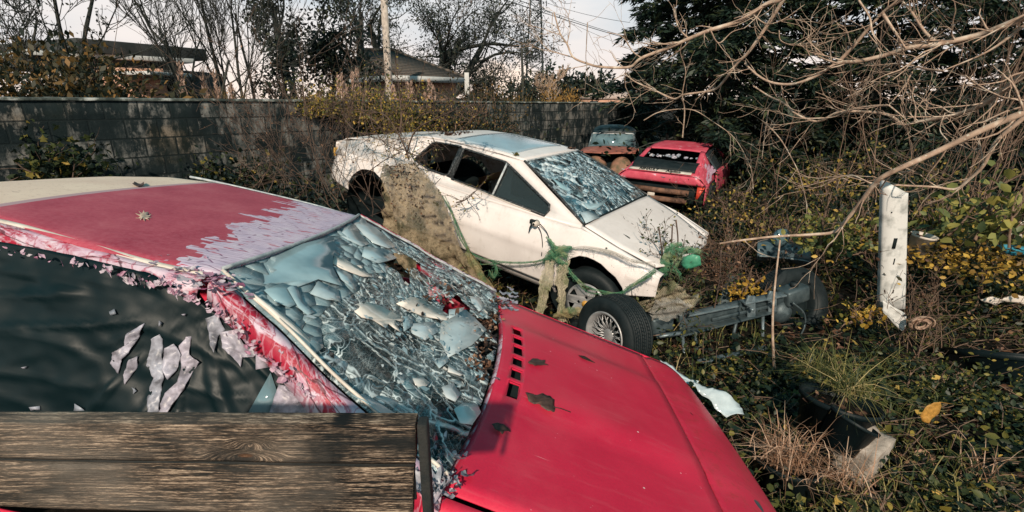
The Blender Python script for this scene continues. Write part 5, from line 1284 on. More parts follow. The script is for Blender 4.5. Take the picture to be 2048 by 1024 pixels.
def small_house():
    Y = 24; C = empty('small_house', (*at(1205, 195, Y)[:2], 0), 'small pink house with a pale tiled roof left of the big conifer', 'house'); o = np.array(C.location)
    A = at(1160, 194, Y) - o; B = at(1222, 196, Y - 1) - o; D = at(1290, 190, Y + 2) - o; P = at(1208, 176, Y + 2) - o; Q = at(1262, 176, Y + 4) - o; E_ = A + (D - B)
    for p in (A, B, D, E_): p[2] = A[2]
    for L in ([A, B, Q, P], [B, D, Q], [E_, A, P]): MB().add(L, [tuple(range(len(L)))], .5).build('roof_slope', M['roof_pale'], C, solid=.1)
    f = lambda p: np.array([p[0], p[1], 0]); s = lambda p: p * np.array([.93, .93, 1]) - np.array([0, 0, .08])
    MB().add([f(s(A)), f(s(B)), s(B), s(A)], [(0, 1, 2, 3)], .5).build('wall', M['pink_stucco'], C, solid=.1)
    MB().add([f(s(B)), f(s(D)), s(D), s(B)], [(0, 1, 2, 3)], .5).build('wall', M['pink_stucco'], C, solid=.1)
    c = (s(A) + s(B)) / 2; MB().box((c[0], c[1] - .04, 1.55), (.5, .06, .5)).build('window', M['pane_dark'], C)
small_house()

# pole, pylon, posts, wires
def pole():
    b0 = at(777, 196, 17); b0[2] = 0; top = at(766, -30, 16.9); C = empty('utility_pole', b0, 'pale wooden utility pole in front of the tiled roof', 'utility pole')
    MB().tube([(0, 0, 0), (top - b0) * .5 + np.array([.01, 0, 0]), top - b0], [.135, .12, .105], 12).build('pole', M['bark_pole'], C, smooth=True)
    iv = MB(); P = np.array([(top - b0) * t + rng.normal(size=3) * .11 for t in rng.random(240) ** .8]); leaves(iv, P, rng.normal(size=P.shape), .09, 'quad'); iv.build('climbing_ivy', M['evergreen_leaves'], C)
pole()
def pylon():
    Y = 95; b = at(1069, 178, Y); C = empty('lattice_pylon', (b[0], b[1], 0), 'dark steel lattice pylon on the horizon', 'pylon'); mb = MB()
    H_ = 24; w = lambda z: 1.75 - 1.15 * z / H_; zs = list(np.linspace(0, H_, 16))
    for sx in (-1, 1):
        for sy in (-1, 1): mb.tube([(sx * w(z), sy * w(z), z) for z in zs], .10, 4)
    for z0, z1 in zip(zs[:-1], zs[1:]):
        for sy in (-1, 1): mb.tube([(-w(z0), sy * w(z0), z0), (w(z1), sy * w(z1), z1)], .05, 3); mb.tube([(w(z0), sy * w(z0), z0), (-w(z1), sy * w(z1), z1)], .05, 3); mb.tube([(-w(z0), sy * w(z0), z0), (w(z0), sy * w(z0), z0)], .05, 3)
        for sx in (-1, 1): mb.tube([(sx * w(z0), -w(z0), z0), (sx * w(z1), w(z1), z1)], .05, 3)
    mb.build('tower', M['steel_lattice'], C)
    for z in (17.8, 22):
        a = MB(); a.tube([(-1.9 if z > 20 else 0, 0, z), (1.9, 0, z + .25), (.4, 0, z + .9)], .07, 4); a.build('cross_arm', M['steel_lattice'], C)
        MB().tube([(1.85, 0, z), (1.85, 0, z - .9)], .09, 5).build('insulator', M['steel_lattice'], C)
pylon()
def wire(label, a, b, sag, r):
    P = [a * (1 - t) + b * t - np.array([0, 0, sag * 4 * t * (1 - t)]) for t in np.linspace(0, 1, 30)]; o = place(MB().tube(P, r, 5).build('power_line', M['steel_lattice'])); tag(o, label, 'power line')
wire('thick black power line crossing the sky down to the conifer', at(880, -45, 14), at(1420, 120, 22), .12, .011)
wire('thin power line above the pylon arm', at(1000, -15, 60), at(1330, 90, 100), .6, .035)
wire('second thin power line right of the pylon', at(1078, 0, 95), at(1260, 45, 80), .4, .03)
wire('lowest faint power line at the right of the pylon', at(1090, 20, 95), at(1300, 110, 90), .4, .025)
def snag(label, u, Y, v0, w):
    b = at(u, 195, Y); top = at(u - 2, v0, Y); C = empty('standing_dead_tree', (b[0], b[1], 0), label, 'dead tree'); o = np.array([b[0], b[1], 0])
    P = smooth_path([np.zeros(3), (top - o) * .5 + np.array([.05, 0, 0]), top - o], 5); MB().tube(P, np.linspace(w, w * .5, len(P)), 7).build('trunk', M['bark_dark'], C, smooth=True)
    br = MB(); t2 = top - o; br.tube(smooth_path([t2 * .86, t2 * .92 + np.array([w * 2.6, 0, 0]), t2 * 1.08 + np.array([w * .8, 0, 0])], 4), w * .35, 5); br.build('branch', M['bark_dark'], C)
snag('bare topped dead trunk standing left of the pylon', 1045, 22, 88, .085)
snag('short dark stake between the tiled house and the cloud', 972, 22, 140, .03)
def roof_sign():
    c = at(936, 167, 19); C = empty('signboard', (c[0], c[1], 0), 'narrow grey board on a dark post at the right end of the tiled house', 'sign board')
    MB().box((0, .04, c[2] / 2), (.07, .05, c[2] + .2)).build('post', M['bark_dark'], C); MB().box((-.04, 0, c[2]), (.16, .04, .74)).build('board', M['fascia'], C, bevel=.005)
roof_sign()

# pampas grass, reeds, shrubs along the wall
def reeds(name, label, cat, base, n, h, spread, mat='reed_blades', plumes=0, w=.012, lean=.35, pl=.35):
    C = empty(name, base, label, cat); mb = MB()
    for _ in range(n):
        a = random.uniform(0, 6.28); q = random.random() ** .6 * spread; d = np.array([math.cos(a), math.sin(a), 0]); hh = h * random.uniform(.45, 1.05); l = lean * random.uniform(.3, 1.6) * hh
        p0 = d * q * .4; s = np.array([-d[1], d[0], 0]) * w * random.uniform(.6, 1.3); row = []
        for t in (0, .35, .7, 1): c = p0 + d * l * t * t + np.array([0, 0, hh * (t - .28 * t * t * t * lean * 1.5)]); row.append([c - s * (1 - t * .9), c + s * (1 - t * .9)])
        mb.grid(row, random.random())
    mb.build('blades', M[mat], C)
    for _ in range(int(plumes * .8)):
        a = random.uniform(0, 6.28); q = random.random() * spread * .8; x, y = q * math.cos(a), q * math.sin(a); hh = h * random.uniform(.75, 1.15)
        f = MB(); f.tube([(x * .5, y * .5, 0), (x, y, hh)], .008, 4, .2)
        P = np.array([(x + rng.normal() * .03 * (1 - abs(t - .4)), y + rng.normal() * .03, hh - pl + t * pl * 1.6) for t in rng.random(90)]); leaves(f, P, rng.normal(size=P.shape) * .3 + np.array([.1, 0, 1]), .12, 'needle'); f.build('plume', M['pampas_plume'], C)
    return C
reeds('pampas_grass', 'golden pampas grass clump in front of the bare trees', 'pampas grass', gb(440, 10.5, .8), 420, 1.55, .95, plumes=5, w=.012)
reeds('pampas_grass', 'smaller reed clump at the right foot of the bare trees', 'pampas grass', gb(515, 11, .8), 160, 1.3, .5, plumes=1, w=.010)
reeds('pampas_grass', 'pampas grass with tall pink plumes left of the pole', 'pampas grass', gb(690, 12.5, .7), 160, 1.4, .7, plumes=10, w=.010, pl=.5)
reeds('pampas_grass', 'pampas plumes in front of the white fascia', 'pampas grass', gb(850, 14, .7), 160, 1.3, 1.3, plumes=11, w=.010, pl=.3)
reeds('pampas_grass', 'pale reeds left of the yellow bush', 'pampas grass', gb(1050, 16, .9), 260, 1.3, .9, w=.014)
bush('gorse', 'round golden yellow bush behind the far wall', 'bush', gb(1122, 17.5, 1.0), (.85, .7, 1.30), 3800, 'gorse_bush', .10, 'needle', lump=.3, updir=1)
bush('brown_hedge', 'brown thicket of shrubs under the tiled house', 'bush', gb(880, 15.5, .5), (2.2, .8, 1.75), 5200, 'hedge_leaves', .085, lump=.4)
bush('brown_hedge', 'low brown thicket left of the dead trunk', 'bush', gb(1000, 17, .5), (1.4, .8, 1.75), 3000, 'hedge_leaves', .09, lump=.4)
bush('brown_hedge', 'brown thicket below the wires right of the yellow bush', 'bush', gb(1010, 16, .4), (3.2, .6, 1.62), 3400, 'hedge_leaves', .08, lump=.3)
def far_trees():
    spec = [(1045, 60, 165, 2.0), (1075, 70, 150, 2.6), (1100, 60, 135, 2.4), (1128, 60, 150, 2.2), (1152, 55, 150, 1.6), (1172, 55, 158, 1.4), (1192, 60, 150, 1.9), (1215, 55, 160, 1.6), (955, 70, 178, 2), (985, 80, 182, 2.4)]
    for i, (u, Y, v, r) in enumerate(spec):
        b = at(u, 190, Y); h = at(u, v, Y)[2]; nm = ['distant dark pine crown right beside the pylon foot', 'distant broad pine just right of the pylon', 'tallest distant pine behind the yellow bush', 'distant cypress row tree above the yellow bush', 'narrow distant cypress above the right of the yellow bush', 'distant cypress left of the small pink house roof', 'distant dark tree above the small pink roof', 'distant dark tree at the conifer edge above the pink house', 'faint low distant tree under the cloud', 'faint distant tree right of the short stake'][i]
        C = empty('distant_tree', (b[0], b[1], 0), nm, 'tree', 'dark trees on the horizon'); MB().tube([(0, 0, 0), (0, 0, h * .9)], [.18, .05], 6).build('trunk', M['bark_dark'], C)
        n = 700; q = rng.normal(size=(n, 3)); q /= np.linalg.norm(q, axis=1)[:, None]; q *= rng.random((n, 1)) ** .45
        P = q * np.array([r * .75, r * .75, h * .42]) * (1 + .5 * np.sin(q[:, :1] * 7 + i)) + np.array([0, 0, h * .6]); f = MB(); leaves(f, P, rng.normal(size=P.shape) + np.array([0, 0, .6]), .55, 'quad'); f.build('crown', M['evergreen_leaves'], C)
far_trees()
tree('bare_tree', 'distant orange twigged bare tree right of the pylon', 'tree', gb(1100, 40, .3), 2.3, .05, depth=4, kids=5, sp=.45, up=.12, bark='bark_orange', rmin=.02)
tree('bare_tree', 'distant orange twigged bare tree near the cloud', 'tree', gb(958, 34, .3), 1.9, .05, depth=4, kids=5, sp=.5, up=.10, bark='bark_orange', rmin=.015)

# bramble on the wall top and before the wall
def bramble(name, label, base, n, L, mat='twig_dark', leaf='yellow_leaves', lper=6, lsize=.03, up=.02, out_d=(0, 0, 1), sp=.55, r=.006, depth=1, cat='bramble', lkind='leaf', bend=.13, rmin=.0022):
    C = empty(name, base, label, cat); out = []; tips = []
    for _ in range(n): grow(rng.normal(size=3) * np.array([.14, .14, .02]) * L, rdir(out_d, sp), L * random.uniform(.6, 1.1), r * random.uniform(.6, 1.2), depth, out, tips, 5, .7, bend, up, .45, 7, .15, rmin)
    s = MB(); tubes(s, out); s.build('stems', M[mat], C, smooth=True)
    if leaf:
        P = np.array([o[0][k] for o in out for k in range(1, 8) if random.random() < lper / 7]); f = MB(); leaves(f, P + rng.normal(size=P.shape) * .01, rng.normal(size=P.shape), rng.uniform(.6, 1.3, len(P)) * lsize, lkind); f.build('leaves', M[leaf], C)
    return C
def wallpt(u, off=.0, z=1.9):
    a = (u - 1024) / FPX * math.cos(PITCH); t = (a * WA[1] - WA[0]) / (WD[0] - a * WD[1]); p = WA + WD * t + WN * off; return (p[0], p[1], z)
for i, (u, off, z, sz, lb) in enumerate([(625, .1, 1.68, (.38, .3, .40), 'yellow sprig of bramble hanging over the wall left of the pole'), (705, .15, 1.55, (.75, .4, .62), 'large yellow green bramble bush over the wall below the pampas plumes'), (765, .3, 1.35, (.75, .5, .80), 'green bramble bush over the wall under the pole'),
                                          (850, .3, 1.2, (1.1, .5, .86), 'dark bramble mass spilling down the wall right of the pole'), (940, .3, 1.1, (1.0, .5, .85), 'dark bramble mass by the far end of the hedge')]):
    bush('bramble_bush', lb, 'bramble', wallpt(u, off, z), sz, 2200 if i > 1 else 1500, 'yellow_leaves' if i < 3 else 'hedge_leaves', .045, 'leaf', stems=16, bark='twig_dead', lump=.5)
bush('wall_creeper', 'dark leafy creeper on the wall above the white roof', 'creeper', wallpt(870, .35, .55), (2.1, .35, 1.25), 5200, 'evergreen_leaves', .06, 'leaf', lump=.35)
bush('ivy_patch', 'ivy clump at the left foot of the block wall', 'ivy', wallpt(55, .18, .95), (.75, .2, .62), 1500, 'ivy_leaves', .06, 'ivy', stems=10)
bush('ivy_patch', 'ivy scrambling up the wall behind the red roof', 'ivy', wallpt(400, .25, .75), (1.2, .2, .50), 1300, 'ivy_leaves', .05, 'ivy', stems=10)
bush('undergrowth', 'dark undergrowth between the wall and the white tail', 'undergrowth', (-3.0, 6.6, .2), (1.2, 1.0, .75), 4200, 'evergreen_leaves', .06, 'leaf', lump=.4)
bush('undergrowth', 'dark undergrowth under the white car rear', 'undergrowth', (-1.7, 5.2, 0), (.9, .6, .45), 2800, 'evergreen_leaves', .05, 'leaf', lump=.4)
for i, (u, v, Y, n, L, d, lb) in enumerate([(720, 400, 5.3, 12, 1.5, (-.1, 0, 1), 'bare bramble thicket in front of the white rear wheel arch'), (640, 380, 5.8, 9, 1.5, (-.15, 0, 1), 'thin dead stems left of the white tail'),
                                             (570, 370, 6.2, 8, 1.3, (-.2, 0, 1), 'sparse dead stems rising beside the wall'), (760, 430, 4.8, 8, .8, (.0, 0, 1), 'bramble stalks behind the far edge of the red roof')]):
    bramble('bramble', lb, at(u, v, Y), n, L, lper=1.2 if i != 2 else .4, lsize=.022, sp=.42, leaf='dead_leaves', depth=2 if i != 3 else 1, r=.005)
def net_litter():
    mb = MB(); P = []
    for _ in range(420): t = random.random(); u = 772 + 60 * random.random() + 60 * t * random.random(); v = 330 + 150 * t ** 1.3; P.append(WH.w(WH.hit(u, v + random.gauss(0, 8), (0, 1, 0), -.93 - .03 * t)))
    leaves(mb, P, rng.normal(size=(len(P), 3)), rng.uniform(.4, 1.2, len(P)) * .028, 'leaf'); tag(place(mb.build('leaf_litter', M['dead_leaves'])), 'dry leaves and stems caught on the brown debris net', 'leaf litter', kind='stuff')
net_litter()
def vine():
    C = empty('thorn_branch', WH.w((-1.1, -.88, .85)), 'arching thorny branch with small leaves spreading over the white rear quarter', 'branch'); o = np.array(C.location); s = MB(); P_ = []
    L = [[(818, 320), (812, 300), (795, 265), (772, 232), (740, 222), (690, 218), (628, 216)], [(812, 310), (830, 262), (870, 238), (925, 215), (975, 208)], [(800, 262), (803, 232), (798, 180), (792, 120)], [(738, 222), (745, 250), (765, 282), (800, 305)],
         [(690, 240), (712, 262), (750, 276), (800, 292)], [(728, 350), (770, 320), (812, 300)], [(912, 405), (930, 400), (948, 385), (968, 365)], [(815, 305), (840, 312), (860, 300), (876, 290)], [(870, 238), (862, 222), (856, 206)], [(940, 208), (948, 225), (940, 245)], [(905, 222), (898, 200), (885, 188)]]
    out = []; tips = []
    for k, l in enumerate(L):
        Q = smooth_path([WH.w(WH.hit(u, v, (0, 1, 0), -.98 + .03 * math.sin(k))) for u, v in l], 5) - o; out.append((Q, np.linspace(.010 if k < 3 else .006, .003, len(Q))))
        for i in range(2, len(Q) - 1, 1): grow(Q[i], rdir(Q[i] - Q[i - 1], 1.2), random.uniform(.06, .26), .0032, 1 if random.random() < .6 else 0, out, tips, 3, .8, .2, 0, .6, 4, .2, .0015)
    tubes(s, out); s.build('stems', M['twig_dark'], C, smooth=True)
    P = np.array([t[0] for t in tips]); P = P[rng.random(len(P)) < .8]; f = MB(); leaves(f, P, rng.normal(size=P.shape), rng.uniform(.6, 1.2, len(P)) * .022, 'leaf'); f.build('leaves', M['yellow_leaves'], C)
vine()

# ------------------------------------------------------------------ far red coupe seen from behind
FR = Frame([3.584, 10.664, -2.04, 1.059, -.015, .043])
def far_red():
    C = empty('rear_engined_coupe', label='far red coupe seen from behind with broken rear window and lettered strip', cat='car', frame=FR)
    z_s = lambda x: ip(x, [-1.95, -.93, -.5, .25], [.715, 1.045, 1.10, 1.125]); hw = lambda x: ip(x, [-1.95, -.93, .25], [.62, .545, .50])
    def G_(x0, x1, n, a=-1, b=1, m=16): return np.array([[(x, hw(x) * v, z_s(x) + .015 * (1 - v * v)) for v in np.linspace(a, b, m)] for x in np.linspace(x0, x1, n)])
    rp = MATS['faded_far_red']
    MB().grid(G_(-.93, .30, 10), .5).build('roof', rp, C, smooth=True, solid=.015)
    MB().grid(G_(-1.95, -1.50, 6), .5).build('engine_cover', rp, C, smooth=True, solid=.015)
    for s in (-1, 1): MB().grid(G_(-1.52, -.92, 6, *((.86, 1) if s > 0 else (-1, -.84)), 4), .5).build('rear_pillar', rp, C, smooth=True, solid=.03)
    for s in (-1, 1):
        G = np.array([[(x, s * (hw(x) * (1 - k) + ip(x, [-1.97, .3], [.80, .80]) * k), z_s(x) * (1 - k) + (.57 if x < -1.5 else .60) * k + .03 * math.sin(k * 3.14)) for k in np.linspace(0, 1, 8)] for x in np.linspace(-1.95, -.95, 10)])
        MB().grid(G, .5).build('rear_wing', rp, C, smooth=True, solid=.012)
        G = np.array([[(x, s * (hw(x) * (1 - k) + .80 * k), z_s(x) * (1 - k) + .74 * k) for k in np.linspace(.05, 1, 6)] for x in np.linspace(-.94, .5, 10)])
        MB().grid(G, .5).build('side_window', M['pane_dark'], C, smooth=True, solid=.012)
        G = np.array([[(x, s * (.80 + .02 * math.sin(k * 3)), .75 - k * .5) for k in np.linspace(0, 1, 6)] for x in np.linspace(-1.0, 1.7, 12)])
        MB().grid(G, .5).build('body_side', rp, C, smooth=True, solid=.012)
        G = np.array([[(x, s * .80, .60 - k * .35) for k in np.linspace(0, 1, 4)] for x in np.linspace(-1.96, -1.55, 4)])
        MB().grid(G, .5).build('rear_corner', rp, C, smooth=True, solid=.012)
        MB().lathe([(-.10, 0), (-.12, .27), (-.06, .30), (.06, .30), (.10, .2), (.10, 0)], 28, (eul(0, 0, math.pi / 2), np.array([-1.2, s * .72, .30]))).build('wheel', M['black_rubber'], C, smooth=True)
    G = np.array([[(-1.955 - .012 * math.sin(k * 3.1), v * (.62 * (1 - k) + .80 * k), .715 * (1 - k) + .57 * k) for k in np.linspace(0, 1, 5)] for v in np.linspace(-1, 1, 16)])
    MB().grid(G, .5).build('tail_panel', rp, C, smooth=True, solid=.012)
    G = np.array([[(x, v * .52, ip(x, [.3, .95, 1.9], [1.12, .80, .60])) for v in np.linspace(-1.0, 1.0, 6)] for x in (.3, .95, 1.9)]); G[1:, :, 1] *= 1.45
    MB().grid(G, .5).build('bonnet', rp, C, smooth=True, solid=.01)
    # open rear window: dark cabin with grey shreds of glass, a wheel rim and litter
    MB().box((-.6, 0, .55), (2.4, 1.4, .2)).box((-.2, 0, .80), (.2, 1.15, .42)).build('cabin', M['dark_interior'], C, bevel=.02)
    f = MB()
    for _ in range(26):
        t = random.random(); c = np.array([-.98 - .05 * random.random(), .50 - 1.0 * t, 1.0 - .03 * random.random() - (.06 * random.random())]); s_ = random.uniform(.01, .035); flake(f, c, np.array([0, s_, 0]), np.array([-s_ * .6, 0, -s_ * .6]), np.array([-1, 0, .4]), .2)
    f.v = [np.clip(v, [-1.4, -.56, .8], [-.7, .56, 1.06]) for v in f.v]
    tag(f.build('glass_shreds', M['film_flakes'], C), kind='stuff')
    MB().tube([(-.45, .0 + .17 * math.cos(t), .86 + .15 * math.sin(t)) for t in np.linspace(0, math.pi, 16)], .014, 6).build('steering_wheel', M['black_rubber'], C)
    f = MB()
    for _ in range(70): c = np.array([-1.32 + random.gauss(0, .03), random.uniform(-.45, .35), .80 + .02 * random.random()]); flake(f, c, np.array([.0, .03, 0]), np.array([.02, 0, .01]), np.array([0, 0, 1.]), .3)
    tag(f.build('litter', M['film_flakes'], C), kind='stuff')
    # black quilted flap over the lower window
    nrm = np.array([-.33, 0, 1]); nrm /= np.linalg.norm(nrm)
    G = []
    for k in np.linspace(0, 1, 12):
        row = []
        for v in np.linspace(-1, 1, 24):
            y = .56 * v + (.035 if v > 0 else .02) * 0; x = ip(k, [0, 1], [-1.845, -1.46]) + .03 * v * v * (1 if k > .5 else -.3) - .03 * (1 - v) * (k > .6)
            row.append(np.array([x, y, z_s(x)]) + nrm * (.025 + .05 * math.sin(k * math.pi) ** .6 + .008 * nz((v * 5, k * 4))))
        G.append(row)
    MB().grid(G, .5).build('black_flap', M['black_rubber'], C, smooth=True, solid=.02)
    # pale strip with lettering
    y0, y1 = .585, -.515
    G = [[np.array([x, y, z_s(x)]) + nrm * .034 for y in np.linspace(y0, y1, 12)] for x in (-1.95, -1.84)]
    st = MB().grid(G[::-1], .5).build('lettered_strip', M['white_plastic'], C, solid=.006)
    for txt, ya, yb in (('RENAULT', .40, .06), ('Alpine', -.07, -.33)):
        cu = bpy.data.curves.new('lettering', 'FONT'); cu.body = txt; cu.size = .085; cu.extrude = .002; cu.offset = .0035; cu.align_x = 'LEFT'
        to = bpy.data.objects.new('t', cu); scene.collection.objects.link(to); dg = bpy.context.evaluated_depsgraph_get(); me = bpy.data.meshes.new_from_object(to.evaluated_get(dg)); bpy.data.objects.remove(to)
        n = len(me.vertices); a = np.empty(n * 3); me.vertices.foreach_get('co', a); a = a.reshape(-1, 3); a[:, 0] -= a[:, 0].min(); sc_ = abs(yb - ya) / a[:, 0].max()
        ex = np.array([0, -1, 0]); ey = np.array([1, 0, .33]); ey /= np.linalg.norm(ey); b0 = np.array([-1.938, ya, z_s(-1.938)]) + nrm * .043
        V = b0 + a[:, 0:1] * sc_ * ex + a[:, 1:2] * 1.35 * ey + a[:, 2:3] * nrm; me.vertices.foreach_set('co', V.ravel()); me.update(); me.materials.clear(); me.materials.append(M['black_rubber'])
        o = bpy.data.objects.new('lettering', me); scene.collection.objects.link(o); o.parent = st
    # shrivelled film on the right pillar, chips, exhausts, reversing lamp, hanging red shard
    f = MB()
    for i in range(6):
        P = [np.array([-1.15 - t * .62, -.50 - .05 * i + .02 * math.sin(9 * t + i), z_s(-1.15 - t * .62) + .025 - .055 * i * .7 + .01 * math.sin(14 * t + i * 2)]) for t in np.linspace(0, 1, 9)]
        G = [[p, p + np.array([0, -.022, -.002]), p + np.array([0, -.045, -.03])] for p in P]; f.grid(G, .3 + .1 * (i % 3))
    f.build('wrinkled_film', M['red_film_flakes'], C, smooth=True)
    for (x, y, s_) in ((-1.90, .50, .05), (-1.86, -.30, .045), (-1.92, .15, .05), (-1.965, -.05, .04), (-1.90, .68, .05), (-1.88, -.60, .05)):
        f = MB(); z = z_s(x) if abs(y) < .6 and x > -1.95 else (.65 if x < -1.95 else z_s(x) - .04); flake(f, np.array([x - .005, y, z + .02]), np.array([0, s_, 0]), np.array([s_ * .5, 0, .01]), nrm, .15); f.build('film_chip', M['film_flakes'], C)
    for z, y0, y1 in ((.42, .55, -.52), (.27, .50, -.50)):
        MB().tube([(-1.93, y0, z), (-1.97, (y0 + y1) / 2, z), (-1.93, y1, z)], .048, 10).build('bumper_bar', M['moss_rust_bar'], C, smooth=True)
    MB().box((-1.99, .12, .34), (.02, .13, .06)).build('reversing_lamp', M['white_plastic'], C, bevel=.008)
    MB().box((-1.85, 0, .40), (.06, 1.5, .34)).build('engine_bay', M['dark_interior'], C)
    MB().add([(-1.98, -.66, .56), (-1.98, -.78, .56), (-1.99, -.66, .28)], [(0, 1, 2)], .5).build('broken_bumper', M['orange_red'], C, solid=.02)
def m_extra():
    m, nt, p = new_mat('faded_far_red'); c = ramp(nt, noise(nt, 5, 7, .65), [(.3, (.42, .035, .07)), (.6, (.56, .09, .13))])
    c = mix(nt, ramp(nt, noise(nt, 7, 5, .7, nn(nt, 'Mapping', {0: nn(nt, 'TexCoord').outputs['Object'], 'Scale': (1.5, .6, 1)}).outputs[0]), [(.60, 0.0), (.64, .8)]), c, (.62, .46, .52)); setp(nt, p, base=c, rough=.5, spec=.3)
m_extra()
simple('moss_rust_bar', (.06, .03, .02), (.20, .10, .06), 9, .8)
simple('orange_red', (.55, .05, .03), (.65, .08, .04), 9, .4)
far_red()

# ------------------------------------------------------------------ small old rusty car facing the camera
def old_car():
    b = at(1222, 345, 12.6); F_ = Frame([b[0], b[1], -1.95 - .04, -1.80, 0, .0]); C = empty('vintage_car', label='small old car with rusty raised bonnet, bare wings and dark roof facing the camera', cat='car', frame=F_)
    h = lambda u, v, x: F_.hit(u, v, (1, 0, 0), x)
    # roof and cabin
    G = []
    for x, z, w_ in ((.27, 1.19, .50), (.12, 1.29, .53), (-.3, 1.35, .55), (-.8, 1.30, .53), (-1.2, 1.10, .46)):
        G.append([(x - .04 * abs(v) ** 3, v * w_, z - .05 * v * v - .10 * abs(v) ** 5) for v in np.linspace(-1, 1, 14)])
    MB().grid(G, .5).build('roof', M['old_dark_paint'], C, smooth=True, solid=.015)
    for s in (-1, 1):
        G = [[(x, s * (.50 * (1 - k) + .60 * k), 1.12 * (1 - k) + .84 * k) for k in (0, .5, 1)] for x in (-.95, -.45, -.42)]; MB().grid(G, .5).build('side_window', M['pane_dark'], C, solid=.01)
        MB().grid([[(x, s * (.60 + .05 * math.sin(k * 3)), .84 - .55 * k) for k in np.linspace(0, 1, 5)] for x in np.linspace(-1.3, .30, 6)], .5).build('door', M['old_dark_paint'], C, smooth=True, solid=.015)
        MB().tube([(.38, s * .56, .84), (.24, s * .485, 1.16)], .022, 6).build('front_pillar', M['bright_steel'], C)
    q = [(.37, .54, .83), (.37, -.54, .83), (.235, -.47, 1.165), (.235, .47, 1.165)]
    MB().add(q, [(0, 1, 2, 3)], .5).build('windscreen', M['blue_glass'], C, solid=.006)
    MB().tube(q + [q[0]], .020, 6).build('windscreen_frame', M['grey_trim'], C)
    MB().tube([(.40, .0, .84), (.33, -.12, 1.0)], .006, 4).build('wiper', M['bright_steel'], C)
    MB().box((.0, -.25, .88), (.12, .32, .40)).build('seat', M['brown_interior'], C, bevel=.06)
    MB().box((-.4, 0, .5), (1.5, 1.1, .3)).box((.8, 0, .42), (.7, .75, .3)).build('chassis', M['dark_interior'], C, bevel=.03)
    # bonnet with a lifted lip
    G = []
    for t in np.linspace(0, 1, 12):
        x = .42 + .78 * t; G.append([(x + .10 * (1 - v * v) * t, -.08 * t + v * (.60 + .03 * t), .84 + .04 * (1 - v * v) - .10 * t ** 2 + (.05 * abs(v) * t)) for v in np.linspace(-1, 1, 14)])
    MB().grid(G, .5).build('bonnet', M['rust_hood'], C, smooth=True, solid=.012)
    MB().tube([(1.0, .28, .74), (1.02, .28, .64)], .05, 8).build('headlamp_shell', M['galvanised'], C)
    for s in (-1, 1):
        G = []
        for a in np.linspace(-.3, 2.6, 16):
            G.append([(1.10 + .40 * math.cos(a) * (1 - .15 * abs(w)), -.03 + s * (.29 + .25 * w), (.34 + .38 * math.sin(a) * (1 - .5 * w * w))) for w in np.linspace(-1, 1, 9)])
        MB().grid(G, .5).build('front_wing', M['moss_rust'], C, smooth=True, solid=.012)
        MB().lathe([(-.07, 0), (-.07, .27), (.07, .27), (.07, 0)], 24, (eul(0, 0, math.pi / 2), np.array([1.05, s * .5, .25]))).build('wheel', M['black_rubber'], C, smooth=True)
    MB().box((.55, .62, .80), (.10, .02, .13), eul(.5, 0, .3)).build('loose_tin', M['rust_hood'], C)
old_car()

# ------------------------------------------------------------------ loose wheel, axle frame, second tyre
def wheel_obj(name, label, c, axis, R=.30, W_=.20, rim=.185, detail=True, cat='wheel', mesh_rim=True):
    a = np.array(axis, float); a /= np.linalg.norm(a); up = np.array([0, 0, 1.]); e1 = np.cross(up, a); e1 /= np.linalg.norm(e1); e2 = np.cross(a, e1); Rm_ = np.stack([a, e1, e2], 1)
    C = empty(name, c, label, cat); Z = np.zeros(3); M_ = (Rm_, Z); h = W_ / 2
    prof = [(h * .75, rim * .98), (h * .98, rim + .012), (h * 1.05, rim + (R - rim) * .45), (h * .92, R * .955), (h * .80, R * .985)]
    gr = []
    for k in range(9): x = h * (.80 - 1.6 * k / 8); gr += [(x + .004, R), (x - .012, R), (x - .014, R - .010), (x - .020, R - .010)]
    prof2 = [(-h * .82, R * .985), (-h * .92, R * .955), (-h * 1.05, rim + (R - rim) * .45), (-h * .98, rim + .012), (-h * .75, rim * .98)]
    ty = MB().lathe(prof + gr + prof2, 64, M_)
    for k in range(72):                                       # sipes across the tread
        t = k * 2 * math.pi / 72
        for xx, tw in ((-h * .55, .25), (h * .55, -.25), (0, .3)):
            L = np.array([0, math.cos(t), math.sin(t)]) * (R + .0015); tt_ = np.array([0, -math.sin(t), math.cos(t)])
            p0 = Rm_ @ (L + np.array([xx - .016, 0, 0]) - tt_ * .006 * np.sign(tw)); p1 = Rm_ @ (L + np.array([xx + .016, 0, 0]) + tt_ * .006 * np.sign(tw)); ty.tube([p0, p1], .0035, 4, .1, cap=False)
    ty.build('tyre', M['black_rubber'], C, smooth=True)
    MB().lathe([(h * .78, rim), (h * .98, rim + .006), (h * 1.0, rim - .004), (h * .80, rim - .020), (h * .2, rim - .03), (-h * .8, rim - .03)], 56, M_).build('rim', M['alloy'] if mesh_rim else M['black_rubber'], C, smooth=True)
    if mesh_rim:
        sp = MB(); r0, r1 = .045, rim - .022
        for k in range(16):
            t = k * 2 * math.pi / 16
            for dt in (.34, -.34): sp.tube([Rm_ @ np.array([h * .45, r0 * math.cos(t), r0 * math.sin(t)]), Rm_ @ np.array([h * .62, (r0 + r1) / 2 * math.cos(t + dt * .45), (r0 + r1) / 2 * math.sin(t + dt * .45)]), Rm_ @ np.array([h * .60, r1 * math.cos(t + dt), r1 * math.sin(t + dt)])], .0045, 5)
        sp.build('lattice_spokes', M['alloy'], C); MB().lathe([(h * .50, 0), (h * .52, .04), (h * .40, .055), (h * .3, .05)], 24, M_).build('hub', M['alloy'], C, smooth=True)
    MB().lathe([(h * .1, 0), (h * .1, rim - .03)], 32, M_).build('brake_disc', M['dark_interior'], C)
    return C
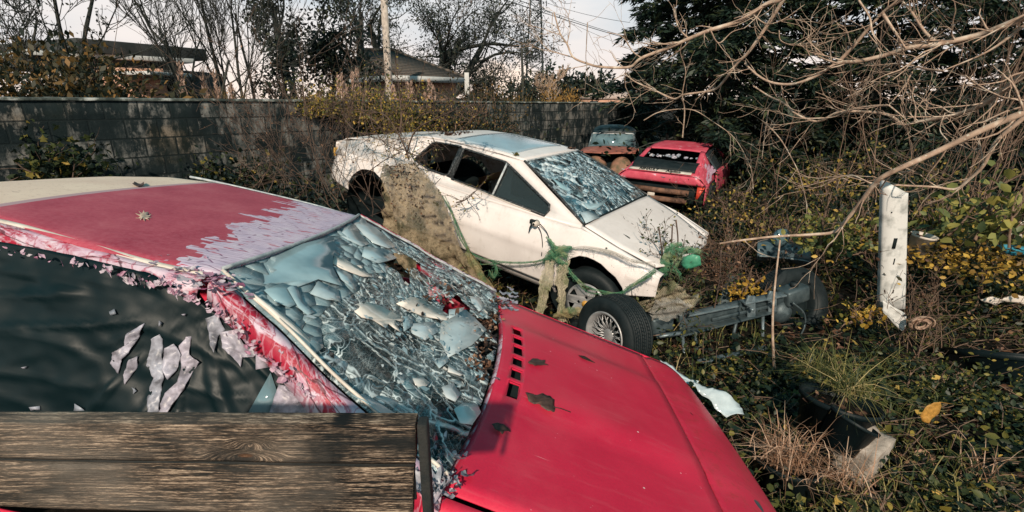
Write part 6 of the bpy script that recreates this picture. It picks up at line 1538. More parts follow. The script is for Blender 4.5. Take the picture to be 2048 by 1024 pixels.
wheel_obj('loose_wheel', 'loose black tyre with silver lattice rim standing behind the red bonnet', at(1226, 668, 3.30), (-.80, -.56, .10), R=.285, W_=.21, rim=.175)
wheel_obj('loose_wheel', 'dark tyre lying back behind the right end of the axle frame', at(1585, 605, 4.35), (.25, -.85, .35), R=.33, W_=.20, rim=.19, mesh_rim=False)
def beam(mb, a, b, w, h, up=(0, 0, 1)):
    a, b = np.array(a), np.array(b); d = b - a; L = np.linalg.norm(d); d /= L; s = np.cross(up, d); s /= np.linalg.norm(s); u = np.cross(d, s)
    mb.box((a + b) / 2, (L, w, h), np.stack([d, s, u], 1)); return mb
def axle():
    A = at(1322, 648, 3.75); B = at(1592, 590, 4.15); C = empty('axle_frame', at(1440, 700, 3.9), 'grey steel axle crossmember with brackets and struts beside the loose wheel', 'axle frame'); o = np.array(C.location)
    A, B = A - o, B - o; d = (B - A) / np.linalg.norm(B - A); P = lambda t, z=0, y=0: A + (B - A) * t + np.array([0, 0, z]) + np.array([-d[1], d[0], 0]) * -y
    m = MB(); beam(m, P(.12, -.02), P(.90, -.01), .045, .15); m.build('crossmember', M['galvanised'], C, bevel=.008)
    m = MB(); beam(m, P(.14, .062, .045), P(.50, .055, .045), .07, .016); m.build('flange', M['bright_steel'], C, bevel=.003)
    m = MB(); beam(m, P(.55, .065, .045), P(.86, .06, .045), .08, .016); m.build('flange', M['bright_steel'], C, bevel=.003)
    m = MB(); beam(m, P(.10, -.105, .05), P(.80, -.075, .05), .08, .014); m.build('flange', M['galvanised'], C, bevel=.003)
    m = MB(); beam(m, P(.34, -.04, .035), P(.78, -.03, .035), .03, .03); m.build('reinforcement', M['galvanised'], C, bevel=.006)
    for t, w_ in ((-.02, .17), (.97, .20)):
        m = MB(); beam(m, P(t - w_ * .42, .02 - .02 * t), P(t + w_ * .42, .035), .16, .15); blk = m.build('mount_block', M['galvanised'], C, bevel=.022)
        c = P(t, .115); MB().tube([c - np.array([0, 0, .03]), c + np.array([0, 0, .012])], .034, 14).build('rubber_cap', M['black_rubber'], blk)
    for t in (.60, .76):
        m = MB(); beam(m, P(t, .11, .05), P(t + .02, -.09, .06), .03, .07); m.box(P(t - .025, .085, .07), (.05, .02, .09), eul(0, .3, .2)).build('bracket', M['bright_steel'], C, bevel=.004)
        MB().tube([P(t - .02, .02, .08), P(t - .02, .02, .13)], .012, 8).build('bolt', M['bright_steel'], C)
    for t, e in ((.13, at(1372, 735, 3.6) - o), (.22, at(1395, 720, 3.7) - o), (.72, at(1525, 690, 3.9) - o), (.52, at(1462, 690, 3.9) - o)):
        MB().tube([P(t, -.10, .05), e], .014, 8).build('strut', M['bright_steel'] if t in (.13, .72) else M['galvanised'], C, smooth=True)
    m = MB(); beam(m, at(1312, 672, 3.62) - o, at(1364, 665, 3.66) - o, .05, .02); m.build('spring_plate', M['bright_steel'], C)
    P2 = smooth_path([at(*p) - o for p in ((1585, 605, 4.0), (1607, 625, 4.0), (1610, 650, 4.0), (1598, 675, 4.0), (1590, 682, 4.0))], 5); MB().tube(P2, .008, 6).build('brake_hose', M['galvanised'], C, smooth=True)
    MB().lathe([(-.05, 0), (-.05, .10), (.0, .12), (.04, .06), (.06, .0)], 24, (eul(0, 0, -1.2), at(1566, 625, 4.1) - o)).build('hub', M['galvanised'], C, smooth=True)
axle()
def bar_obj(name, label, cat, a, b, w, h, mat, up=(0, 0, 1)): 
    m = MB(); beam(m, a, b, w, h, up); m_ = m.build(name, M[mat], bevel=.004); place(m_); tag(m_, label, cat)
bar_obj('steel_bar', 'flat grey steel bar on the ground below the axle frame', 'steel bar', at(1398, 724, 3.45), at(1555, 690, 3.75), .06, .012, 'bright_steel')
bar_obj('metal_offcut', 'bluish grey steel blade standing up behind the axle frame', 'steel blade', at(1436, 640, 4.3), at(1466, 552, 4.6), .014, .10, 'galvanised', (1, 0, 0))
def film_ground(label, L, Y, mat='frosted_glint_sheet', r=.35, cat='plastic sheet'):
    f = MB(); rough_poly(f, L, lambda u, v: at(u, v, Y - (v - 780) * .0028), (0, -.3, 1), .03, .04, 2, r); tag(place(f.build('plastic_sheet', M[mat], smooth=True, solid=.002)), label, cat)
film_ground('torn bluish plastic strip lying along the nose of the red car', [(1318, 722), (1345, 735), (1385, 758), (1398, 762), (1392, 772), (1370, 768), (1345, 752), (1325, 738)], 2.85, r=.45)
film_ground('crumpled pale blue plastic scrap on the ground right of the red nose', [(1385, 765), (1410, 775), (1440, 782), (1480, 805), (1490, 825), (1455, 830), (1430, 815), (1415, 795), (1395, 785)], 2.6, r=.5)

# ------------------------------------------------------------------ white post and clutter on the right
def white_post():
    P0, P1, Y = (1790, 363), (1785, 622), 3.75; C = empty('white_post', at(1788, 640, Y), 'white painted steel channel post with slots standing in the undergrowth', 'post'); o = np.array(C.location)
    q = lambda u, v, y=Y: at(u, v, y) - o
    G = []; U = []
    for v in np.linspace(0, 1, 14):
        l = 1771 + (1764 - 1771) * v; r = 1814 + (1808 - 1814) * v; vy = 372 + 246 * v
        a, b = q(l, vy - (10 * (1 - v))), q(r, vy + 14 * (1 - v) * (1 if v < .01 else .3)); nb = np.array([0, -.0, 0])
        G.append([a + np.array([-.004, .05, 0]), a, (a + b) / 2 + np.array([0, .0, 0]), b, b + np.array([.006, .0, 0]), b + np.array([.004, .06, 0])]); U.append([(k, v) for k in range(6)])
    MB().grid(G, .5, U).build('channel', M['white_panel'], C, solid=.004)
    def pt(u, v): return q(u, v, Y - .004)
    for (u, v, w_, h_) in ((1789, 487, .028, .085), (1788, 523, .008, .05), (1783, 425, .010, .010), (1786, 583, .010, .03)):
        c = pt(u, v); MB().box(c, (w_, .006, h_)).build('slot', M['dark_interior'], C)
    f = MB(); rough_poly(f, [(1764, 600), (1790, 615), (1808, 625), (1815, 650), (1800, 660), (1780, 640), (1766, 625)], lambda u, v: q(u, v, Y - .02), (0, -1, 0), .03, .05, 2); f.build('bent_foot', M['white_panel'], C, smooth=True, solid=.004)
white_post()
def rusty_bracket():
    C = empty('rusty_bracket', at(1842, 648, 3.6), 'rusty pierced metal bracket lying at the foot of the white post', 'bracket'); R_ = eul(.3, -.2, -.2)
    out = [(.085 * math.cos(a) * (1 if math.sin(a) < .3 else 1.15), .075 * math.sin(a)) for a in np.linspace(0, 2 * math.pi, 14)[:-1]]; hole = [(.035 * math.cos(a), .035 * math.sin(a)) for a in np.linspace(0, -2 * math.pi, 14)[:-1]]
    m = MB(); add_poly(m, out, [hole], lambda x, z: R_ @ np.array([x, 0, z])); m.build('plate', M['rust_pale'], C, solid=.012)
    MB().tube([R_ @ np.array([.045 * math.cos(a), -.01, .045 * math.sin(a)]) for a in np.linspace(0, 2 * math.pi, 20)], .008, 6).build('ring', M['rust_pale'], C, smooth=True)
    MB().tube([R_ @ np.array([.088 * math.cos(a), -.01, .078 * math.sin(a)]) for a in np.linspace(-.5, 2.6, 20)], .007, 6).build('flange', M['rust_pale'], C, smooth=True)

rusty_bracket()
def pot(name, label, c, R, h, tilt=(0, 0, 0), mat='pot_plastic', cat='plant pot'):
    C = empty(name, c, label, cat); C.rotation_euler = tilt; Rm_ = np.array([[0, 1, 0], [0, 0, 1], [1, 0, 0.]])
    MB().lathe([(0, 0), (0, R * .78), (h * .92, R * .97), (h * .92, R * 1.04), (h, R * 1.05), (h + .004, R * 1.0), (h * .9, R * .93), (h * .82, R * .90)], 40, (Rm_, np.zeros(3))).build('shell', M[mat], C, smooth=True)
    MB().lathe([(h * .84, R * .92), (h * .86, .0)], 24, (Rm_, np.zeros(3))).build('soil', M['forest_soil'], C)
    MB().lathe([(h * .99, R * 1.052), (h + .004, R * 1.055), (h + .004, R * 1.04)], 40, (Rm_, np.zeros(3))).build('rim', M[mat], C, smooth=True)
    f = MB(); n = int(160 * R); a = rng.uniform(0, 6.28, n); q = R * .88 * rng.random(n) ** .5; leaves(f, np.stack([q * np.cos(a), q * np.sin(a), np.full(n, h * .86)], 1), rng.normal(size=(n, 3)) * np.array([1, 1, .3]), .05, 'leaf'); tag(f.build('dead_leaves', M['dead_leaves'], C), kind='stuff')
    return C
pot('plant_pot', 'black plastic pot with reddish dry grass beside the red nose', at(1572, 925, 2.12) - np.array([0, 0, .26]), .16, .26, (-.10, .08, 0))
pot('plant_pot', 'tilted black plastic pot with tall green grass', at(1660, 850, 2.42) - np.array([0, 0, .15]), .20, .30, (-.12, .18, 0))
pot('plant_pot', 'small black pot leaning on the pale stone block', at(1682, 850, 2.25) - np.array([0, 0, .13]), .12, .17, (.0, .5, .2))
pot('barrel', 'large black plastic barrel at the right edge', at(2040, 790, 3.3) - np.array([0, 0, .35]), .36, .62, (-.42, .12, 0), cat='barrel')
pot('bucket', 'dirty white plastic bucket just right of the white post', at(1836, 490, 4.4) - np.array([0, 0, .10]), .10, .20, (.1, .1, 0), mat='white_plastic', cat='bucket')
def stone_block():
    bm = bmesh.new(); bmesh.ops.create_cube(bm, size=1); bmesh.ops.subdivide_edges(bm, edges=bm.edges, cuts=7, use_grid_fill=True)
    for v in bm.verts: v.co = Vector((v.co.x * .20, v.co.y * .18, v.co.z * .24)) + v.normal * .020 * nz(v.co, 3.1) + v.normal * .008 * nz(v.co, 12)
    me = bpy.data.meshes.new('stone_block'); bm.to_mesh(me); bm.free(); me.shade_smooth(); me.materials.append(M['stone']); o = bpy.data.objects.new('stone_block', me); scene.collection.objects.link(o)
    o.location = at(1722, 905, 2.25); o.rotation_euler = (.15, -.2, .55); tag(o, 'pale weathered stone block below the tilted pot', 'stone')
stone_block()
def tuft(name, label, base, n, h, spread, mat, w=.004, droop=1.1, cat='grass clump', base_r=.10):
    C = empty(name, base, label, cat); mb = MB()
    for _ in range(n):
        a = random.uniform(0, 6.28); d = np.array([math.cos(a), math.sin(a), 0]); hh = h * random.uniform(.3, 1.15); sp = spread * random.uniform(.15, 1.3); p0 = np.array([random.gauss(0, .55), random.gauss(0, .55), 0]) * base_r; s = np.array([-d[1], d[0], random.gauss(0, .3)]) * w * random.uniform(.6, 1.2); row = []
        dr = droop * random.uniform(.3, 1.3)
        for t in np.linspace(0, 1, 7): c = p0 + d * sp * t ** 1.4 + np.array([0, 0, hh * (1.6 * t - .9 * dr * t * t)]) + np.array([random.gauss(0, .003)] * 3); row.append([c - s * (1 - t * .9), c + s * (1 - t * .9)])
        mb.grid(row, random.random())
    mb.build('blades', M[mat], C); return C
tuft('grass_clump', 'tall green and yellow grass growing from the tilted pot', at(1690, 780, 2.5), 190, .19, .36, 'grass_blades', .0032, droop=1.5)
tuft('grass_clump', 'reddish dry grass clump in the pot beside the red nose', at(1572, 922, 2.12), 260, .20, .24, 'dry_blades', .0028, droop=1.45, base_r=.14)
tuft('grass_clump', 'long straw coloured grass hanging in front of the stone', at(1690, 965, 1.95), 70, .14, .26, 'dry_blades', .003)
tuft('grass_clump', 'bright green grass tuft at the left of the tilted pot', at(1640, 745, 2.75), 110, .20, .24, 'grass_blades', .004)
tuft('grass_clump', 'thin dry grass at the bottom right corner', at(1950, 960, 2.2), 60, .18, .25, 'dry_blades', .003)
# broad tan leaf hanging in front of the right undergrowth
leaf_thing('withered_leaf', 'single broad ochre leaf standing out in the dark undergrowth on the right', M['leather_leaf'], [(1842, 832), (1850, 815), (1866, 804), (1880, 803), (1884, 812), (1878, 826), (1866, 836), (1856, 846), (1846, 844)], lambda u, v: at(u, v, 2.3), (0, -1, .2), .012, stem=[at(1878, 804, 2.3), at(1892, 806, 2.32), at(1905, 808, 2.34)])
def heap(name, label, cat, c, size, n, mat, ls, kind='leaf', kd=None):
    mb = MB(); q = rng.normal(size=(n, 3)) * np.array(size) * .5; q[:, 2] = abs(q[:, 2]); leaves(mb, q + np.array(c), rng.normal(size=(n, 3)) * np.array([1, 1, .4]), rng.uniform(.5, 1.3, n) * ls, kind); o = place(mb.build(name, M[mat])); tag(o, label, cat, kind=kd)
heap('fallen_leaves', 'drift of bright yellow leaves right of the white bucket', 'fallen leaves', at(1955, 530, 4.0), (.85, .6, .12), 1000, 'gold_mix', .05, kd='stuff')
def tarp():
    f = MB(); rough_poly(f, [(1990, 490), (2010, 488), (2060, 495), (2090, 520), (2040, 516), (2010, 505)], lambda u, v: at(u, v, 4.3), (0, -1, .2), .04, .05, 2); tag(place(f.build('blue_tarpaulin', M['blue_tarp'], smooth=True, solid=.003)), 'strip of bright blue tarpaulin above the yellow leaves at the right edge', 'tarpaulin')
    f = MB(); rough_poly(f, [(2005, 450), (2060, 440), (2110, 450), (2110, 480), (2040, 478), (2012, 470)], lambda u, v: at(u, v, 4.6), (0, -1, .2), .05, .05, 2); tag(place(f.build('plastic_sheet', M['white_plastic'], smooth=True, solid=.003)), 'pale crumpled sheet above the blue tarpaulin', 'plastic sheet')
    f = MB(); rough_poly(f, [(1990, 600), (2030, 590), (2090, 600), (2080, 612), (2030, 606)], lambda u, v: at(u, v, 3.9), (0, -.3, 1), .02, .05, 2); rough_poly(f, [(1960, 598), (1985, 592), (2010, 600), (1990, 612)], lambda u, v: at(u, v, 3.9), (0, -.3, 1), .02, .05, 2); 
    tag(place(f.build('broken_panel', M['white_plastic'], smooth=True, solid=.006)), 'pale broken panel lying above the black barrel', 'panel')
tarp()
def grey_bumper():
    C = empty('scrap_bumper', at(1560, 520, 5.0), 'blue grey plastic bumper with a chrome strip among the twigs right of the white nose', 'bumper'); o = np.array(C.location)
    G = [[at(u, v + dv, Y) - o for dv, Y in ((-22, 5.25), (-10, 5.05), (6, 5.0), (24, 5.05))] for u, v in smooth_path([(1515, 500), (1540, 497), (1580, 502), (1622, 515)], 5)]
    MB().grid(G, .5).build('bumper', M['grey_blue_plastic'], C, smooth=True, solid=.02); MB().tube([at(u, v, 4.98) - o for u, v in smooth_path([(1518, 512), (1550, 514), (1600, 520), (1618, 524)], 5)], .010, 6).build('chrome_strip', M['bright_steel'], C, smooth=True)
    MB().lathe([(-.02, .0), (-.02, .09), (.03, .10), (.05, .05), (.06, 0)], 24, (eul(0, 0, -1.3), at(1560, 475, 5.05) - o)).build('headlamp', M['blue_glass'], C, smooth=True)
grey_bumper()

# ------------------------------------------------------------------ conifers on the right
def conifer(label, base, h, R, n, th0=0, gap=None, base_z=.1, lmat='conifer_needles', dens=1.0, ls=.20):
    C = empty('conifer', base, label, 'conifer'); MB().tube([(0, 0, 0), (.05, 0, h * .5), (0, 0, h)], [.22, .15, .03], 10).build('trunk', M['bark_dark'], C, smooth=True)
    br = MB(); lf = MB(); out = []; P_ = []; D_ = []
    for i in range(n):
        t = (i + random.random()) / n; z = base_z + (h - base_z) * t ** 1.05; a = i * 2.399 + random.gauss(0, .25) + th0; L = (R * (1 - t) ** .72 * random.uniform(.72, 1.12) + .2) * min(1, .30 + .34 * z)
        d = np.array([math.cos(a), math.sin(a), 0]); pts = [np.array([0, 0, z]) + d * L * s + np.array([0, 0, L * (.10 * s - .42 * s * s + .16 * s ** 3)]) + rng.normal(size=3) * .03 for s in np.linspace(0, 1, 8)]
        out.append((np.array(pts), np.linspace(.035 * (1 - t) + .008, .006, 8)))
        m = int((26 + 34 * L) * dens)
        for _ in range(m):
            s = random.random() ** .65; k = min(int(s * 7), 6); f = s * 7 - k; p = pts[k] * (1 - f) + pts[k + 1] * f; side = np.array([-d[1], d[0], 0]) * random.choice([-1, 1]); w_ = L * .30 * (1 - s * .75) * random.random()
            q = p + side * w_ + np.array([0, 0, -.28 * w_ - .04 * random.random()]); dirn_ = side * .8 + d * .9 + np.array([0, 0, random.uniform(-.6, .15)])
            for _ in range(4): P_.append(q + rng.normal(size=3) * .05); D_.append(dirn_ + rng.normal(size=3) * .45)
    tubes(br, out, 5); br.build('branches', M['bark_dark'], C, smooth=True)
    P_ = np.array(P_); D_ = np.array(D_); Wd = P_ + np.array(base); keep = ~((Wd[:, 0] < 3.9) & (Wd[:, 2] < 1.75 + .25 * np.clip(Wd[:, 0] - 2.2, 0, 2)) & (Wd[:, 1] < 14.2)); P_ = P_[keep]; D_ = D_[keep]
    leaves(lf, P_, D_, rng.uniform(.5, 1.25, len(P_)) * ls, 'needle'); lf.build('crown', M[lmat], C); return C
conifer('huge dark conifer filling the sky behind the far red coupe', gb(1440, 12.0, -.1), 9.5, 3.4, 150, dens=1.7)
conifer('dark conifer low at the left foot of the huge one', gb(1285, 17, -.1), 3.3, 1.5, 60, .5, ls=.16)
conifer('second tall conifer behind the tangled bare branches on the right', gb(1740, 11.5, -.1), 9.0, 2.9, 110, 1.0, dens=1.4)
conifer('conifer closing the right edge of the photograph', gb(2030, 11.0, -.1), 7.5, 2.3, 80, 2.0, dens=1.2)
bush('undergrowth', 'dark evergreen undergrowth behind the far red coupe', 'undergrowth', (5.9, 12.2, -.1), (3.6, 1.5, 1.6), 6500, 'conifer_needles', .12, 'leaf', lump=.4)
bush('undergrowth', 'ivy and bramble mass right of the far red coupe', 'undergrowth', (6.6, 9.2, -.15), (2.3, 1.5, 1.35), 7500, 'ivy_leaves', .07, 'leaf', stems=30, bark='twig_dead', lump=.4)
bush('undergrowth', 'leafy bank behind the white post', 'undergrowth', (5.0, 6.1, -.15), (1.9, 1.1, 1.05), 7500, 'ivy_leaves', .055, 'leaf', stems=30, bark='twig_dead', lump=.45)
bush('undergrowth', 'bramble bank left of the white post', 'undergrowth', (3.3, 6.6, -.1), (1.1, .9, .75), 5200, 'ivy_leaves', .05, 'leaf', stems=26, bark='twig_dead', lump=.5)
bush('undergrowth', 'dark bank of leaves at the right edge above the barrel', 'undergrowth', (5.2, 4.7, -.15), (1.3, .8, .85), 4200, 'ivy_leaves', .05, 'leaf', stems=20, bark='twig_dead', lump=.5)
for i, (u, v, Y, a, lb) in enumerate(((1560, 440, 5.6, .5, 'golden leaved bramble spray right of the white nose'), (1700, 420, 5.3, .45, 'golden leaved bramble spray left of the white post'), (1490, 380, 6.6, .6, 'golden leafed bramble patch beyond the white bonnet'), (1640, 330, 6.8, .6, 'golden leafed bramble patch under the looping limbs'), (1880, 400, 4.9, .4, 'golden leafed sprig above the white bucket'), (1660, 600, 4.4, .4, 'golden leaved bramble low between axle and post'))):
    bush('bramble_bush', lb, 'bramble', tuple(at(u, v + 60, Y)), (a, a * .7, a * .8), 420, 'yellow_leaves', .045, 'leaf', stems=12, bark='twig_dead', lump=.6)
bramble('bramble', 'dark tangle of stems and debris growing through the broken nose of the white coupe', tuple(WH.w((1.72, -.25, .30))), 26, .55, mat='twig_dark', leaf='weed_leaves', lper=2.0, lsize=.03, sp=.8, depth=2, r=.005)
bramble('bramble', 'dry orange weeds between the white nose and the axle frame', tuple(at(1420, 560, 4.5)), 18, .45, mat='twig_dead', leaf='dead_leaves', lper=1.4, lsize=.03, sp=.8, depth=2, r=.004)
bush('leafy_shrub', 'shrub with big pale green leaves at the upper right of the white post', 'shrub', at(1975, 480, 4.2), (.55, .4, .55), 240, 'big_leaves', .11, 'leaf', stems=10, bark='twig_dead')
bush('leafy_shrub', 'pale green young plant between the twigs and the white post', 'shrub', at(1660, 500, 4.6), (.45, .35, .38), 420, 'big_leaves', .06, 'leaf', stems=8, bark='twig_dead')
bush('leafy_shrub', 'yellow leaved sprig right of the white car nose above the axle', 'shrub', at(1490, 590, 4.3), (.22, .2, .18), 150, 'yellow_bright', .045, 'leaf', stems=6, bark='twig_dead')
bush('leafy_shrub', 'yellow leaved sprig left of the foot of the white post', 'shrub', at(1722, 640, 3.6), (.16, .14, .18), 60, 'yellow_bright', .05, 'leaf', stems=5, bark='twig_dead')

# ------------------------------------------------------------------ tangled bare branches (traced limbs, each limb bush has its own root)
zz4 = lambda L: [(1180 + x / 2.327, y / 2.327) for x, y in L]
def traced(label, limbs, name='bare_shrub', cat='bare shrub', twigs=1.0, mat='bark_orange', tl=.35, leaf=None):
    P0 = at(limbs[0][0][0][0], limbs[0][0][0][1], limbs[0][1]); C = empty(name, (P0[0], P0[1], float(gz(P0[0], P0[1]))), label, cat); o = np.array(C.location); out = []; tips = []
    for L, Y0, Y1, r in limbs:
        n = len(L); pts = smooth_path([at(u, v, Y0 + (Y1 - Y0) * i / (n - 1)) - o for i, (u, v) in enumerate(L)], 7); out.append((pts, np.linspace(r, r * .35, len(pts))))
        k = max(1, int(len(pts) * .24 * twigs))
        for _ in range(k):
            i = random.randrange(2, len(pts) - 1); t = pts[i] - pts[i - 1]; grow(pts[i], rdir(t / (np.linalg.norm(t) + 1e-9), .55), tl * random.uniform(.4, 1.5), r * .40 * (1 - .5 * i / len(pts)), random.choice([0, 1, 1]), out, tips, 3, .6, .17, .03, .6, 5, .2, .0022)
    tr = MB(); tubes(tr, [a for a in out if a[1][0] > .010], 8); tr.build('trunk', M[mat], C, smooth=True); b_ = MB(); tubes(b_, [a for a in out if a[1][0] <= .010], 4); b_.build('branches', M[mat], C, smooth=True)
    if leaf:
        P = np.array([t[0] for t in tips]); f = MB(); leaves(f, P, rng.normal(size=P.shape), rng.uniform(.6, 1.2, len(P)) * leaf[1], 'leaf'); f.build('leaves', M[leaf[0]], C)
    return C
traced('bare shrub whose thickest limb sweeps down from the right edge to the white nose', [
    ([(2130, 190), (2048, 225), (1960, 262), (1870, 305), (1776, 348), (1747, 370), (1725, 400), (1697, 435), (1670, 463), (1625, 469), (1552, 473), (1480, 481), (1440, 487)], 3.1, 4.0, .022),
    ([(1697, 435), (1680, 462), (1668, 480), (1655, 490)], 3.6, 3.6, .010), ([(1747, 370), (1710, 352), (1690, 352), (1640, 365), (1590, 378)], 3.6, 4.2, .008), ([(1870, 305), (1900, 290), (1880, 260), (1890, 225)], 3.4, 3.7, .008)], twigs=.8)
traced('bare shrub with a long pale limb crossing high from the right edge', [
    (zz4([(2150, 20), (2020, 80), (1900, 130), (1800, 165), (1620, 205), (1470, 225), (1380, 255), (1250, 285), (1150, 295), (1060, 350), (950, 390), (850, 385), (780, 350), (720, 295)]), 3.6, 5.2, .024),
    (zz4([(1150, 295), (1090, 275), (1040, 250), (1010, 240)]), 4.5, 4.8, .010), (zz4([(1640, 330), (1560, 320), (1470, 300), (1380, 300), (1330, 330), (1240, 405)]), 4.0, 4.8, .010), (zz4([(2020, 120), (1850, 240), (1640, 330)]), 3.8, 4.0, .012),
    (zz4([(1620, 205), (1560, 150), (1500, 60), (1450, 0), (1420, -60)]), 4.1, 4.6, .013), (zz4([(890, 390), (900, 440), (930, 500), (980, 520)]), 5.0, 5.0, .008)], twigs=1.1)
traced('bare shrub with looping orange limbs in the middle right', [
    (zz4([(2150, 260), (2020, 345), (1900, 440), (1800, 500), (1700, 535), (1600, 555), (1510, 570), (1460, 580), (1370, 530), (1170, 520), (1060, 565), (960, 530), (900, 480), (830, 445), (760, 400)]), 3.4, 5.6, .020),
    (zz4([(1390, 490), (1440, 530), (1490, 575)]), 4.2, 4.0, .008), (zz4([(1390, 490), (1300, 495), (1200, 515), (1130, 545), (980, 550), (900, 530), (860, 510)]), 4.2, 5.2, .010), (zz4([(1510, 570), (1515, 500), (1500, 440), (1520, 380)]), 4.0, 4.3, .008)], twigs=1.1)
traced('bare branch reaching left across the conifer to the pylon', [
    (zz4([(960, -60), (880, 0), (820, 20), (700, 95), (560, 140), (460, 180), (370, 220), (240, 270), (190, 310), (110, 315), (40, 310), (0, 300)]) + [(1147, 115), (1134, 88), (1120, 66), (1108, 25)], 4.4, 5.6, .020),
    ([(1147, 115), (1112, 105), (1095, 98), (1085, 88), (1076, 71)], 5.5, 5.7, .007), ([(1134, 88), (1140, 60), (1138, 38), (1128, 28)], 5.5, 5.6, .005), ([(1175, 45), (1173, 90), (1172, 120), (1178, 160)], 5.2, 5.2, .006),
    ([(1105, 25), (1104, 60), (1107, 78)], 5.5, 5.5, .0045), (zz4([(240, 270), (200, 240), (150, 170), (80, 150)]), 5.0, 5.2, .008), (zz4([(460, 180), (420, 140), (400, 90), (390, 20)]), 4.8, 5.0, .010), (zz4([(560, 140), (600, 200), (660, 150), (720, 130)]), 4.7, 4.7, .009)], twigs=.9)
traced('bare shrub with a limb bending under the conifer above the far red coupe', [
    (zz4([(960, -80), (900, 0), (830, 110), (740, 240), (680, 300), (620, 380), (570, 420), (440, 440), (390, 460), (300, 420), (210, 380), (160, 340)]), 4.8, 6.2, .018),
    (zz4([(430, 640), (440, 520), (430, 440), (445, 330), (420, 240), (440, 170)]), 6.5, 6.0, .010), (zz4([(110, 370), (160, 345), (240, 300)]), 6.0, 6.0, .006)], twigs=1.1)
traced('arching bramble cane right of the far red coupe', [(zz4([(250, 560), (330, 520), (470, 510), (570, 565), (660, 630), (710, 700), (750, 790), (760, 880)]), 6.6, 6.0, .010), (zz4([(800, 560), (880, 640), (940, 740), (980, 830), (1020, 1000)]), 5.4, 5.2, .011), (zz4([(830, 515), (815, 620), (800, 740)]), 5.6, 5.5, .010)], twigs=1.2, name='bramble_cane', cat='bramble')
traced('pale branch slanting through the leaves at the right edge', [(zz4([(2100, 480), (1980, 580), (1890, 660), (1830, 770), (1770, 830), (1700, 880), (1600, 870), (1400, 860), (1300, 850)]), 3.4, 3.9, .016), (zz4([(1830, 770), (1820, 700), (1810, 640)]), 3.6, 3.7, .007)], twigs=.9)
traced('straight diagonal limb rising across the right conifer', [(zz4([(1160, 285), (1230, 210), (1290, 140), (1360, 60), (1420, 10), (1500, -70)]), 4.6, 4.2, .017), (zz4([(1360, 60), (1400, 120), (1440, 180), (1470, 225)]), 4.3, 4.2, .013), (zz4([(1250, 0), (1300, 80), (1320, 160), (1400, 250)]), 4.4, 4.2, .011), (zz4([(880, 140), (890, 190), (960, 210), (1020, 170), (1030, 130)]), 4.8, 4.8, .008), (zz4([(1500, 335), (1450, 420), (1390, 490)]), 4.3, 4.2, .011), (zz4([(750, 60), (820, 110), (900, 90), (1000, 20)]), 5, 4.8, .009)], twigs=1.3)
for i, (u, Y, n, L, lb) in enumerate([(1880, 6.0, 8, 3.4, 'thicket of thin upright stems left of the right edge'), (1990, 5.5, 8, 3.4, 'thicket of thin upright stems at the right edge'), (1770, 7.0, 5, 3.2, 'thin upright stems behind the white post'), (1600, 7.5, 4, 2.2, 'thin stems in front of the second conifer'), (1480, 8.0, 5, 1.4, 'low twiggy stems right of the far red coupe'), (1500, 5.2, 12, .9, 'tangle of thin dead stems behind the axle frame'), (1650, 5.4, 12, 1.0, 'tangle of thin dead stems left of the white post'), (1400, 5.6, 10, .55, 'dry weeds beyond the white bonnet'), (1900, 3.9, 9, .8, 'dead stems behind the black barrel')]):
    b = at(u, 400, Y); bramble('thin_stems', lb, (b[0], b[1], float(gz(b[0], b[1]))), n, L, mat='twig_dead', leaf='dead_leaves' if i > 3 else None, lper=1.0, lsize=.03, sp=.22 if i < 4 else .6, depth=2, cat='shrub', r=.012 if i < 4 else .005, bend=.10, rmin=.002)
bramble('bramble', 'thin stems crossing in front of the white post', tuple(ground(1800, 700)), 9, .75, mat='twig_dead', leaf='dead_leaves', lper=.8, lsize=.025, sp=.35, depth=1, r=.004)
bush('undergrowth', 'low dark ivy mound between the axle frame and the tilted pot', 'undergrowth', tuple(ground(1500, 760)), (.45, .35, .12), 900, 'ivy_leaves', .04, 'ivy', stems=8, bark='twig_dead', lump=.5)
bush('undergrowth', 'dark tangle of leaves before the black barrel', 'undergrowth', tuple(ground(1900, 790)), (.5, .35, .22), 1300, 'weed_leaves', .035, 'leaf', stems=16, bark='twig_dead', lump=.6)
bush('undergrowth', 'low leafy tangle in the bottom right corner', 'undergrowth', tuple(ground(1900, 1000)), (.45, .25, .12), 900, 'weed_leaves', .03, 'leaf', stems=14, bark='twig_dead', lump=.6)
# black thin stakes poking up before the white nose
for i, (a, b_, lb) in enumerate((((1322, 565), (1318, 455), 'left of two thin black stalks before the white nose'), ((1330, 560), (1345, 450), 'second thin black stalk leaning right before the white nose'), ((1352, 520), (1352, 440), 'short black stalk over the green net bundle'), ((1428, 620), (1442, 500), 'black stalk right of the green net bundle'))):
    m = MB(); m.tube(smooth_path([at(*a, 3.85), at((a[0] + b_[0]) / 2 + 4, (a[1] + b_[1]) / 2, 3.85), at(*b_, 3.8)], 5), .006, 5); tag(place(m.build('dead_stalk', M['twig_dark'], smooth=True)), lb, 'stalk')
m = MB(); m.tube(smooth_path([at(1548, 738, 3.3), at(1545, 660, 3.3), at(1548, 590, 3.3), at(1560, 480, 3.35)], 6), [.011 - .0003 * i for i in range(19)], 6); tag(place(m.build('young_tree', M['bark_orange'], smooth=True)), 'single straight brown stem rising in front of the axle frame', 'stem')

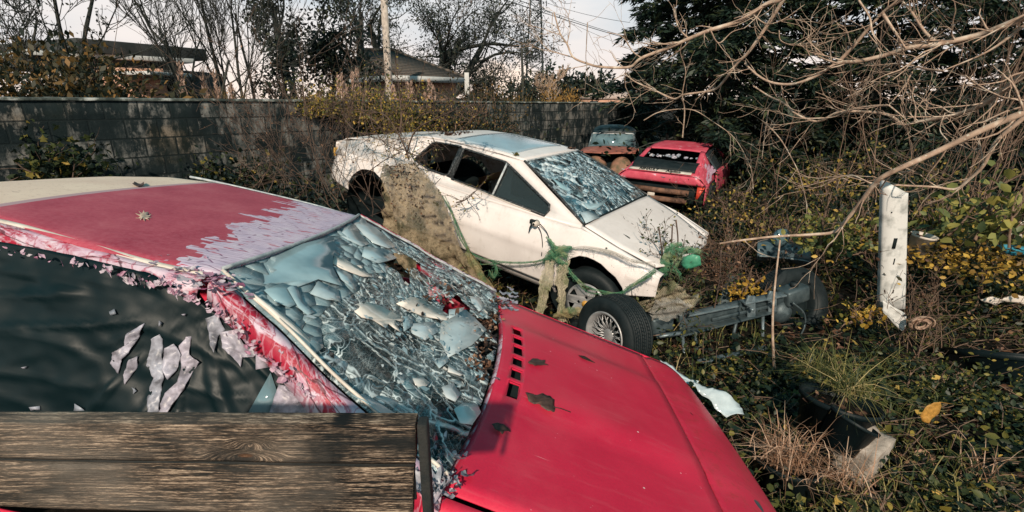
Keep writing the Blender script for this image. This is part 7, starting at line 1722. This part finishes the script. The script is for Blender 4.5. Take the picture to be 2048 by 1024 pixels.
# ------------------------------------------------------------------ ground cover
def scatter(n, xr, yr, zfun=lambda p: 0.0, near=1.6):
    y = np.exp(rng.uniform(math.log(yr[0]), math.log(yr[1]), n)); x = rng.uniform(0, 1, n); x = xr[0] + (xr[1] - xr[0]) * x
    x = x * np.clip(y / 3.2, .78, 2.6); return np.stack([x, y, gz(x, y) + .02], 1)
def cover(name, label_kind, n, xr, yr, mat, size, kind, lift=(.0, .06), flat=.35):
    P = scatter(n, xr, yr); o_ = size * 1000
    m_ = np.array([nz((p[0] * 1.1, p[1] * 1.1), 1, o_) + .6 * nz((p[0] * 3.5, p[1] * 3.5), 1, o_) for p in P]); P = P[m_ + rng.normal(size=n) * .10 > (-.30 if 'leaf' in name else -.04)]; n = len(P)
    P[:, 2] += rng.uniform(*lift, n); D = rng.normal(size=(n, 3)) * np.array([1, 1, flat]); mb = MB(); leaves(mb, P, D, (.35 + 1.25 * rng.random(n) ** 1.8) * size, kind, up=(0, 0, 1.6)); tag(mb.build(name, M[mat]), kind='stuff')
cover('leaf_carpet', '', 26000, (-1.6, 4.2), (1.1, 11), 'dead_leaves', .062, 'leaf', (-.02, .03))
cover('ivy_carpet', '', 34000, (-.6, 4.4), (1.2, 10), 'ivy_leaves', .048, 'ivy', (.0, .09))
cover('weed_carpet', '', 17000, (.6, 4.4), (1.4, 9), 'weed_leaves', .038, 'leaf', (.05, .24), .8)
cover('weed_sprinkle', '', 900, (.8, 4.2), (1.6, 8), 'yellow_leaves', .045, 'leaf', (.08, .28), .8)
def grass_cover():
    mb = MB(); P = scatter(9000, (-1.0, 4.4), (1.3, 9))
    for p in P:
        if nz((p[0] * 1.5, p[1] * 1.5)) < -.05: continue
        a = random.uniform(0, 6.28); h = random.uniform(.06, .26); l = random.uniform(.04, .22); d = np.array([math.cos(a), math.sin(a), 0]); s = np.array([-d[1], d[0], 0]) * .0022
        mb.grid([[p - s + d * l * t * t + np.array([0, 0, h * (1.5 * t - .7 * t * t)]), p + s + d * l * t * t + np.array([0, 0, h * (1.5 * t - .7 * t * t)])] for t in (0, .4, .75, 1)], random.random())
    tag(mb.build('grass', M['grass_blades']), kind='stuff')
grass_cover()
def twig_cover():
    mb = MB(); P = scatter(900, (-.5, 4.2), (1.5, 9))
    for p in P:
        d = rdir((1, 0, 0), 1.0); d[2] = abs(d[2]) * .4; L = random.uniform(.12, .5); q = p + np.array([0, 0, random.uniform(0, .15)]); mb.tube([q, q + d * L * .5 + rng.normal(size=3) * .02, q + d * L], random.uniform(.0015, .004), 3, cap=False)
    tag(mb.build('fallen_twigs', M['twig_dead']), kind='stuff')
twig_cover()

# ------------------------------------------------------------------ weathered planks in the foreground
def plank():
    YP = .55; C = empty('wooden_fence', (-.40, YP, 1.35), 'weathered brown wooden planks of a fence in the lower left foreground', 'fence'); o = np.array(C.location)
    def board(a_tl, a_tr, a_bl, a_br, name, th=.018):
        nx, nz_ = 90, 12; G = []
        for i in range(nx):
            s = i / (nx - 1); row = []
            for j in range(nz_):
                t = j / (nz_ - 1); p = (a_tl * (1 - s) + a_tr * s) * (1 - t) + (a_bl * (1 - s) + a_br * s) * t; e = min(j, nz_ - 1 - j) < 1
                row.append(p - o + np.array([0, -.0010 * nz((s * 8, t * 30), 1) + (.003 if e else 0), (.0014 * nz((s * 9, t), 1)) if e else 0]))
            G.append(row)
        return MB().grid(G, .5).build(name, M['weathered_wood'], C, smooth=True, solid=th)
    q = lambda u, v: at(u, v, YP)
    m = MB(); beam(m, q(-260, 846) - o + np.array([0, .013, -.003]), q(830, 850) - o + np.array([0, .013, -.003]), .026, .007); m.build('top_rail', M['weathered_wood'], C, bevel=.0015)
    board(q(-260, 846), q(830, 850), q(-260, 917), q(830, 932), 'plank')
    board(q(-260, 923), q(826, 940), q(-260, 1010), q(824, 1042), 'plank')
    m = MB(); a, b = q(833, 850), q(853, 851); m.box(((a + b) / 2 - o) + np.array([0, .010, -.083]), (b[0] - a[0], .020, .166)); m.build('end_post', M['dark_wood'], C, bevel=.002)
    m = MB(); a, b = q(-260, 850), q(820, 856); m.box(((a + b) / 2 - o) + np.array([0, .010, -.075]), (b[0] - a[0], .004, .10)); m.build('backing_board', M['dark_wood'], C)
plank()
print('objects', len(scene.objects))
